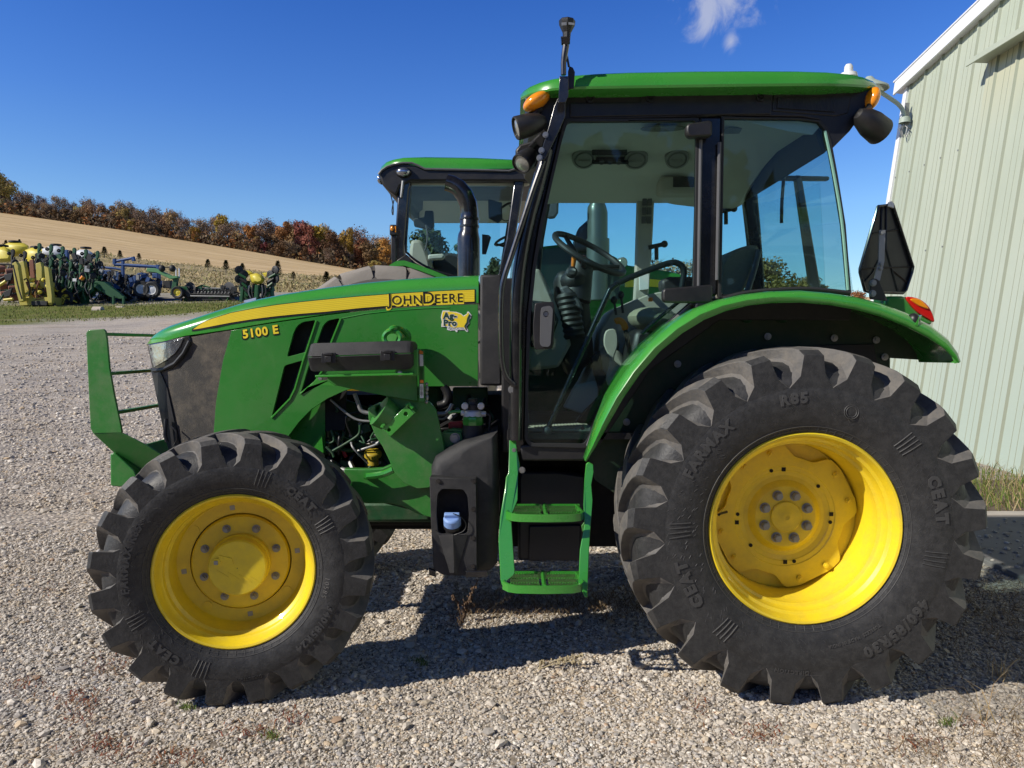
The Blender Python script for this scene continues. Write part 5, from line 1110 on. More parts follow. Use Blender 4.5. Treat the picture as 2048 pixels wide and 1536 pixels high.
L(t, ramp(t, noise(t, v, .22, 9, .7, (.6, 1, 1)), [(.3, (.14, .14, .045)), (.46, (.26, .21, .09)), (.6, (.38, .29, .14)), (.75, (.46, .36, .19))]), b.inputs['Base Color']); b.inputs['Roughness'].default_value = .95; M['rough'] = m
m, t, b = new_mat('harvested field'); tc = N(t, 'ShaderNodeTexCoord'); v = tc.outputs['Object']
c1 = ramp(t, noise(t, v, .12, 10, .78, (.30, 1.6, 1)), [(.32, (.36, .245, .11)), (.42, (.59, .415, .185)), (.55, (.70, .51, .25)), (.7, (.80, .62, .34))])
c1 = mixc_(t, .7, c1, ramp(t, noise(t, v, .8, 9, .82, (.16, 1.3, 1)), [(.34, (.34, .28, .24)), (.46, (.88, .83, .80)), (.56, (1, .98, .96)), (.68, (1.2, 1.18, 1.16))]), 'MULTIPLY')
L(t, c1, b.inputs['Base Color']); b.inputs['Roughness'].default_value = .95; M['field'] = m
lin = lambda a, b, n: [a + (b - a) * k / n for k in range(n + 1)]
land_strip('gravel_yard', lin(-40, 27, 67), lambda Y: 70, 140, 'gravel')
land_strip('grass_verge', lin(27, 45, 18), lambda Y: 55 + (Y - 27) * 1.5, 90, 'verge')
land_strip('meadow', lin(45, 80, 20), lambda Y: 82 + (Y - 45) * 2, 90, 'rough')
land_strip('hay_field', lin(80, 205, 30) + [240, 300], lambda Y: 152 + (Y - 80) * 1.6, 100, 'field')
land_strip('far_ground', [300, 600, 1200], lambda Y: 504 * Y / 300, 20, 'rough')

# ---- loose stones: one mesh, coloured stone by stone
def base_stone(seed):
    bm = bmesh.new(); bmesh.ops.create_icosphere(bm, subdivisions=1, radius=1); r = np.random.default_rng(seed)
    v = np.array([q.co for q in bm.verts]); f = np.array([[q.index for q in p.verts] for p in bm.faces]); bm.free()
    v = v * (1 + r.uniform(-.24, .24, (len(v), 1))); v = v * np.array([1, r.uniform(.62, .95), r.uniform(.34, .60)]); return v, f
STN = [base_stone(k) for k in range(10)]
PAL = np.array([(.66, .60, .515), (.60, .545, .47), (.53, .485, .425), (.45, .415, .375), (.63, .545, .42), (.54, .43, .30), (.73, .68, .60), (.34, .31, .28), (.46, .33, .23), (.45, .43, .415)])
PW = np.array([.20, .20, .16, .10, .12, .05, .08, .04, .01, .04])
def merged_stones(name, xs, ys, rad, mat, zoff=None, pal=PAL, pw=PW):
    n = len(xs); kind = nr.integers(0, len(STN), n); V = []; Fc = []; C = []; base = 0
    for k in range(len(STN)):
        idx = np.where(kind == k)[0]
        if not len(idx): continue
        bv, bf = STN[k]; m_ = len(idx); yaw = nr.uniform(0, 2 * PI, m_); tl = nr.uniform(-.5, .5, (m_, 2))
        R = np.zeros((m_, 3, 3)); c, s = np.cos(yaw), np.sin(yaw); R[:, 0, 0] = c; R[:, 0, 1] = -s; R[:, 1, 0] = s; R[:, 1, 1] = c; R[:, 2, 2] = 1
        T = np.zeros((m_, 3, 3)); T[:, 0, 0] = 1; T[:, 1, 1] = np.cos(tl[:, 0]); T[:, 1, 2] = -np.sin(tl[:, 0]); T[:, 2, 1] = np.sin(tl[:, 0]); T[:, 2, 2] = np.cos(tl[:, 0])
        RT = R @ T; p = np.einsum('mij,vj->mvi', RT, bv) * rad[idx][:, None, None]
        p[:, :, 0] += xs[idx][:, None]; p[:, :, 1] += ys[idx][:, None]
        zz = np.array([ground_z(a, b_) for a, b_ in zip(xs[idx], ys[idx])]) if zoff is None else zoff
        p[:, :, 2] += (zz + rad[idx] * nr.uniform(.02, .42, m_))[:, None]
        nv = len(bv); V.append(p.reshape(-1, 3)); Fc.append((bf[None] + (np.arange(m_) * nv)[:, None, None]).reshape(-1, 3) + base); base += m_ * nv
        px_, py_ = xs[idx], ys[idx]; lf = (np.sin(px_ * 1.9 + 1.3 * np.sin(py_ * 1.1)) + np.sin(py_ * 3.1 + px_ * .7 + 2 * np.sin(px_ * .6)) + .6 * np.sin(px_ * 5.3 - py_ * 4.1)) / 2.6
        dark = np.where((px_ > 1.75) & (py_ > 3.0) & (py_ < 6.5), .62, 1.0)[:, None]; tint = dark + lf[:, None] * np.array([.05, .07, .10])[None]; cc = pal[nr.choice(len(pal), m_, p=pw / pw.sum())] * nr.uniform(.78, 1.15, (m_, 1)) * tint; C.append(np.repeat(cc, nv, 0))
    V = np.concatenate(V); Fc = np.concatenate(Fc); C = np.concatenate(C)
    me = bpy.data.meshes.new(name); me.vertices.add(len(V)); me.vertices.foreach_set('co', V.astype(np.float32).ravel())
    me.loops.add(Fc.size); me.loops.foreach_set('vertex_index', Fc.astype(np.int32).ravel()); me.polygons.add(len(Fc)); me.polygons.foreach_set('loop_start', np.arange(0, Fc.size, 3, dtype=np.int32))
    me.update(calc_edges=True)
    a = me.color_attributes.new('col', 'FLOAT_COLOR', 'POINT'); a.data.foreach_set('color', np.concatenate([C, np.ones((len(C), 1))], 1).astype(np.float32).ravel())
    me.polygons.foreach_set('use_smooth', np.zeros(len(Fc), bool)); me.materials.append(mat)
    o = bpy.data.objects.new(name, me); COL.objects.link(o); return o
m, t, b = new_mat('stones'); at_ = N(t, 'ShaderNodeAttribute', attribute_name='col'); tc = N(t, 'ShaderNodeTexCoord')
L(t, mixc_(t, .55, at_.outputs['Color'], ramp(t, noise(t, tc.outputs['Object'], 120, 4, .7), [(.3, (.70, .68, .66)), (.7, (1.2, 1.18, 1.15))]), 'MULTIPLY'), b.inputs['Base Color']); b.inputs['Roughness'].default_value = .9; b.inputs['Specular IOR Level'].default_value = .25; M['stones'] = m
X_, Y_, R2 = [], [], []
for y0, y1, dens, rm, rs in ((2.15, 3.3, 10500, .0052, .47), (3.3, 4.6, 8200, .0057, .47), (4.6, 6.2, 4200, .0074, .46), (6.2, 8.5, 1600, .0105, .45), (8.5, 11, 650, .014, .45), (11, 14, 260, .018, .4), (14, 18, 90, .022, .4), (18, 24, 30, .026, .4)):
    hw = lambda y: .76 * y + .5
    n = int((hw((y0 + y1) / 2) * 2) * (y1 - y0) * dens); ys = nr.uniform(y0, y1, n); xs = nr.uniform(-1, 1, n) * (.76 * ys + .5)
    r = rm * np.exp(nr.normal(0, rs, n)); r = np.clip(r, .005, .045); X_.append(xs); Y_.append(ys); R2.append(r)
n = 170; ys = nr.uniform(2.2, 8, n); X_.append(nr.uniform(-1, 1, n) * (.76 * ys + .4)); Y_.append(ys); R2.append(nr.uniform(.018, .034, n))
X_, Y_, R2 = map(np.concatenate, (X_, Y_, R2)); keep = ~((X_ > 3.32) & (Y_ < 11)) 
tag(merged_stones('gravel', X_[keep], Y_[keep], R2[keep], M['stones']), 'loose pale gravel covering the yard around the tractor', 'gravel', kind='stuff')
# ---- concrete apron beside the barn, with stones spilled on it
m_ap = pm('old concrete', (.17, .16, .15), .9, var=.3, vscale=3, dust=((.10, .09, .08), .6, 2.5), bump=(50, .4))
g = G(); g.box((4.5, 5.3, .01), (2.36, 2.5, .05)); tag(g.out('concrete_apron', m_ap, None, bevel=.008), 'dark concrete slab strewn with stones in front of the pale green barn', 'slab', kind='structure')
g = G(); g.box((4.5, 6.62, .02), (2.36, .12, .06)); tag(g.out('apron_kerb', pm('pale concrete', (.42, .38, .33), .9, var=.2), None, bevel=.01), 'pale concrete strip at the back of the slab', 'kerb', kind='structure')
n = 420; xs = 3.35 + np.abs(nr.normal(0, 1, n)) * 1.1; ys = nr.uniform(4.1, 6.55, n); k = xs < 5.6
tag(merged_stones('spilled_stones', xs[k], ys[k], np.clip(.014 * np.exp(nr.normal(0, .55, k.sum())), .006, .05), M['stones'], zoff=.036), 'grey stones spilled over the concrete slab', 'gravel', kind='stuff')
g = G(); g.box((4.6, 8.9, .01), (2.5, 4.4, .04)); tag(g.out('soil_bed', pm('dry soil', (.14, .105, .07), .95, var=.4, vscale=5, bump=(30, .8)), None), kind='structure')

# ---- small plants
def blades(name, spots, mat, pal, parent=None):
    """many thin bent blades: spots = (x, y, z, height, lean, width)"""
    V, Fc, C = [], [], []
    for (x, y, z, h, ln, wd) in spots:
        a = rng.uniform(0, 2 * PI); d = Vector((math.cos(a), math.sin(a), 0)); s_ = Vector((-d.y, d.x, 0)) * wd; i = len(V); p = Vector((x, y, z))
        b_ = rng.uniform(0, 2 * PI); s_ = Vector((math.cos(b_), math.sin(b_) * .4, 0)) * wd
        q = p + d * ln * h * .35 + Vector((0, 0, h * .6)); e = p + d * ln * h + Vector((0, 0, h * (1 - .3 * ln)))
        V += [p - s_, p + s_, q + s_ * .7, q - s_ * .7, e]; Fc += [(i, i + 1, i + 2, i + 3), (i + 3, i + 2, i + 4)]
        c = Vector(rng.choice(pal)) * rng.uniform(.7, 1.2); C += [c] * 5
    me = bpy.data.meshes.new(name); me.from_pydata(V, [], Fc); at = me.color_attributes.new('col', 'FLOAT_COLOR', 'POINT')
    for k, c in enumerate(C): at.data[k].color = (c[0], c[1], c[2], 1)
    me.materials.append(mat); o = bpy.data.objects.new(name, me); COL.objects.link(o); return o
m, t, b = new_mat('dry blades'); at_ = N(t, 'ShaderNodeAttribute', attribute_name='col'); L(t, at_.outputs['Color'], b.inputs['Base Color']); b.inputs['Roughness'].default_value = .85; b.inputs['Specular IOR Level'].default_value = .2; M['blade'] = m
STRAW = [(.42, .32, .17), (.34, .25, .12), (.50, .40, .24), (.28, .19, .10)]; FRESH = [(.10, .17, .03), (.14, .20, .04), (.20, .22, .06)]
sp_ = []
for k in range(2600):
    x, y = rng.uniform(3.6, 5.75), rng.uniform(6.75, 10.8); sp_.append((x, y, .02, rng.uniform(.07, .24), rng.uniform(.1, .9), .006))
tag(blades('grass', sp_, M['blade'], FRESH + STRAW[:1]), 'short green grass at the foot of the barn wall', 'grass', kind='stuff')
sp_ = []
for k in range(260):
    x, y = rng.gauss(5.25, .3), rng.gauss(7.6, .6); sp_.append((min(x, 5.7), max(6.75, y), .02, rng.uniform(.08, .32), rng.uniform(.6, 1.8), .004))
for k in range(160):
    x, y = rng.gauss(4.35, .4), rng.gauss(7.0, .2); sp_.append((x, max(6.75, y), .02, rng.uniform(.08, .22), rng.uniform(.5, 1.4), .004))
tag(blades('dry_grass', sp_, M['blade'], STRAW), 'long straw coloured grass bent over beside the barn wall', 'dry grass', kind='stuff')
# dead brown mats on the gravel under and right of the tractor
sp_ = []
for k in range(5200):
    q = rng.random()
    if q < .45: x, y = rng.uniform(-.35, 1.0), rng.gauss(4.35, .16)
    elif q < .9: x, y = rng.gauss(2.55, .42), rng.gauss(4.35, .42)
    else: x, y = rng.gauss(1.9, .25), rng.gauss(2.75, .12)
    sp_.append((x, y, .012, rng.uniform(.015, .06), rng.uniform(.6, 2.6), .0022))
tag(blades('dead_weeds', sp_, M['blade'], [(.20, .13, .07), (.26, .18, .10), (.15, .10, .06), (.30, .23, .14)]), 'flat brown dead weeds matted on the gravel', 'weeds', kind='stuff')
def gpt(px, py):
    v = (768 - py) / F; k = v * CPT - SPT; tt = HC / -k; return Vector(((px - 1024) / F * tt, tt * (CPT + v * SPT), 0))
sp_ = []
for px, py, w_, n in ((50, 1376, 40, 120), (165, 1405, 55, 260), (215, 1345, 55, 200), (205, 1500, 70, 300), (160, 1440, 40, 120), (250, 1320, 30, 70), (510, 1470, 60, 200), (580, 1440, 45, 130), (1525, 1472, 45, 200), (1400, 1420, 40, 120), (1840, 1495, 50, 160), (1950, 1450, 30, 60), (350, 1525, 80, 200), (110, 1180, 40, 80), (60, 1020, 40, 50)):
    for k in range(n // 2):
        p = gpt(px + rng.gauss(0, w_ * .5), min(1535, py + rng.gauss(0, 12))); sp_.append((p.x, p.y, .014, rng.uniform(.006, .024), rng.uniform(.8, 3.0), .0032))
tag(blades('red_weeds', sp_, M['blade'], [(.22, .06, .035), (.30, .11, .05), (.20, .10, .05), (.14, .045, .035), (.24, .15, .08)]), 'small reddish weeds creeping over the gravel', 'weeds', kind='stuff')
sp_ = []
for px, py in ((375, 1420), (1895, 1452), (545, 1480), (845, 1330), (735, 1090)):
    for k in range(60): p = gpt(px + rng.gauss(0, 8), py + rng.gauss(0, 4)); sp_.append((p.x, p.y, .01, rng.uniform(.01, .04), rng.uniform(.4, 1.6), .002))
tag(blades('green_sprouts', sp_, M['blade'], FRESH), 'tiny green sprouts between the stones', 'weeds', kind='stuff')
def weed(name, base, tips, label, fuzz, col=(.16, .10, .06)):
    g = G(); B = Vector(base)
    for t_ in tips:
        T = Vector(t_); mid = B.lerp(T, .5) + Vector((rng.uniform(-.01, .01), rng.uniform(-.01, .01), .012)); g.tube(sm([B, mid, T], 4), [.0028] * 4 + [.002] * 4 + [.0012], 5)
        for k in range(fuzz):
            p = mid.lerp(T, rng.uniform(-.2, 1)); r = rng.uniform(.003, .007); g.ell(p + Vector((rng.uniform(-.012, .012), rng.uniform(-.012, .012), rng.uniform(-.008, .008))), (r, r, r * 1.3), 5, 4)
    return tag(g.out(name, pm(name + ' stem', col, .9, var=.4, vscale=40), None, org=base), label, 'weed')
b0 = gpt(925, 1246)
weed('dead_weed', b0, [S(957, 1158, b0.y + .02), S(944, 1190, b0.y), S(905, 1188, b0.y - .02), S(928, 1200, b0.y), S(950, 1205, b0.y + .03)], 'dry brown upright weed with seed heads in front of the black tank', 16)
b1 = gpt(962, 1232); weed('dead_weed', b1, [S(1028, 1186, b1.y + .1)], 'single pale dry stalk leaning towards the lower green step', 14, (.34, .26, .17))
b2 = gpt(1078, 1338); weed('dead_weed', b2, [S(1168, 1310, b2.y + .02), S(1150, 1318, b2.y), S(1083, 1322, b2.y), S(1165, 1322, b2.y - .02)], 'yellowish dry sprig lying at the edge of the shadow', 18, (.40, .33, .20))
sp_ = []; c = gpt(2000, 1360)
for k in range(26): sp_.append((c.x + rng.gauss(0, .03), c.y + rng.gauss(0, .03), .01, rng.uniform(.06, .16), rng.uniform(.3, 1.5), .0022))
o = blades('grass_tuft', sp_, M['blade'], STRAW); tag(o, 'small straw coloured grass tuft behind the big rear wheel', 'grass tuft')
sp_ = []; c = gpt(2010, 1450)
for k in range(40): sp_.append((c.x + rng.gauss(0, .12), c.y + rng.gauss(0, .05), .015, rng.uniform(.03, .22), rng.uniform(1, 2.8), .0022))
o = blades('grass_tuft', sp_, M['blade'], STRAW); tag(o, 'flattened straw stalks on sunlit gravel near the right corner', 'grass tuft')
# low scrub along the foot of the wood
def scrub(name, n, mat, px0, px1, Y0, Y1, hmax, size, pal):
    V, Fc, C = [], [], []
    for k in range(n):
        px, Y = rng.uniform(px0, px1), rng.uniform(Y0, Y1); p = P_on(px, Y); z = p.z + hmax * rng.random() ** 1.4 * (.55 + .45 * math.sin(p.x * .35) * math.cos(p.x * .13)); s_ = size * rng.uniform(.5, 1.4)
        u = Vector((rng.gauss(0, 1), rng.gauss(0, .5), rng.gauss(0, .6))).normalized() * s_; v = Vector((rng.gauss(0, .5), rng.gauss(0, .5), 1)).normalized() * s_ * .7; c = Vector((p.x, p.y, z)); i = len(V); V += [c - u - v, c + u - v * .6, c + u * .7 + v, c - u * .6 + v * .8]; Fc.append((i, i + 1, i + 2, i + 3)); q = Vector(pal[int((math.sin(p.x * .21) * .5 + .5) * len(pal) * .999)] if rng.random() < .6 else rng.choice(pal)) * rng.uniform(.6, 1.3); C += [q] * 4
    me = bpy.data.meshes.new(name); me.from_pydata(V, [], Fc); at = me.color_attributes.new('col', 'FLOAT_COLOR', 'POINT')
    for k, c in enumerate(C): at.data[k].color = (c[0], c[1], c[2], 1)
    me.materials.append(mat); o = bpy.data.objects.new(name, me); COL.objects.link(o); return o
tag(scrub('undergrowth', 12000, M['blade'], -90, 800, 206, 224, 4.6, .38, [(.13, .085, .05), (.18, .10, .045), (.10, .065, .04), (.20, .14, .06), (.24, .10, .035), (.15, .11, .07)]), 'brown undergrowth along the foot of the wood above the harvested field', 'undergrowth', kind='stuff')
# the wood on the viewer's side of the yard: it shows as the dark band mirrored in paint and glass
V, Fc, C = [], [], []
for k in range(9000):
    x, y = rng.uniform(-75, 75), rng.uniform(-34, -25); hm = 9.5 + 2.2 * math.sin(x * .31) + 1.5 * math.sin(x * .83 + 1); z = hm * rng.random() ** .8; s_ = rng.uniform(.4, .9); u = Vector((rng.gauss(0, 1), rng.gauss(0, .5), rng.gauss(0, .6))).normalized() * s_; v = Vector((rng.gauss(0, .5), rng.gauss(0, .5), 1)).normalized() * s_ * .8; c = Vector((x, y, z)); i = len(V); V += [c - u - v, c + u - v * .6, c + u * .7 + v, c - u * .6 + v * .8]; Fc.append((i, i + 1, i + 2, i + 3)); q = Vector(rng.choice([(.10, .07, .04), (.14, .08, .035), (.07, .05, .03), (.12, .10, .04)])); C += [q] * 4
me = bpy.data.meshes.new('woodland'); me.from_pydata(V, [], Fc); at = me.color_attributes.new('col', 'FLOAT_COLOR', 'POINT')
for k, c in enumerate(C): at.data[k].color = (c[0], c[1], c[2], 1)
me.materials.append(M['blade']); o = bpy.data.objects.new('woodland', me); COL.objects.link(o); tag(o, 'dark wood mirrored in the side panel of the green hood', 'woodland', kind='stuff')
# rough grass of the meadow
sp_ = []
for k in range(22000):
    Y = 45 + 37 * rng.random() ** 1.3; px = rng.uniform(-80, 800); p = P_on(px, Y); cl = math.sin(p.x * .35) * math.cos(Y * .5 + p.x * .1)
    if cl < -.35 and rng.random() < .7: continue
    sp_.append((p.x, p.y, p.z - .05, rng.uniform(.06, .26) * (2.2 if rng.random() < .07 else 1), rng.uniform(.3, 1.4), rng.uniform(.04, .10)))
tag(blades('tall_grass', sp_, M['blade'], [(.44, .34, .18), (.39, .30, .15), (.34, .28, .13), (.27, .25, .10), (.46, .37, .21)]), 'tall dry grass and brush on the slope below the harvested field', 'grass', kind='stuff')
sp_ = []
for k in range(5000):
    Y = rng.uniform(27.5, 37); px = rng.uniform(-60, 560); p = P_on(px, Y); sp_.append((p.x, p.y, p.z - .01, rng.uniform(.03, .12), rng.uniform(.1, .9), .02))
tag(blades('verge_grass', sp_, M['blade'], [(.12, .15, .03), (.16, .17, .04), (.22, .19, .08)]), 'short grass along the far edge of the gravel yard', 'grass', kind='stuff')
# ================================================================== trees
def leaf_mat(name, col, var=.45):
    m, t, b = new_mat(name); oi = N(t, 'ShaderNodeObjectInfo'); tc = N(t, 'ShaderNodeTexCoord')
    nz = noise(t, tc.outputs['Object'], .55, 5, .7)
    c = ramp(t, nz, [(.28, tuple(x * (1 - var) for x in col)), (.5, col), (.72, tuple(min(1, x * (1 + var)) for x in col))])
    hv = N(t, 'ShaderNodeHueSaturation'); L(t, c, hv.inputs['Color']); L(t, mrange(t, oi.outputs['Random'], 0, 1, .75, 1.2), hv.inputs['Value']); L(t, mrange(t, oi.outputs['Random'], 0, 1, .485, .515), hv.inputs['Hue'])
    L(t, hv.outputs[0], b.inputs['Base Color']); b.inputs['Roughness'].default_value = .9; b.inputs['Specular IOR Level'].default_value = .1
    return m
BARK = pm('bark', (.10, .08, .065), .95, var=.4, vscale=3)
def crown_mesh(h, w_, nleaf, size, seed, base=.28, blobs=9, gappy=.0, mat=None):
    r = random.Random(seed); bl = []
    for k in range(blobs):
        f = r.uniform(base, .93); rad = (1 - abs(f - .58) * 1.25) * w_ * .5; a = r.uniform(0, 2 * PI)
        bl.append((Vector((math.cos(a) * rad * r.uniform(.2, .9), math.sin(a) * rad * r.uniform(.2, .9), f * h)), r.uniform(.16, .28) * w_ * r.uniform(.8, 1.2)))
    bl.append((Vector((0, 0, .62 * h)), .30 * w_)); V, Fc = [], []
    for k in range(nleaf):
        c, rr = r.choice(bl); d = Vector((r.gauss(0, 1), r.gauss(0, 1), r.gauss(0, 1))).normalized(); q = rr * (r.random() ** .38 if gappy < .5 else r.random() ** .2 * r.uniform(.5, 1.3)); p = c + Vector((d.x, d.y, d.z * .85)) * q
        n = (d + Vector((r.gauss(0, .6), r.gauss(0, .6), r.gauss(0, .6) + .3))).normalized(); u = n.orthogonal().normalized(); v = n.cross(u); an = r.uniform(0, 2 * PI); u, v = u * math.cos(an) + v * math.sin(an), v * math.cos(an) - u * math.sin(an)
        s_ = size * r.uniform(.55, 1.35); i = len(V); V += [p - u * s_ - v * s_ * .6, p + u * s_ - v * s_ * .35, p + u * s_ * .6 + v * s_ * .8, p - u * s_ * .5 + v * s_ * .7]; Fc.append((i, i + 1, i + 2, i + 3))
    me = bpy.data.meshes.new('crown'); me.from_pydata(V, [], Fc); me.materials.append(mat); return me
def trunk_mesh(h, w_, seed, nb=9, twig=0):
    r = random.Random(seed + 50); g = G(); rr = h * .016
    g.tube(sm([(0, 0, -.5), (r.uniform(-.1, .1), 0, h * .35), (r.uniform(-.3, .3), r.uniform(-.3, .3), h * .8)], 3), [rr * 1.25, rr * 1.1, rr, rr * .9, rr * .7, rr * .5, rr * .3], 7)
    for k in range(nb):
        z = h * r.uniform(.25, .7); a = r.uniform(0, 2 * PI); e = Vector((math.cos(a) * w_ * r.uniform(.2, .46), math.sin(a) * w_ * r.uniform(.2, .46), z + h * r.uniform(.12, .32))); b_ = Vector((0, 0, z)); m_ = b_.lerp(e, .5) + Vector((0, 0, -h * .02))
        g.tube([b_, m_, e], [rr * .45, rr * .3, rr * .1], 5)
        for q in range(twig):
            s0 = b_.lerp(e, r.uniform(.4, 1)); g.tube([s0, s0 + Vector((r.gauss(0, .09) * w_, r.gauss(0, .09) * w_, r.uniform(.04, .17) * h))], [rr * .16, rr * .05], 4)
    bmesh.ops.recalc_face_normals(g.bm, faces=g.bm.faces[:]); me = bpy.data.meshes.new('trunk'); g.bm.to_mesh(me); g.bm.free(); me.materials.append(BARK); return me
def pine_mesh(h, w_, seed, mat):
    r = random.Random(seed); V, Fc = [], []
    for k in range(1100):
        f = r.random() ** .75; rad = w_ * .5 * (1 - f) ** .8 * r.uniform(.45, 1.1) + .03; a = r.uniform(0, 2 * PI); p = Vector((math.cos(a) * rad, math.sin(a) * rad, f * h * .98 + .06)); s_ = .085 * w_ * r.uniform(.6, 1.3); d = Vector((math.cos(a), math.sin(a), r.uniform(-.1, .9))).normalized(); u = d.cross(Vector((0, 0, 1))).normalized() * s_ * .5; i = len(V)
        V += [p - u, p + u, p + d * s_ * 2.2]; Fc.append((i, i + 1, i + 2))
    me = bpy.data.meshes.new('crown'); me.from_pydata(V, [], Fc); me.materials.append(mat); return me
KIND = {}
def kind(k, col, label, n=1500, size=.42, base=.25, blobs=10, twig=0, gappy=0, nb=9, h=12, w_=9, seed=0):
    mt = leaf_mat(k + ' leaves', col); KIND[k] = [(crown_mesh(h, w_, n, size, seed + q * 13 + len(KIND) * 101, base, blobs, gappy, mt), trunk_mesh(h, w_, seed + q + len(KIND) * 7, nb, twig), label, h) for q in range(3)]
kind('bare', (.31, .215, .15), 'grey brown nearly bare tree in the wood above the harvested field', 1700, .22, .12, 13, 9, .6, 18)
kind('brown', (.30, .18, .095), 'russet brown tree in the wood above the harvested field', 2600, .30, .04)
kind('olive', (.33, .235, .08), 'dull olive yellow tree in the wood above the harvested field', 2400, .30, .06)
kind('dark', (.16, .095, .05), 'dark shaded brown tree at the edge of the harvested field', 2600, .31, .02)
kind('orange', (.37, .16, .05), 'orange leaved tree', 2500, .29, .05)
kind('red', (.24, .08, .065), 'deep red maple', 2600, .29, .12)
kind('rust', (.28, .12, .055), 'rust coloured tree', 2600, .29, .10)
kind('gold', (.36, .235, .045), 'golden yellow tree', 2500, .29, .05)
kind('green', (.075, .085, .04), 'dark green broadleaf tree seen through the cab glass', 2000, .40, .08)
tree_no = 0
def tree(k, px, Y, py_top, label=None, group=None, sx=1.0, base_z=None):
    global tree_no; tree_no += 1
    cm, tm, lab, h = KIND[k][tree_no % 3]; p = P_on(px, Y); H_ = S(px, py_top, Y).z - p.z; s_ = H_ / h * 1.04
    t = empty('tree', p, world=False); t.scale = (s_ * sx, s_ * sx, s_); t.rotation_euler.z = rng.uniform(0, 6.28)
    tag(t, label or lab, 'tree', group or ('woodland trees of the same kind: ' + k if not label else None))
    for nm, me in (('crown', cm), ('trunk', tm)):
        o = bpy.data.objects.new(nm, me); COL.objects.link(o); o.parent = t
    return t
# skyline of the wood (photo column, row of the treetops)
SKY = [(-60, 330), (0, 348), (20, 352), (45, 385), (60, 382), (85, 392), (110, 394), (140, 398), (180, 402), (210, 404), (240, 406), (262, 402), (290, 412), (330, 418), (360, 420), (385, 440), (410, 434), (440, 432), (480, 446), (520, 444), (550, 446), (580, 447), (600, 448), (640, 450), (680, 460), (720, 464), (760, 474), (800, 485)]
for px in list(range(-60, 800, 15)):
    top = lerp(px, SKY) + rng.uniform(-3, 9); tree(rng.choice(['bare', 'bare', 'bare', 'brown', 'bare', 'bare', 'olive']), px + rng.uniform(-5, 5), rng.uniform(232, 262), top, sx=rng.uniform(.8, 1.05))
for px in range(-55, 780, 17):
    top = lerp(px, SKY) + rng.uniform(12, 28); tree(rng.choice(['bare', 'brown', 'bare', 'olive', 'brown'] if px < 420 else ['brown', 'bare', 'brown', 'olive']), px + rng.uniform(-6, 6), rng.uniform(218, 230), top, sx=rng.uniform(.85, 1.1))
for px in range(-50, 790, 21):
    cr = lerp(px, YT[205]); tree(rng.choice(['dark', 'brown', 'dark', 'bare', 'olive']), px + rng.uniform(-7, 7), rng.uniform(207, 215), cr - rng.uniform(18, 34) , sx=rng.uniform(1.0, 1.4))
SP = [('olive', 12, 212, 350, 'tall olive brown tree at the left edge of the wood', .9), ('brown', 181, 210, 402, 'rounded chestnut brown tree standing forward from the grey wood', .95), ('gold', 447, 235, 432, 'pale yellow tree whose crown rises above the wood', .7), ('orange', 508, 222, 452, 'bright orange tree in the middle of the wood', .8),
      ('rust', 572, 212, 446, 'tall rust red tree left of the deep red maples', .8), ('red', 603, 214, 445, 'taller of the two deep red maples', .75), ('red', 622, 210, 452, 'lower deep red maple with pinkish tips on its right', .75), ('gold', 643, 216, 450, 'yellow green tree right of the red maples', .75), ('gold', 700, 212, 462, 'yellow flecked tree near the cab of the tractor behind', .6), ('rust', 724, 212, 464, 'dull rust red tree just left of the amber marker lamp', .8),
      ('dark', 672, 209, 470, 'dark brown tree between the yellow trees', 1.0), ('dark', 745, 210, 486, 'broad dark brown tree closest to the tractor behind', 1.2), ('orange', 348, 209, 462, 'small orange bush at the lower edge of the wood', 1.2), ('red', 530, 209, 486, 'low crimson bush at the foot of the wood', 1.2), ('orange', 770, 225, 478, 'faded orange tree beside the cab pillar', .9), ('gold', 395, 209, 455, 'dull gold shrubby tree at the field edge', 1.1)]
for k, px, Y, top, lab, sx in SP: tree(k, px, Y, top, lab, None, sx)
# trees behind the two cabs
for k, px, Y, top, lab, sx in (('green', 872, 60, 445, 'tall dark tree seen through the cab of the tractor behind', .85), ('green', 905, 70, 492, 'lower dark tree right of the tall one behind both cabs', .9), ('green', 985, 64, 515, 'small rounded tree behind the exhaust pipe', .9), ('bare', 1330, 45, 518, 'bare bush like tree seen through the door glass', 1.3), ('bare', 1385, 48, 526, 'second bare bushy tree beside the door pillar', 1.2), ('olive', 1548, 70, 528, 'olive tree seen low in the rear side window', 1.2), ('olive', 1610, 75, 545, 'lower olive tree in the corner of the rear window', 1.3), ('rust', 1712, 110, 574, 'reddish tree top between the cab and the triangular sign', 1.4), ('brown', 1245, 90, 530, 'brown tree behind the far door post', 1.2), ('olive', 1470, 90, 552, 'olive brown tree behind the seat back', 1.5)):
    tree(k, px, Y, top, lab, None, sx)
PM = leaf_mat('cedar needles', (.020, .030, .012), .4)
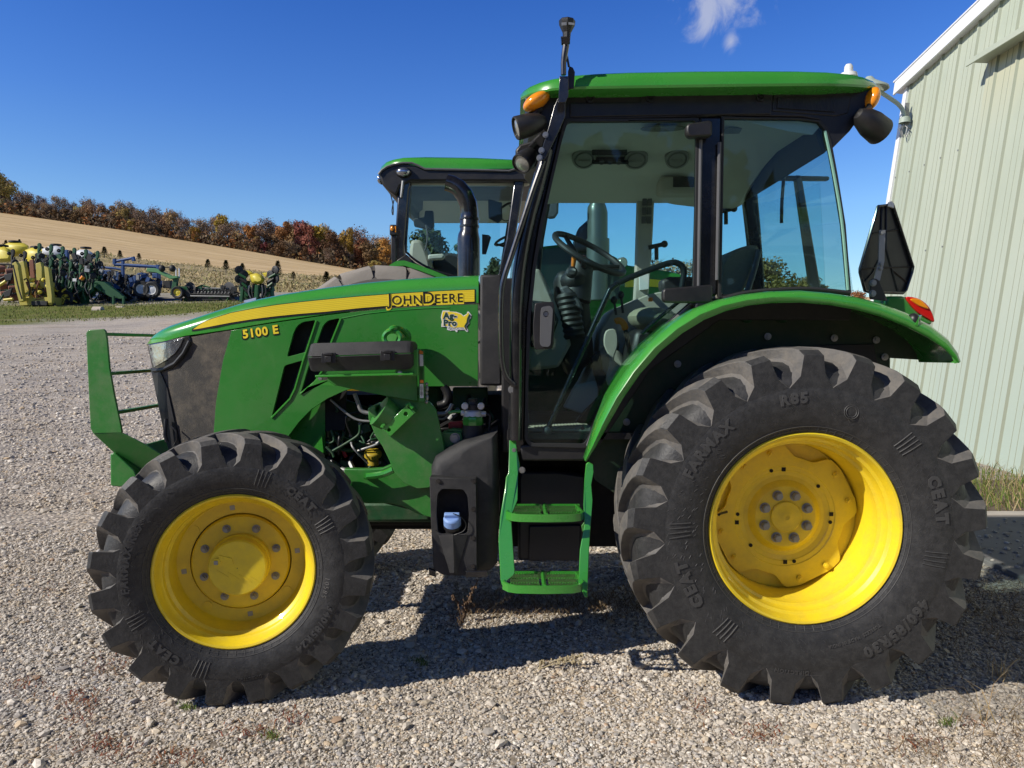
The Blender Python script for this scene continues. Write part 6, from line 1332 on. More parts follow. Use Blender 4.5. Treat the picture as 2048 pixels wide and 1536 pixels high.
for q, (px, py, top, Y, lab) in enumerate(((12, 494, 482, 78, 'tiny dark cedar behind the yellow tanks at the left edge'), (39, 490, 480, 78, 'small dark cedar above the yellow tanks'), (209, 512, 495, 76, 'round cedar at the field edge right of the white tank'), (240, 516, 502, 76, 'low cedar beside the round one'), (278, 520, 508, 76, 'flat dark cedar above the blue frame'), (416, 537, 520, 74, 'left one of the two pointed cedars over the grain header'), (452, 541, 522, 72, 'right one of the two pointed cedars over the grain header'), (485, 545, 528, 70, 'cedar peeping over the planter with the single yellow tank'), (556, 556, 523, 66, 'tallest pointed cedar right of the single yellow tank'), (587, 559, 545, 66, 'squat cedar alone on the slope'), (653, 567, 545, 60, 'cedar just above the hood of the green tractor'), (690, 572, 560, 60, 'small cedar beside the grey tyre'))):
    p = P_on(px, Y); h = S(px, top, Y).z - S(px, py, Y).z; t = empty('cedar', S(px, py, Y), world=False); tag(t, lab, 'cedar')
    o = bpy.data.objects.new('crown', pine_mesh(h, h * (.75 if q != 8 else .55), q, PM)); COL.objects.link(o); o.parent = t
    g = G(); g.tube([(0, 0, -.4), (0, 0, h * .5)], [.06, .03], 6); o = g.out('trunk', BARK, None); o.parent = t
# ================================================================== barn (its walls lean a little against the sloping yard)
BB = Vector((5.90, 13.0, -.15)); LEAN = R_(7.6)
BARN = empty('barn', BB, 'pale sage green ribbed metal barn with white trim', 'barn', world=False); BARN.rotation_euler.y = LEAN
def bl(name, g, mat, bevel=0, parent=None, ang=32):
    o = g.out(name, mat, None, bevel=bevel, ang=ang); o.parent = parent or BARN; return o
SLOPE = .165; EAVE = 6.12; LEN = 14.0
m_w = bpy.data.materials.new('ribbed siding'); m_w.use_nodes = True; t = m_w.node_tree; b = t.nodes['Principled BSDF']; tc = N(t, 'ShaderNodeTexCoord'); v = tc.outputs['Object']
sp3 = N(t, 'ShaderNodeSeparateXYZ'); L(t, v, sp3.inputs[0])
c1 = ramp(t, noise(t, v, .9, 8, .65, (1, 1, .35)), [(.3, (.38, .425, .33)), (.5, (.43, .47, .37)), (.7, (.465, .495, .39))])
low = mrange(t, sp3.outputs['Z'], 3.4, .4); c1 = mixc_(t, low, c1, mixc_(t, .75, c1, (.385, .47, .405)))
c1 = mixc_(t, mrange(t, noise(t, v, 14, 6, .8, (1, 1, .12)), .60, .78, 0, .28), c1, (.36, .38, .28))
L(t, c1, b.inputs['Base Color']); b.inputs['Roughness'].default_value = .55
M['siding'] = m_w; M['trim_white'] = pm('white trim', (.78, .79, .80), .45, var=.05, dust=((.5, .5, .5), .3, 3))
m_d = bpy.data.materials.new('door skin'); m_d.use_nodes = True; t = m_d.node_tree; b = t.nodes['Principled BSDF']; tc = N(t, 'ShaderNodeTexCoord'); v = tc.outputs['Object']; s3 = N(t, 'ShaderNodeSeparateXYZ'); L(t, v, s3.inputs[0])
c1 = ramp(t, noise(t, v, .9, 8, .65, (1, 1, .35)), [(.3, (.38, .425, .33)), (.5, (.43, .47, .37)), (.7, (.465, .495, .39))]); c1 = mixc_(t, mrange(t, s3.outputs['Z'], 4.6, 5.6, 0, .75), c1, (.50, .475, .31)); c1 = mixc_(t, mrange(t, s3.outputs['Z'], 3.4, .4), c1, (.39, .465, .40))
L(t, c1, b.inputs['Base Color']); b.inputs['Roughness'].default_value = .55; M['door_cream'] = m_d
M['rib_side'] = pm('rib flank shade', (.25, .275, .205), .7, var=.15, vscale=2)  # dark flank colour draws in the shadow lines of the ribs
def ribbed(y0, y1, zbot, ztop, xf, name, mat, parent=None, step=.445, ph=.0):
    """corrugated sheet in the plane x = xf, ribs standing out towards -x; ztop is a function of y"""
    prof = []; y = y0 + ph
    ys_ = [(y0, 0)]
    while y < y1:
        for dy, h in ((0, 0), (.026, .026), (.05, .026), (.066, 0), (.165, 0), (.170, .005), (.180, .005), (.185, 0), (.275, 0), (.280, .005), (.290, .005), (.295, 0)):
            if y0 < y + dy < y1: ys_.append((y + dy, h))
        y += step
    ys_.append((y1, 0)); g = G(); a = []; c = []
    for yy, h in ys_: a.append(g.bm.verts.new((xf - h, yy, zbot))); c.append(g.bm.verts.new((xf - h, yy, ztop(yy))))
    for i in range(len(a) - 1):
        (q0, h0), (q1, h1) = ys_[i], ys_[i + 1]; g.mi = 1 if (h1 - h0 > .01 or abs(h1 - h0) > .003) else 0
        g.face((a[i], a[i + 1], c[i + 1], c[i]))
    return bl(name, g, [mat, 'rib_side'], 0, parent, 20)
top = lambda y: EAVE - SLOPE * y - .02
# y runs from 0 at the corner towards the viewer (negative)
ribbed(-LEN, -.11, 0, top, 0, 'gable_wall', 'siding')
g = G(); g.box((-.018, -.055, EAVE / 2 - .02), (.05, .11, EAVE)); g.box((.10, .002, EAVE / 2 - .02), (.22, .02, EAVE)); bl('corner_board', g, 'trim_white', .004)
g = G(); R0 = [(-.14, .16, EAVE - .10), (-.14, .16, EAVE + .12), (-.14, -LEN, EAVE + .12 + SLOPE * (LEN + .16)), (-.14, -LEN, EAVE - .10 + SLOPE * (LEN + .16))]
g.prism(R0, (.03, 0, 0)); bl('rake_fascia', g, 'trim_white', .004)
g = G(); g.prism([(-.15, .20, EAVE + .125), (-.15, .20, EAVE + .15), (-.15, -LEN, EAVE + .15 + SLOPE * (LEN + .2)), (-.15, -LEN, EAVE + .125 + SLOPE * (LEN + .2))], (12, 0, 0)); bl('roof', g, 'trim_white')
g = G(); g.prism([(-.11, .16, EAVE - .06), (-.11, .16, EAVE - .04), (-.11, -LEN, EAVE - .04 + SLOPE * (LEN + .16)), (-.11, -LEN, EAVE - .06 + SLOPE * (LEN + .16))], (.13, 0, 0)); bl('soffit', g, 'trim_white')
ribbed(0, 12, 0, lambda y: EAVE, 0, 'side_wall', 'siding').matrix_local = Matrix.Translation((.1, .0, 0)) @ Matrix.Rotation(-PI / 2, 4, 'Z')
g = G(); g.box((.03, -LEN / 2, -.03), (.06, LEN, .16)); bl('base_trim', g, pm('galvanised base', (.42, .43, .40), .6, var=.2), .004)
g = G(); g.box((.10, -LEN / 2, -.3), (.18, LEN, .4)); bl('footing', g, pm('old footing', (.30, .26, .20), .95, var=.3, bump=(20, .6)), .01)
# sliding door with its track cover
DR = empty('sliding_door', (0, 0, 0), parent=BARN, world=False)
y1, y0, zt = -2.35, -8.2, EAVE - .52
g = G(); g.prism([(-.002, y1, zt + .05), (-.002, y1, zt + .24), (-.33, y1, zt + .04), (-.33, y1, zt - .04), (-.31, y1, zt - .04), (-.31, y1, zt + .02)], (0, y0 - y1, 0)); bl('track_cover', g, 'siding', .004, DR)
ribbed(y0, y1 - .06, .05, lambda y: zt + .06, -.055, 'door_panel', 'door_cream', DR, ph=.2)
# screws along the lower girt
for k in range(26):
    y = -.20 - k * .445
    g = G(); g.cyl((-.030, y - .03, 1.72), (-.045, y - .03, 1.72), .022, .018, 8); g.box((-.0295, y - .03, 1.66), (.004, .022, .10)); bl('rusty_screw', g, pm('rust', (.22, .11, .05), .9, var=.4) if k == 0 else bpy.data.materials['rust'])
for zz in (3.15, 4.55):
    for k in range(24): g = G(); g.cyl((-.024, -.20 - k * .445 + .03, zz), (-.034, -.20 - k * .445 + .03, zz), .014, .012, 6); bl('screw', g, 'steel_dull')
# gooseneck yard lamp on the corner
GL = empty('gooseneck_lamp', (0, 0, 0), 'grey gooseneck yard lamp on the corner of the pale green barn', 'lamp')
GL.location = (0, 0, 0)
def gl(name, g, mat, bevel=0): o = g.out(name, mat, None, bevel=bevel, ang=50); o.parent = GL; return o
PG = pm('lamp grey green', (.36, .42, .36), .5, var=.1)
Yl = 12.62; w0 = S(1813, 218, Yl + .03); w1 = S(1810, 248, Yl); e1 = S(1757, 181, Yl)
g = G(); g.tube(sm([S(1748, 178, Yl), S(1765, 187, Yl), S(1785, 200, Yl), S(1798, 210, Yl), S(1806, 222, Yl), S(1809, 240, Yl)], 5), .034, 10); gl('arm', g, PG)
g = G(); g.lathe([(.09, 0), (.085, .08), (.05, .10), (.001, .10)], S(1809, 246, Yl) , (0, 0, 1), 14); gl('socket', g, PG)
g = G(); g.box(S(1814, 228, Yl + .05), (.06, .03, .36)); gl('wall_bracket', g, 'steel_dull')
g = G(); c = S(1809, 258, Yl)
for k in range(4): a = k * PI / 2; g.tube([c + Vector((0, 0, .06)), c + Vector((.09 * math.cos(a), .09 * math.sin(a), 0)), c + Vector((.03 * math.cos(a), .03 * math.sin(a), -.13))], .010, 5)
gl('lamp_cage', g, 'steel_dull')
g = G(); g.lathe([(.05, .18), (.10, .12), (.30, 0), (.31, -.03), (.29, -.03)], S(1738, 176, Yl), (0, 0, 1), 22); gl('shade', g, PG)
# ================================================================== second, larger tractor behind
YB = 7.7
B2 = empty('tractor', (0, 9.0, .25), 'larger green tractor standing behind, its cab and grey rear tyre showing over the hood', 'tractor')
def bp(name, g, mat, bevel=0, ang=40, par=None): return g.out(name, mat, par or B2, bevel=bevel, ang=ang)
def bplate(pts, Y, th, name, mt, bevel=.008, holes=(), par=None):
    g = G(); g.sheet(pts, Y, th, holes); return bp(name, g, mt, bevel, 40, par)
BT = [(758, 346), (762, 335), (772, 326), (786, 321), (805, 317.5), (850, 315.5), (950, 317), (1030, 321), (1060, 325), (1080, 332), (1090, 345)]
BL_ = [(758, 349), (762, 342), (772, 335), (786, 330), (805, 327), (832, 329), (850, 338.5), (950, 340.5), (1018, 343), (1030, 339), (1040, 333), (1060, 333), (1080, 338), (1090, 348)]
g = G(); rings = []
for px, yt in BT:
    yb = lerp(px, BL_); yn = YB + lerp(px, [(758, .35), (772, .12), (800, .02), (1040, .02), (1090, .3)]); b_ = S(px, yb, yn); t_ = S(px, yt, yn + .15); X = b_.x; h = t_.z - b_.z
    sec = [Vector((X, yn + .05, b_.z)), Vector((X, yn, b_.z + .01)), Vector((X, yn + .005, b_.z + h * .4)), Vector((X, yn + .03, b_.z + h * .75)), Vector((X, yn + .09, b_.z + h * .95)), Vector((X, yn + .18, t_.z)), Vector((X, yn + .6, t_.z + .03))]
    rings.append(sec + [Vector((X, 2 * 8.7 - p.y, p.z)) for p in reversed(sec)])
g.loft(rings); BR = bp('roof', g, 'green_lit', 0, 40)
bplate([(757, 349), (764, 340), (774, 334), (788, 329), (806, 326), (824, 326), (836, 331), (850, 338), (950, 340), (1018, 342), (1032, 338), (1090, 346), (1090, 362), (822, 362), (800, 372), (792, 392), (779, 383), (765, 370)], YB + .03, 1.9, 'roof_trim', 'black', .02)
g = G(); g.tube([S(a, b, YB + .02) for a, b in ((757, 349), (764, 340), (774, 333.5), (788, 329), (806, 326), (824, 326), (836, 331), (850, 338), (950, 340), (1018, 342), (1032, 338), (1060, 334))], .012, 6); bp('trim_edge', g, 'grey', par=BR)
def bl_lamp(px, py, rx, rz, Y, d):
    e = empty('work_light', parent=B2, world=False); c = S(px, py, Y); d = Vector(d).normalized(); rot = d.to_track_quat('-Y', 'Z').to_matrix()
    g = G(); g.ell(c, (rx * 1.12, .05, rz * 1.12), 20, 8, rot); bp('lamp_housing', g, 'black', par=e)
    g = G(); g.ell(c + d * .014, (rx, .045, rz), 20, 8, rot); bp('lamp_lens', g, 'headlight', par=e)
bl_lamp(807, 344.5, .075, .048, YB + .02, (-.15, -1, -.05)); bl_lamp(778, 350, .042, .046, YB + .1, (-.5, -.9, -.1)); bl_lamp(765, 359, .026, .05, YB + .3, (-.9, -.5, -.1))
# posts and glass
bplate([(797, 360), (822, 362), (818, 380), (808, 500), (810, 512), (792, 528), (786, 528), (790, 470)], YB + .06, .12, 'pillar', 'black_gloss', .015)
bplate([(1030, 345), (1052, 345), (1030, 480), (1000, 600), (985, 600), (1012, 480)], YB + .06, .12, 'pillar', 'black_gloss', .015)
bplate([(786, 525), (812, 508), (830, 525), (870, 545), (935, 560), (1010, 565), (1010, 600), (786, 600)], YB + .05, .10, 'cab_side', 'black', .01)
WIN = [(824, 370), (1040, 372), (1018, 480), (1000, 556), (935, 556), (870, 540), (838, 524), (817, 508), (812, 496), (820, 380)]
bplate(WIN, YB + .10, .005, 'side_window', 'glass', 0)
bplate([(845, 420), (1000, 425), (1000, 580), (830, 580)], YB + 1.86, .005, 'far_window', 'glass_far', 0)
g = G(); g.tube(sm([S(a, b, YB + .085) for a, b in ((820, 378), (812, 490), (817, 508), (838, 525), (870, 541), (920, 555))], 4), .012, 6); bp('window_seal', g, 'black_gloss')
bplate([(800, 418), (1060, 424), (1060, 436), (856, 432), (800, 430)], YB + 1.80, .06, 'far_roof_rail', 'black', .01)
bplate([(1018, 420), (1030, 420), (1010, 560), (996, 560)], YB + 1.80, .06, 'far_pillar', 'black', .01)
g = G(); a, b_ = S(800, 372, YB + .15), S(1060, 372, YB + .15); g.prism([Vector((a.x, YB + .14, a.z)), Vector((a.x, YB + .5, a.z + .06)), Vector((a.x, YB + 1.5, a.z - .0)), Vector((a.x, YB + 1.85, a.z - .12)), Vector((a.x, YB + 1.85, a.z + .2)), Vector((a.x, YB + .14, a.z + .2))], (b_.x - a.x, 0, 0)); bp('headliner', g, 'beige_lt', .03)
bplate(sm([(820, 488), (832, 479), (845, 484), (855, 505), (862, 545), (822, 545)], 4, True), YB + .7, .5, 'seat_back', 'beige', .04)
bplate([(856, 509), (884, 507), (890, 511), (884, 518), (856, 519)], YB + .6, .12, 'arm_rest', 'beige_lt', .015)
bplate([(865, 518), (895, 505), (930, 510), (940, 570), (870, 560)], YB + .9, .4, 'side_console', 'dash', .03)
bplate([(976, 398), (1004, 405), (1005, 438), (996, 446), (977, 436)], YB + .5, .04, 'monitor', 'dash', .006)
bplate([(826, 437), (848, 434), (850, 421), (866, 421), (868, 452), (862, 460), (828, 452)], YB + .8, .08, 'monitor', 'dash', .01)
g = G(); g.tube(sm([S(a, b, YB + .55) for a, b in ((1004, 415), (1015, 408), (1028, 404), (1034, 398))], 3), .014, 6); g.tube(sm([S(a, b, YB + .52) for a, b in ((1018, 411), (1026, 420), (1024, 436), (1012, 442), (1004, 438))], 4), .005, 5); bp('monitor_arm', g, 'dash')
bplate([(964, 468), (978, 470), (982, 474), (972, 508), (964, 508)], YB + .9, .05, 'corner_display', 'dash', .006)
c = S(1008, 481, YB + .9); g = G(); g.tube([c + Vector((.10 * math.cos(q * PI / 12), .16 * math.sin(q * PI / 12), .045 * math.cos(q * PI / 12 + .2))) for q in range(25)], .014, 8, False); g.tube([c + Vector((-.09, 0, -.04)), c + Vector((.12, .0, -.10))], .014, 6); bp('steering_wheel', g, 'dash')
g = G(); g.tube(sm([S(a, b, YB + .6) for a, b in ((852, 450), (855, 470), (853, 490), (850, 502))], 4), .010, 6); bp('interior_rail', g, 'grey')
g = G(); g.tube([S(a, b, YB + .04) for a, b in ((806, 362), (804, 380), (802, 395))], [.016, .014, .010], 8); bp('gas_strut', g, 'steel_dull')
g = G(); g.tube(sm([S(a, b, YB + .3) for a, b in ((779, 380), (786, 410), (786, 430), (784, 420), (788, 400))], 4), .006, 5); bp('loose_wire', g, 'black')
ML = empty('marker_lamp', parent=B2, world=False)
bplate([(779, 449), (792, 449), (793, 470), (779, 470)], YB - .1, .08, 'lamp_box', 'black', .01, par=ML); bplate([(781, 470), (791, 470), (793, 528), (783, 530)], YB - .08, .05, 'lamp_post', 'black', .01, par=ML)
g = G(); g.ell(S(784, 457, YB - .105), (.018, .015, .026)); g.box(S(791.5, 459, YB - .08), (.012, .05, .06)); bp('amber_lens', g, 'orange_lens', par=ML)
# fender and hood
g = G(); FO = [(786, 531), (800, 523), (815, 522), (840, 530), (870, 541), (905, 555), (940, 575)]; rings = []
for a, b in FO:
    p = S(a, b, YB - .02); q = S(a, b + 14, YB - .02); rings.append([Vector((p.x, YB - .25, p.z - .02)), Vector((p.x, YB + .12, p.z)), Vector((p.x, YB + .12, q.z)), Vector((p.x, YB - .25, q.z))])
g.loft(rings); bp('rear_fender', g, 'green_lit')
bplate([(1060, 500), (1085, 492), (1130, 487), (1180, 492), (1230, 512), (1258, 530), (1300, 536), (1340, 542), (1370, 550), (1400, 562), (1400, 640), (1060, 640)], 8.25, .9, 'hood', 'green', .05)
bplate([(1066, 506), (1085, 498), (1130, 493), (1178, 497), (1222, 514), (1240, 540), (1240, 600), (1066, 600)], 8.22, .02, 'engine_hood_panel', pm('shaded green grey', (.05, .075, .06), .4, var=.1), .01)
bplate([(1250, 561), (1300, 558), (1342, 562), (1342, 576), (1300, 573), (1250, 574)], 8.23, .01, 'hood_stripe', 'yellow_dec', 0)
g = G(); g.tube([S(1195, 600, 8.0), S(1195, 425, 8.0), S(1194, 415, 8.0), S(1195, 403, 8.0), S(1195, 380, 8.0), S(1199, 368, 8.0), S(1208, 357, 8.0)], [.108, .108, .10, .072, .072, .07, .07], 20); g.tube([S(1196, 540, 8.0), S(1196, 478, 8.0)], .122, 20); bp('exhaust_pipe', g, pm('grey green exhaust', (.10, .115, .105), .4, metal=.3, coat=.2))
bplate([(1150, 478), (1158, 455), (1178, 437), (1180, 500), (1150, 500)], 8.1, .3, 'air_intake', 'grey', .03)
bplate([(1100, 350), (1112, 348), (1119, 362), (1117, 425), (1110, 436), (1098, 437), (1090, 430), (1090, 360)], 7.4, .06, 'mirror', 'grey', .02)
g = G(); g.lathe([(.05, -.04), (.055, .02), (.05, .03)], S(1244, 525, 7.9), (.5, -.8, 0), 16); g.lathe([(.05, .028), (.001, .035)], S(1244, 525, 7.9), (.5, -.8, 0), 16); bp('hood_lamp', g, 'lamp')
bplate([(1060, 600), (1420, 600), (1420, 760), (1060, 760)], 8.4, .7, 'engine_side', 'green_dark', .03)
# big dusty rear wheel: only its crown shows over the hood
Rr = 1.08; wc = S(775, 533, YB - .15); zc_ = wc.z - Rr
WH = empty('rear_wheel', Vector((wc.x, YB - .35, zc_)) - Vector((0, 9.0, .25)), parent=B2, world=False)
prof2 = [(.62, .02), (.70, -.06), (.80, -.10), (.92, -.11), (.99, -.08), (1.02, -.03), (1.035, .06), (1.04, .22), (1.045, .30)]
M['tyre_dust'] = pm('dusty tyre', (.25, .225, .195), .9, var=.25, vscale=6, dust=((.32, .29, .25), .6, 4), bump=(50, .3))
M['tyre_gap'] = pm('tyre groove', (.11, .10, .09), .9, var=.25)
tyre_body(prof2, .30, 80).out('tyre', 'tyre_gap', WH, org=(0, 0, 0), ang=60)
g = G(); add_lugs(g, [(.34, 1.03, 1.075, -.04, .9), (.24, 1.032, 1.08, .03, 1), (.14, 1.03, 1.08, .09, 1.05), (.04, 1.02, 1.078, .135, 1.1), (-.04, .995, 1.07, .165, 1.15), (-.088, .93, 1.035, .18, 1.15), (-.105, .86, .96, .185, .9)], .30, 19, .158, .150, .02); g.out('tread_lugs', ['tyre_dust', 'tyre_dust'], WH, org=(0, 0, 0), ang=40)
g = G(); g.lathe([(r, -y) for r, y in ((.62, .05), (.64, .0), (.60, -.01), (.56, .10), (.54, .35), (.40, .32), (.01, .30))], n=48); g.out('rim', 'yellow', WH, org=(0, 0, 0))
k = WH.copy(); COL.objects.link(k); k.parent = B2; k.location = WH.location + Vector((0, 3.2, 0)); k.scale = (1, -1, 1)
for ch in list(WH.children): q = ch.copy(); COL.objects.link(q); q.parent = k
g = G(); g.ell(S(676, 566, 7.5), (.06, .05, .055)); bp('fender_mirror', g, 'lamp')
# ================================================================== implements parked along the far edge of the yard
M['m_yel'] = pm('implement yellow', (.50, .42, .07), .5, var=.12, vscale=2, dust=((.35, .28, .12), .4, 3))
M['m_yel2'] = pm('tank yellow', (.66, .54, .06), .45, var=.08, vscale=2)
M['m_grn'] = pm('implement green', (.011, .08, .024), .5, var=.25, vscale=3)
M['m_blu'] = pm('implement blue', (.025, .075, .22), .5, var=.2, vscale=3)
M['m_wht'] = pm('tank white', (.58, .59, .60), .5, var=.1)
M['m_blk'] = pm('implement black', (.014, .014, .015), .6, var=.3)
M['m_rst'] = pm('rust red drums', (.24, .10, .065), .8, var=.25, vscale=2)
class Mach:
    def __init__(s, name, px, Y, label, cat, py=None):
        b_ = P_on(px, Y); s.Y = Y; s.o = empty(name, b_, label, cat); s.b = b_
    def p(s, px, py, d=0): return S(px, py, s.Y + d)
    def put(s, name, g, mat, bevel=.02, ang=40, par=None): return g.out(name, mat, par or s.o, bevel=bevel, ang=ang, org=s.b)
    def sheet(s, pts, name, mat, d=0, th=.3, par=None): g = G(); g.sheet(pts, s.Y + d, th); return s.put(name, g, mat, par=par)
    def bar(s, pts, r, name, mat, d=0, n=6, par=None): g = G(); g.tube([s.p(a, b, (c[0] if c else 0) + d) for a, b, *c in pts], r, n); return s.put(name, g, mat, 0, par=par)
    def wheel(s, px, py, r, d=0, name='wheel', hub='m_yel2', w_=.25, ax=(0, -1, 0)):
        e = empty(name, parent=s.o, world=False); c = s.p(px, py, d)
        g = G(); g.lathe([(r * .55, w_ * .45), (r * .85, w_ * .55), (r, w_ * .3), (r, -w_ * .3), (r * .85, -w_ * .55), (r * .5, -w_ * .5)], c, ax, 20); s.put('tyre', g, 'm_blk', 0, par=e)
        g = G(); g.lathe([(r * .58, w_ * .45), (r * .45, w_ * .2), (r * .2, w_ * .3), (.01, w_ * .32)], c, ax, 16); s.put('hub', g, hub, 0, par=e)
    def row_unit(s, px, py, h, d=0, top='m_grn', body='m_blk', par=None):
        """one folded planting unit: arm, hopper bracket, two gauge wheels, hoses"""
        k = s.Y / 1500; e = empty('row_unit', parent=s.o, world=False)
        g = G(); g.sheet(rnd([(px - 3, py), (px + 1, py - 3), (px + 4, py + 1), (px + 3, py + 11), (px - 1, py + 15), (px - 2, py + 8)], 1.5, 2), s.Y + d - .05, .12); s.put('unit_head', g, top, .015, par=e)
        for (dx, dy, r) in ((6, 24, .15), (-6, 7, .09), (3, 33, .13)):
            g = G(); g.lathe([(r * .7, .05), (r, .03), (r, -.03), (r * .7, -.05)], s.p(px + dx, py + dy, d), (.4, -1, 0), 14); g.lathe([(r * .7, .04), (.01, .05)], s.p(px + dx, py + dy, d), (.4, -1, 0), 14)
            s.put('gauge_wheel', g, 'm_blk', 0, par=e)
        g = G(); g.tube([s.p(px, py + 10, d), s.p(px + 1, py + 35, d), s.p(px - 4, py + h, d)], .055, 5); g.tube([s.p(px + 5, py + 14, d), s.p(px + 3, py + 50, d), s.p(px - 2, py + h, d)], .045, 5); g.sheet([(px - 5, py + 34), (px + 5, py + 30), (px + 7, py + 52), (px - 3, py + 60)], s.Y + d, .2); s.put('unit_frame', g, top, 0, par=e)
        g = G(); g.tube(sm([s.p(px - 6, py + 30, d - .2), s.p(px - 10, py + 46, d - .25), s.p(px - 4, py + 60, d - .2)], 3), .022, 5); s.put('unit_hose', g, 'grey' if rng.random() < .4 else 'm_blk', 0, par=e)
def clutter(m, x0, x1, y0, y1, n, name='hose_tangle', mats=('m_blk', 'm_grn', 'm_blk'), d=(-.6, .6)):
    """hoses, chains and brackets nobody could count between the units"""
    for mt in dict.fromkeys(mats):
        g = G()
        for k in range(n // len(mats) * mats.count(mt)):
            x, y, dd = rng.uniform(x0, x1), rng.uniform(y0, y1), rng.uniform(*d)
            if rng.random() < .6: g.tube(sm([m.p(x, y, dd), m.p(x + rng.gauss(0, 5), y + rng.uniform(2, 8), dd), m.p(x + rng.gauss(0, 7), y + rng.uniform(6, 16), dd)], 3), rng.uniform(.02, .05), 4)
            else: g.box(m.p(x, y, dd), (rng.uniform(.06, .28), .12, rng.uniform(.06, .34)), Matrix.Rotation(rng.uniform(-.6, .6), 3, 'Y'))
        o = m.put(name, g, mt, 0); o['kind'] = 'stuff'
def tank(m, pts, name, mat, d=0, depth=1.0, par=None):
    g = G(); c = Vector((sum(p[0] for p in pts) / len(pts), sum(p[1] for p in pts) / len(pts))); rings = []
    for f, yy in ((.5, 0), (.88, .12), (1, .3), (1, .7), (.88, .88), (.5, 1)): rings.append([S(c.x + (p[0] - c.x) * f, c.y + (p[1] - c.y) * f, m.Y + d + depth * yy) for p in pts])
    g.loft(rings); return m.put(name, g, mat, 0, 45, par)
# 1 planter with yellow tanks, behind
a = Mach('seed_planter', 45, 38.5, 'planter with three big yellow tanks at the left edge, behind the folded yellow implement', 'planter')
for pts, d in (([(-12, 497), (8, 493), (22, 500), (27, 512), (22, 524), (-12, 526)], 0), ([(4, 491), (18, 485), (48, 486), (58, 492), (54, 508), (30, 514), (8, 502)], 1.3), ([(50, 500), (64, 495), (84, 497), (98, 506), (103, 520), (96, 535), (60, 536), (50, 520)], .2)): tank(a, pts, 'yellow_tank', 'm_yel2', d, 1.2)
for px, py, d in ((30, 485, 1.5), (4, 493, .3), (74, 496, .5)): g = G(); g.lathe([(.30, 0), (.30, .08), (.001, .10)], a.p(px, py, d + .3), (0, 0, 1), 14); a.put('tank_lid', g, 'm_blk')
for k in range(5): a.row_unit(24 + k * 24, 500 + k * 4, 60, -.6, 'm_blk')
a.sheet([(-10, 560), (70, 558), (70, 572), (-10, 574)], 'frame', 'm_grn', 0, .6); a.bar([(-6, 602), (8, 585), (18, 592), (28, 608)], .06, 'stand', 'm_grn')
for px in (0, 22): a.wheel(px, 592, .38, .6)
clutter(a, 0, 105, 524, 590, 110, mats=('m_blk', 'm_grn', 'm_blk'))
# 2 rust red drums
a = Mach('drum_roller', 16, 36.5, 'rust red drum rollers stacked at the left edge of the yard', 'roller')
for j in range(4):
    for i in range(2): g = G(); c = a.p(2 + i * 19 + j * 3, 538 + j * 17 + i * 6, .25 * (j % 2)); g.cyl(c - Vector((.15, .12, .03)), c + Vector((.15, .12, .03)), .17, n=16); a.put('drum', g, 'm_rst')
a.bar([(-4, 528), (40, 530), (46, 610)], .06, 'frame', 'm_blk'); a.bar([(-4, 560), (24, 548), (14, 575)], .07, 'bracket', 'm_blk'); a.bar([(-2, 604), (10, 584), (20, 607)], .05, 'stand', 'm_grn'); a.bar([(-3, 572), (12, 562)], .07, 'yellow_arm', 'm_yel2', -.4); a.bar([(8, 600), (26, 598)], .07, 'yellow_arm', 'm_yel2', -.4); a.sheet([(8, 549), (26, 545), (22, 560), (10, 563)], 'bracket_plate', 'm_blk', -.35, .1); a.sheet([(6, 584), (24, 576), (20, 592), (8, 595)], 'bracket_plate', 'm_blk', -.35, .1)
# 3 folded yellow implement
a = Mach('folded_header', 62, 34.5, 'yellow implement folded upright on four tall arms, nearest of the parked machines', 'implement')
for pts, d in (([(24, 527), (31, 523), (36, 530), (47, 602), (38, 604), (30, 575)], -.4), ([(37, 524), (47, 522), (51, 540), (58, 585), (60, 604), (50, 600), (44, 560)], .2), ([(71, 527), (81, 524), (84, 535), (84, 575), (86, 600), (76, 600), (73, 560)], .2), ([(88, 532), (97, 536), (104, 590), (104, 606), (96, 606), (92, 575)], -.4)): a.sheet(pts, 'lift_arm', 'm_yel', d, .22)
a.sheet([(36, 596), (104, 594), (104, 610), (40, 611)], 'base_frame', 'm_yel', -.1, 1.0); a.sheet([(60, 566), (102, 564), (102, 573), (60, 574)], 'cross_beam', 'm_yel', .1, .3); a.sheet([(66, 575), (90, 574), (86, 596), (70, 597)], 'gearbox', pm('gearbox ochre', (.30, .16, .03), .6, var=.3), .3, .4)
for k in range(5): g = G(); g.ell(a.p(64 + k * 8, 560 + (k % 3) * 12, -.1), (.12, .12, .10), 8, 6); a.put('coupling', g, 'm_yel2')
a.bar(sm([(48, 560), (54, 558), (60, 575), (58, 590), (52, 592)], 4), .03, 'hose', 'm_blk', -.3); a.bar([(26, 530), (38, 580), (44, 598)], .035, 'hydraulic_ram', 'm_blk', -.5); a.bar([(58, 605), (60, 614)], .05, 'foot', 'm_blk'); a.bar([(106, 597), (110, 613)], .06, 'foot', 'm_blk')
a.sheet([(58, 520), (66, 518), (70, 555), (60, 560)], 'shield', 'm_rst', .6, .1); a.sheet([(62, 602), (94, 602), (94, 611), (62, 611)], 'skid', 'm_blk', -.2, .8)
clutter(a, 48, 100, 550, 606, 60, mats=('m_blk', 'm_yel', 'm_rst'), d=(-.2, .8))
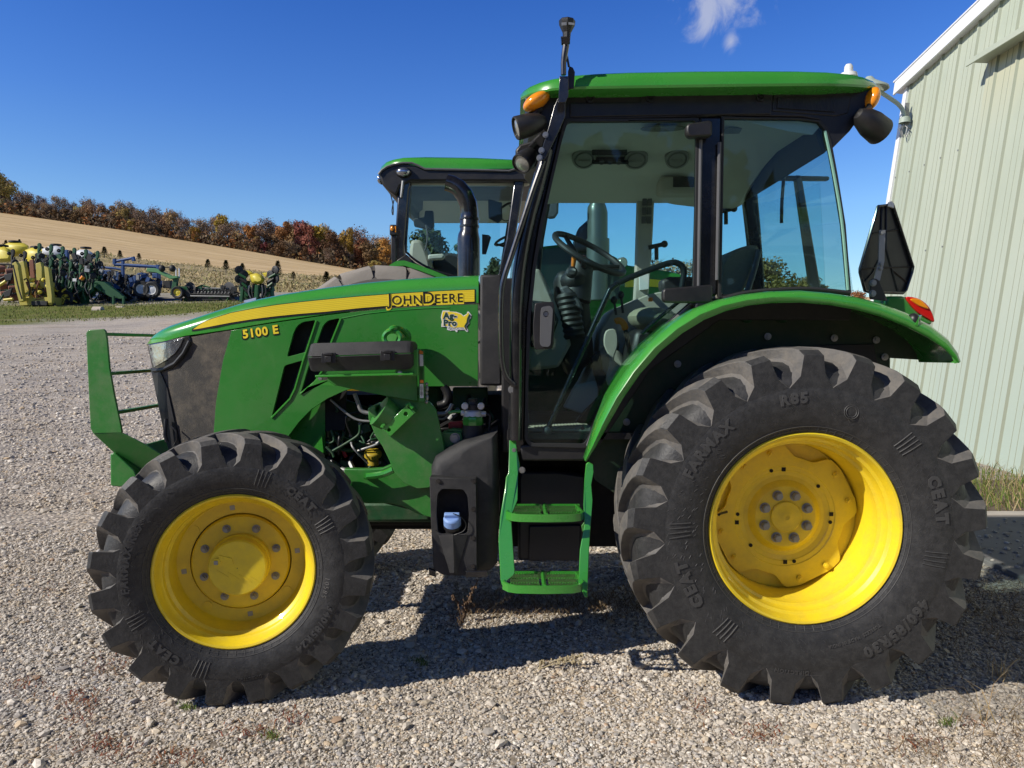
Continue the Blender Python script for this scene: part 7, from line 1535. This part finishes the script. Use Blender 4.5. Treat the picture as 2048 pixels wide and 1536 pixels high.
# 4 green planter with upright row units
a = Mach('seed_planter', 135, 36.0, 'green planter with a row of raised planting units and a long drawbar', 'planter')
for k in range(6): a.row_unit(77 + k * 23.3, 488 + k * 3.1, 70, .3)
for k in range(5): a.row_unit(100 + k * 20, 520 + k * 2, 52, -.5, 'm_grn')
a.sheet([(100, 560), (150, 558), (210, 563), (214, 570), (150, 572), (100, 570)], 'main_frame', 'm_grn', -.3, .5); a.sheet([(158, 562), (206, 565), (216, 576), (200, 582), (170, 584), (170, 612), (155, 600)], 'tongue_mount', 'm_grn', -.2, .4)
a.sheet([(180, 560), (208, 564), (238, 585), (250, 596), (240, 598), (220, 594), (178, 568)], 'drawbar', 'm_grn', -.5, .25)
for px in (227, 247): a.bar([(px, 592), (px, 610)], .07, 'jack_stand', 'm_grn', -.6)
for px in (118, 142): a.wheel(px, 594, .46, -.2)
for px in (110, 134): a.wheel(px, 597, .36, -.7)
for k in range(7): a.bar(sm([(110 + k * 12, 545), (114 + k * 12, 560), (106 + k * 12, 585), (112 + k * 12, 600)], 3), .04, 'hose', 'm_grn' if k % 2 else 'm_blk', -.5)
a.sheet([(165, 598), (172, 598), (170, 612), (160, 606)], 'axle_arm', 'm_grn', -.1, .2)
a.sheet([(145, 557), (153, 557), (153, 563), (145, 563)], 'warning_label', 'white', -.85, .02); a.bar([(162, 559), (167, 553)], .09, 'warning_flag', 'orange_lens', -.8)
for k in range(10): a.bar([(90 + k * 11, 530 + (k % 3) * 8), (96 + k * 11, 575)], .05, 'tine', 'm_grn' if k % 3 else 'm_blk', .8)
clutter(a, 74, 205, 512, 606, 240, mats=('m_blk', 'm_grn', 'm_blk', 'steel_dull', 'm_blk', 'm_blk'))
clutter(a, 110, 160, 576, 606, 60, 'wheel_gear', ('m_blk', 'm_yel2', 'm_blk'), (-.9, -.2))
# 5 blue planter with white tanks
a = Mach('seed_planter', 270, 38.0, 'long blue planter with two white tanks and a tall blue frame', 'planter')
for pts in ([(84, 498), (96, 493), (112, 491), (126, 495), (134, 504), (134, 515), (110, 516), (84, 508)], [(146, 505), (160, 499), (176, 499), (188, 508), (192, 516), (180, 521), (150, 517)]): tank(a, pts, 'white_tank', 'm_wht', .4, 1.1)
for px, py in ((112, 491), (172, 497)): g = G(); g.lathe([(.26, 0), (.26, .07), (.001, .09)], a.p(px, py, .9), (0, 0, 1), 14); a.put('tank_lid', g, 'm_blk')
a.bar([(134, 500), (134, 560)], .13, 'mast', 'm_blu', .4); a.bar([(196, 534), (232, 537), (246, 540)], .07, 'toolbar', 'm_blu', .3)
FRM = empty('marker_frame', parent=a.o, world=False)
for pts, r in (([(229, 523), (266, 516)], .07), ([(229, 529), (316, 534)], .09), ([(229, 518), (229, 529)], .10), ([(246, 522), (246, 550)], .09), ([(316, 530), (318, 575)], .12), ([(266, 514), (268, 522)], .10), ([(246, 524), (246, 570)], .06)): a.bar(pts, r, 'frame_tube', 'm_blu', -.1, par=FRM)
a.sheet([(190, 540), (225, 540), (246, 548), (318, 560), (318, 572), (250, 566), (190, 562)], 'main_frame', 'm_blu', .5, .4)
for k in range(7): a.row_unit(200 + k * 17, 541 + k * 3.2, 44, -.4, 'm_blk' if k % 2 else 'm_blu')
for k in range(6): a.bar(sm([(204 + k * 18, 562 + k * 2), (210 + k * 18, 572 + k), (202 + k * 18, 584), (208 + k * 18, 592)], 3), .05, 'chain_drive', 'steel_dull' if k % 2 else 'm_blk', -.6)
for px, py in ((283, 578), (304, 580)): a.wheel(px, py, .42, -.9, hub='m_wht', w_=.2)
for px in (283, 306): a.sheet([(px - 2, 546), (px + 9, 546), (px + 9, 556), (px - 2, 556)], 'seed_box', 'm_blu', -.6, .3)
a.sheet([(180, 588), (260, 592), (360, 598), (361, 607), (300, 605), (180, 596)], 'transport_beam', 'm_blu', -.2, .4); a.sheet([(325, 561), (340, 561), (341, 576), (326, 576)], 'control_box', 'm_blk', -.5, .3)
clutter(a, 190, 318, 543, 596, 220, mats=('m_blk', 'm_blu', 'm_blk', 'm_blk', 'steel_dull'), d=(-.9, .4))
# 6 green loading auger
a = Mach('loading_auger', 335, 36.5, 'pale green loading auger arm with two small lamps beside the blue planter', 'auger')
a.sheet([(293, 536), (309, 536), (342, 551), (355, 552), (355, 556), (340, 558), (312, 545), (293, 543)], 'tube', pm('pale green', (.10, .26, .10), .5, var=.15), 0, .3); a.sheet([(347, 552), (355, 552), (353, 572), (347, 590), (340, 590)], 'leg', 'm_grn', .1, .2)
for px in (324, 345): g = G(); g.ell(a.p(px, 537), (.16, .14, .17), 10, 8); a.put('lamp', g, 'm_blk')
a.bar([(324, 535), (345, 534)], .03, 'lamp_bar', 'm_blk'); a.bar([(350, 575), (372, 576), (380, 590)], .09, 'drive_box', 'm_grn'); a.wheel(356, 585, .30, -.2)
# 7 grain header
a = Mach('grain_header', 425, 37.0, 'wide black and green grain header with a long reel lying on the gravel', 'header')
RE = empty('reel', parent=a.o, world=False)
for px in (381, 459): g = G(); c = a.p(px, 584); g.lathe([(.5, .03), (.42, .05), (.05, .05), (.01, .05)], c, (-.6, -1, 0), 18); a.put('reel_end', g, 'm_blk', 0, par=RE)
for k in range(5): a.bar([(381, 576 + k * 4), (459, 577 + k * 4)], .035, 'reel_bat', 'm_blk' if k % 2 else 'steel_dull', -.2 * k, par=RE)
g = G()
for k in range(22): g.tube([a.p(384 + k * 3.4, 577 + (k % 2) * 6, -.4), a.p(386 + k * 3.4, 590, -.5)], .03, 4)
a.put('reel_tines', g, 'm_blk', 0, par=RE)
a.sheet([(372, 592), (464, 590), (474, 602), (400, 606), (376, 604)], 'cutter_pan', 'm_blk', -.4, 1.2); a.sheet([(376, 575), (458, 576), (458, 596), (376, 597)], 'back_sheet', 'm_grn', .6, .1); a.bar([(392, 576), (404, 571), (420, 575)], .05, 'hydraulic_line', 'm_grn')
clutter(a, 345, 470, 574, 602, 130, mats=('m_blk', 'm_grn', 'm_blk', 'm_blk'))
# 8 planter with a single yellow tank, seen end on
a = Mach('seed_planter', 515, 36.0, 'green planter seen end on with one round yellow tank between its folded wings', 'planter')
tank(a, [(499, 549), (512, 546), (524, 550), (530, 558), (526, 566), (514, 569), (502, 565)], 'yellow_tank', 'm_yel2', -.4, 1.0); tank(a, [(484, 541), (498, 541), (508, 547), (498, 551), (486, 548)], 'yellow_tank', 'm_yel2', .2, .5); tank(a, [(524, 546), (540, 544), (544, 550), (530, 554)], 'yellow_tank', 'm_yel2', .2, .5)
for s_, x0 in ((1, 478), (-1, 551)):
    for k in range(4): g = G(); g.lathe([(.1, .07), (.2, .05), (.2, -.05), (.1, -.07)], a.p(x0 + s_ * (k % 2) * 10, 540 + k * 9, -.2), (s_ * .5, -1, 0), 14); g.lathe([(.19, .05), (.01, .06)], a.p(x0 + s_ * (k % 2) * 10, 540 + k * 9, -.2), (s_ * .5, -1, 0), 14); a.put('gauge_wheel', g, 'm_blk', 0)
    a.sheet([(x0 - 4, 545), (x0 + 4, 545), (x0 + s_ * 22 + 4, 600), (x0 + s_ * 22 - 6, 600)], 'folded_wing', 'm_grn', 0, .4)
    for k in range(5): a.bar([(x0 + s_ * 3 * k, 548 + k * 9), (x0 + s_ * (14 + k), 556 + k * 9)], .06, 'wing_bracket', 'm_blk' if k % 2 else 'm_grn', -.3)
    a.bar([(x0 + s_ * 8, 572), (x0 + s_ * 5, 604)], .10, 'stand', 'm_grn', -.2)
a.sheet([(492, 575), (540, 575), (540, 584), (492, 584)], 'cross_beam', 'm_grn', .1, .3); a.bar([(515, 570), (513, 602)], .12, 'drawbar', 'm_grn', -.4)
for k in range(6): a.bar(sm([(500 + k * 6, 570), (497 + k * 7, 584), (502 + k * 5, 596)], 3), .04, 'hose', 'm_blk' if k % 2 else 'grey', -.4)
clutter(a, 480, 550, 566, 602, 80, mats=('m_blk', 'm_grn', 'm_blk'), d=(0, .8))
g = G(); g.prism([a.p(488, 601, -1), a.p(512, 595, -1), a.p(511, 600, -1), a.p(486, 607, -1)], (0, .05, 0)); a.put('pale_sheet', g, pm('pale blue sheet', (.40, .45, .62), .6), 0)
# 9 small things
for px, lab in ((352, 'left one of the two thin white marker posts beside the auger'), (358.5, 'right one of the two thin white marker posts beside the auger')):
    p = S(px, 551, 44); g = G(); g.box(p + Vector((0, 0, .15)), (.07, .05, .5)); g.lathe([(.03, 0), (.001, .04)], p + Vector((0, 0, .40)), (0, 0, 1), 8); tag(g.out('marker_post', 'm_wht', None, org=p, bevel=.01), lab, 'post')
p = P_on(196, 32.3); g = G(); c = S(196, 621, 32.3); g.cyl(c - Vector((.20, 0, 0)), c + Vector((.20, 0, 0)), .17, n=16); g.box(c + Vector((.02, -.05, -.17)), (.75, .2, .05)); tag(g.out('log_block', pm('pale wood block', (.50, .42, .34), .8, var=.15), None, org=p, bevel=.02), 'short pale wooden block lying on the grass verge', 'block')
p = P_on(240, 33.5); g = G(); g.box(S(240, 615, 33.5), (.34, .2, .12)); tag(g.out('timber_block', pm('pale timber', (.5, .44, .33), .8, var=.15), None, org=p, bevel=.02), 'small pale timber under the jack stand of the green planter', 'block')
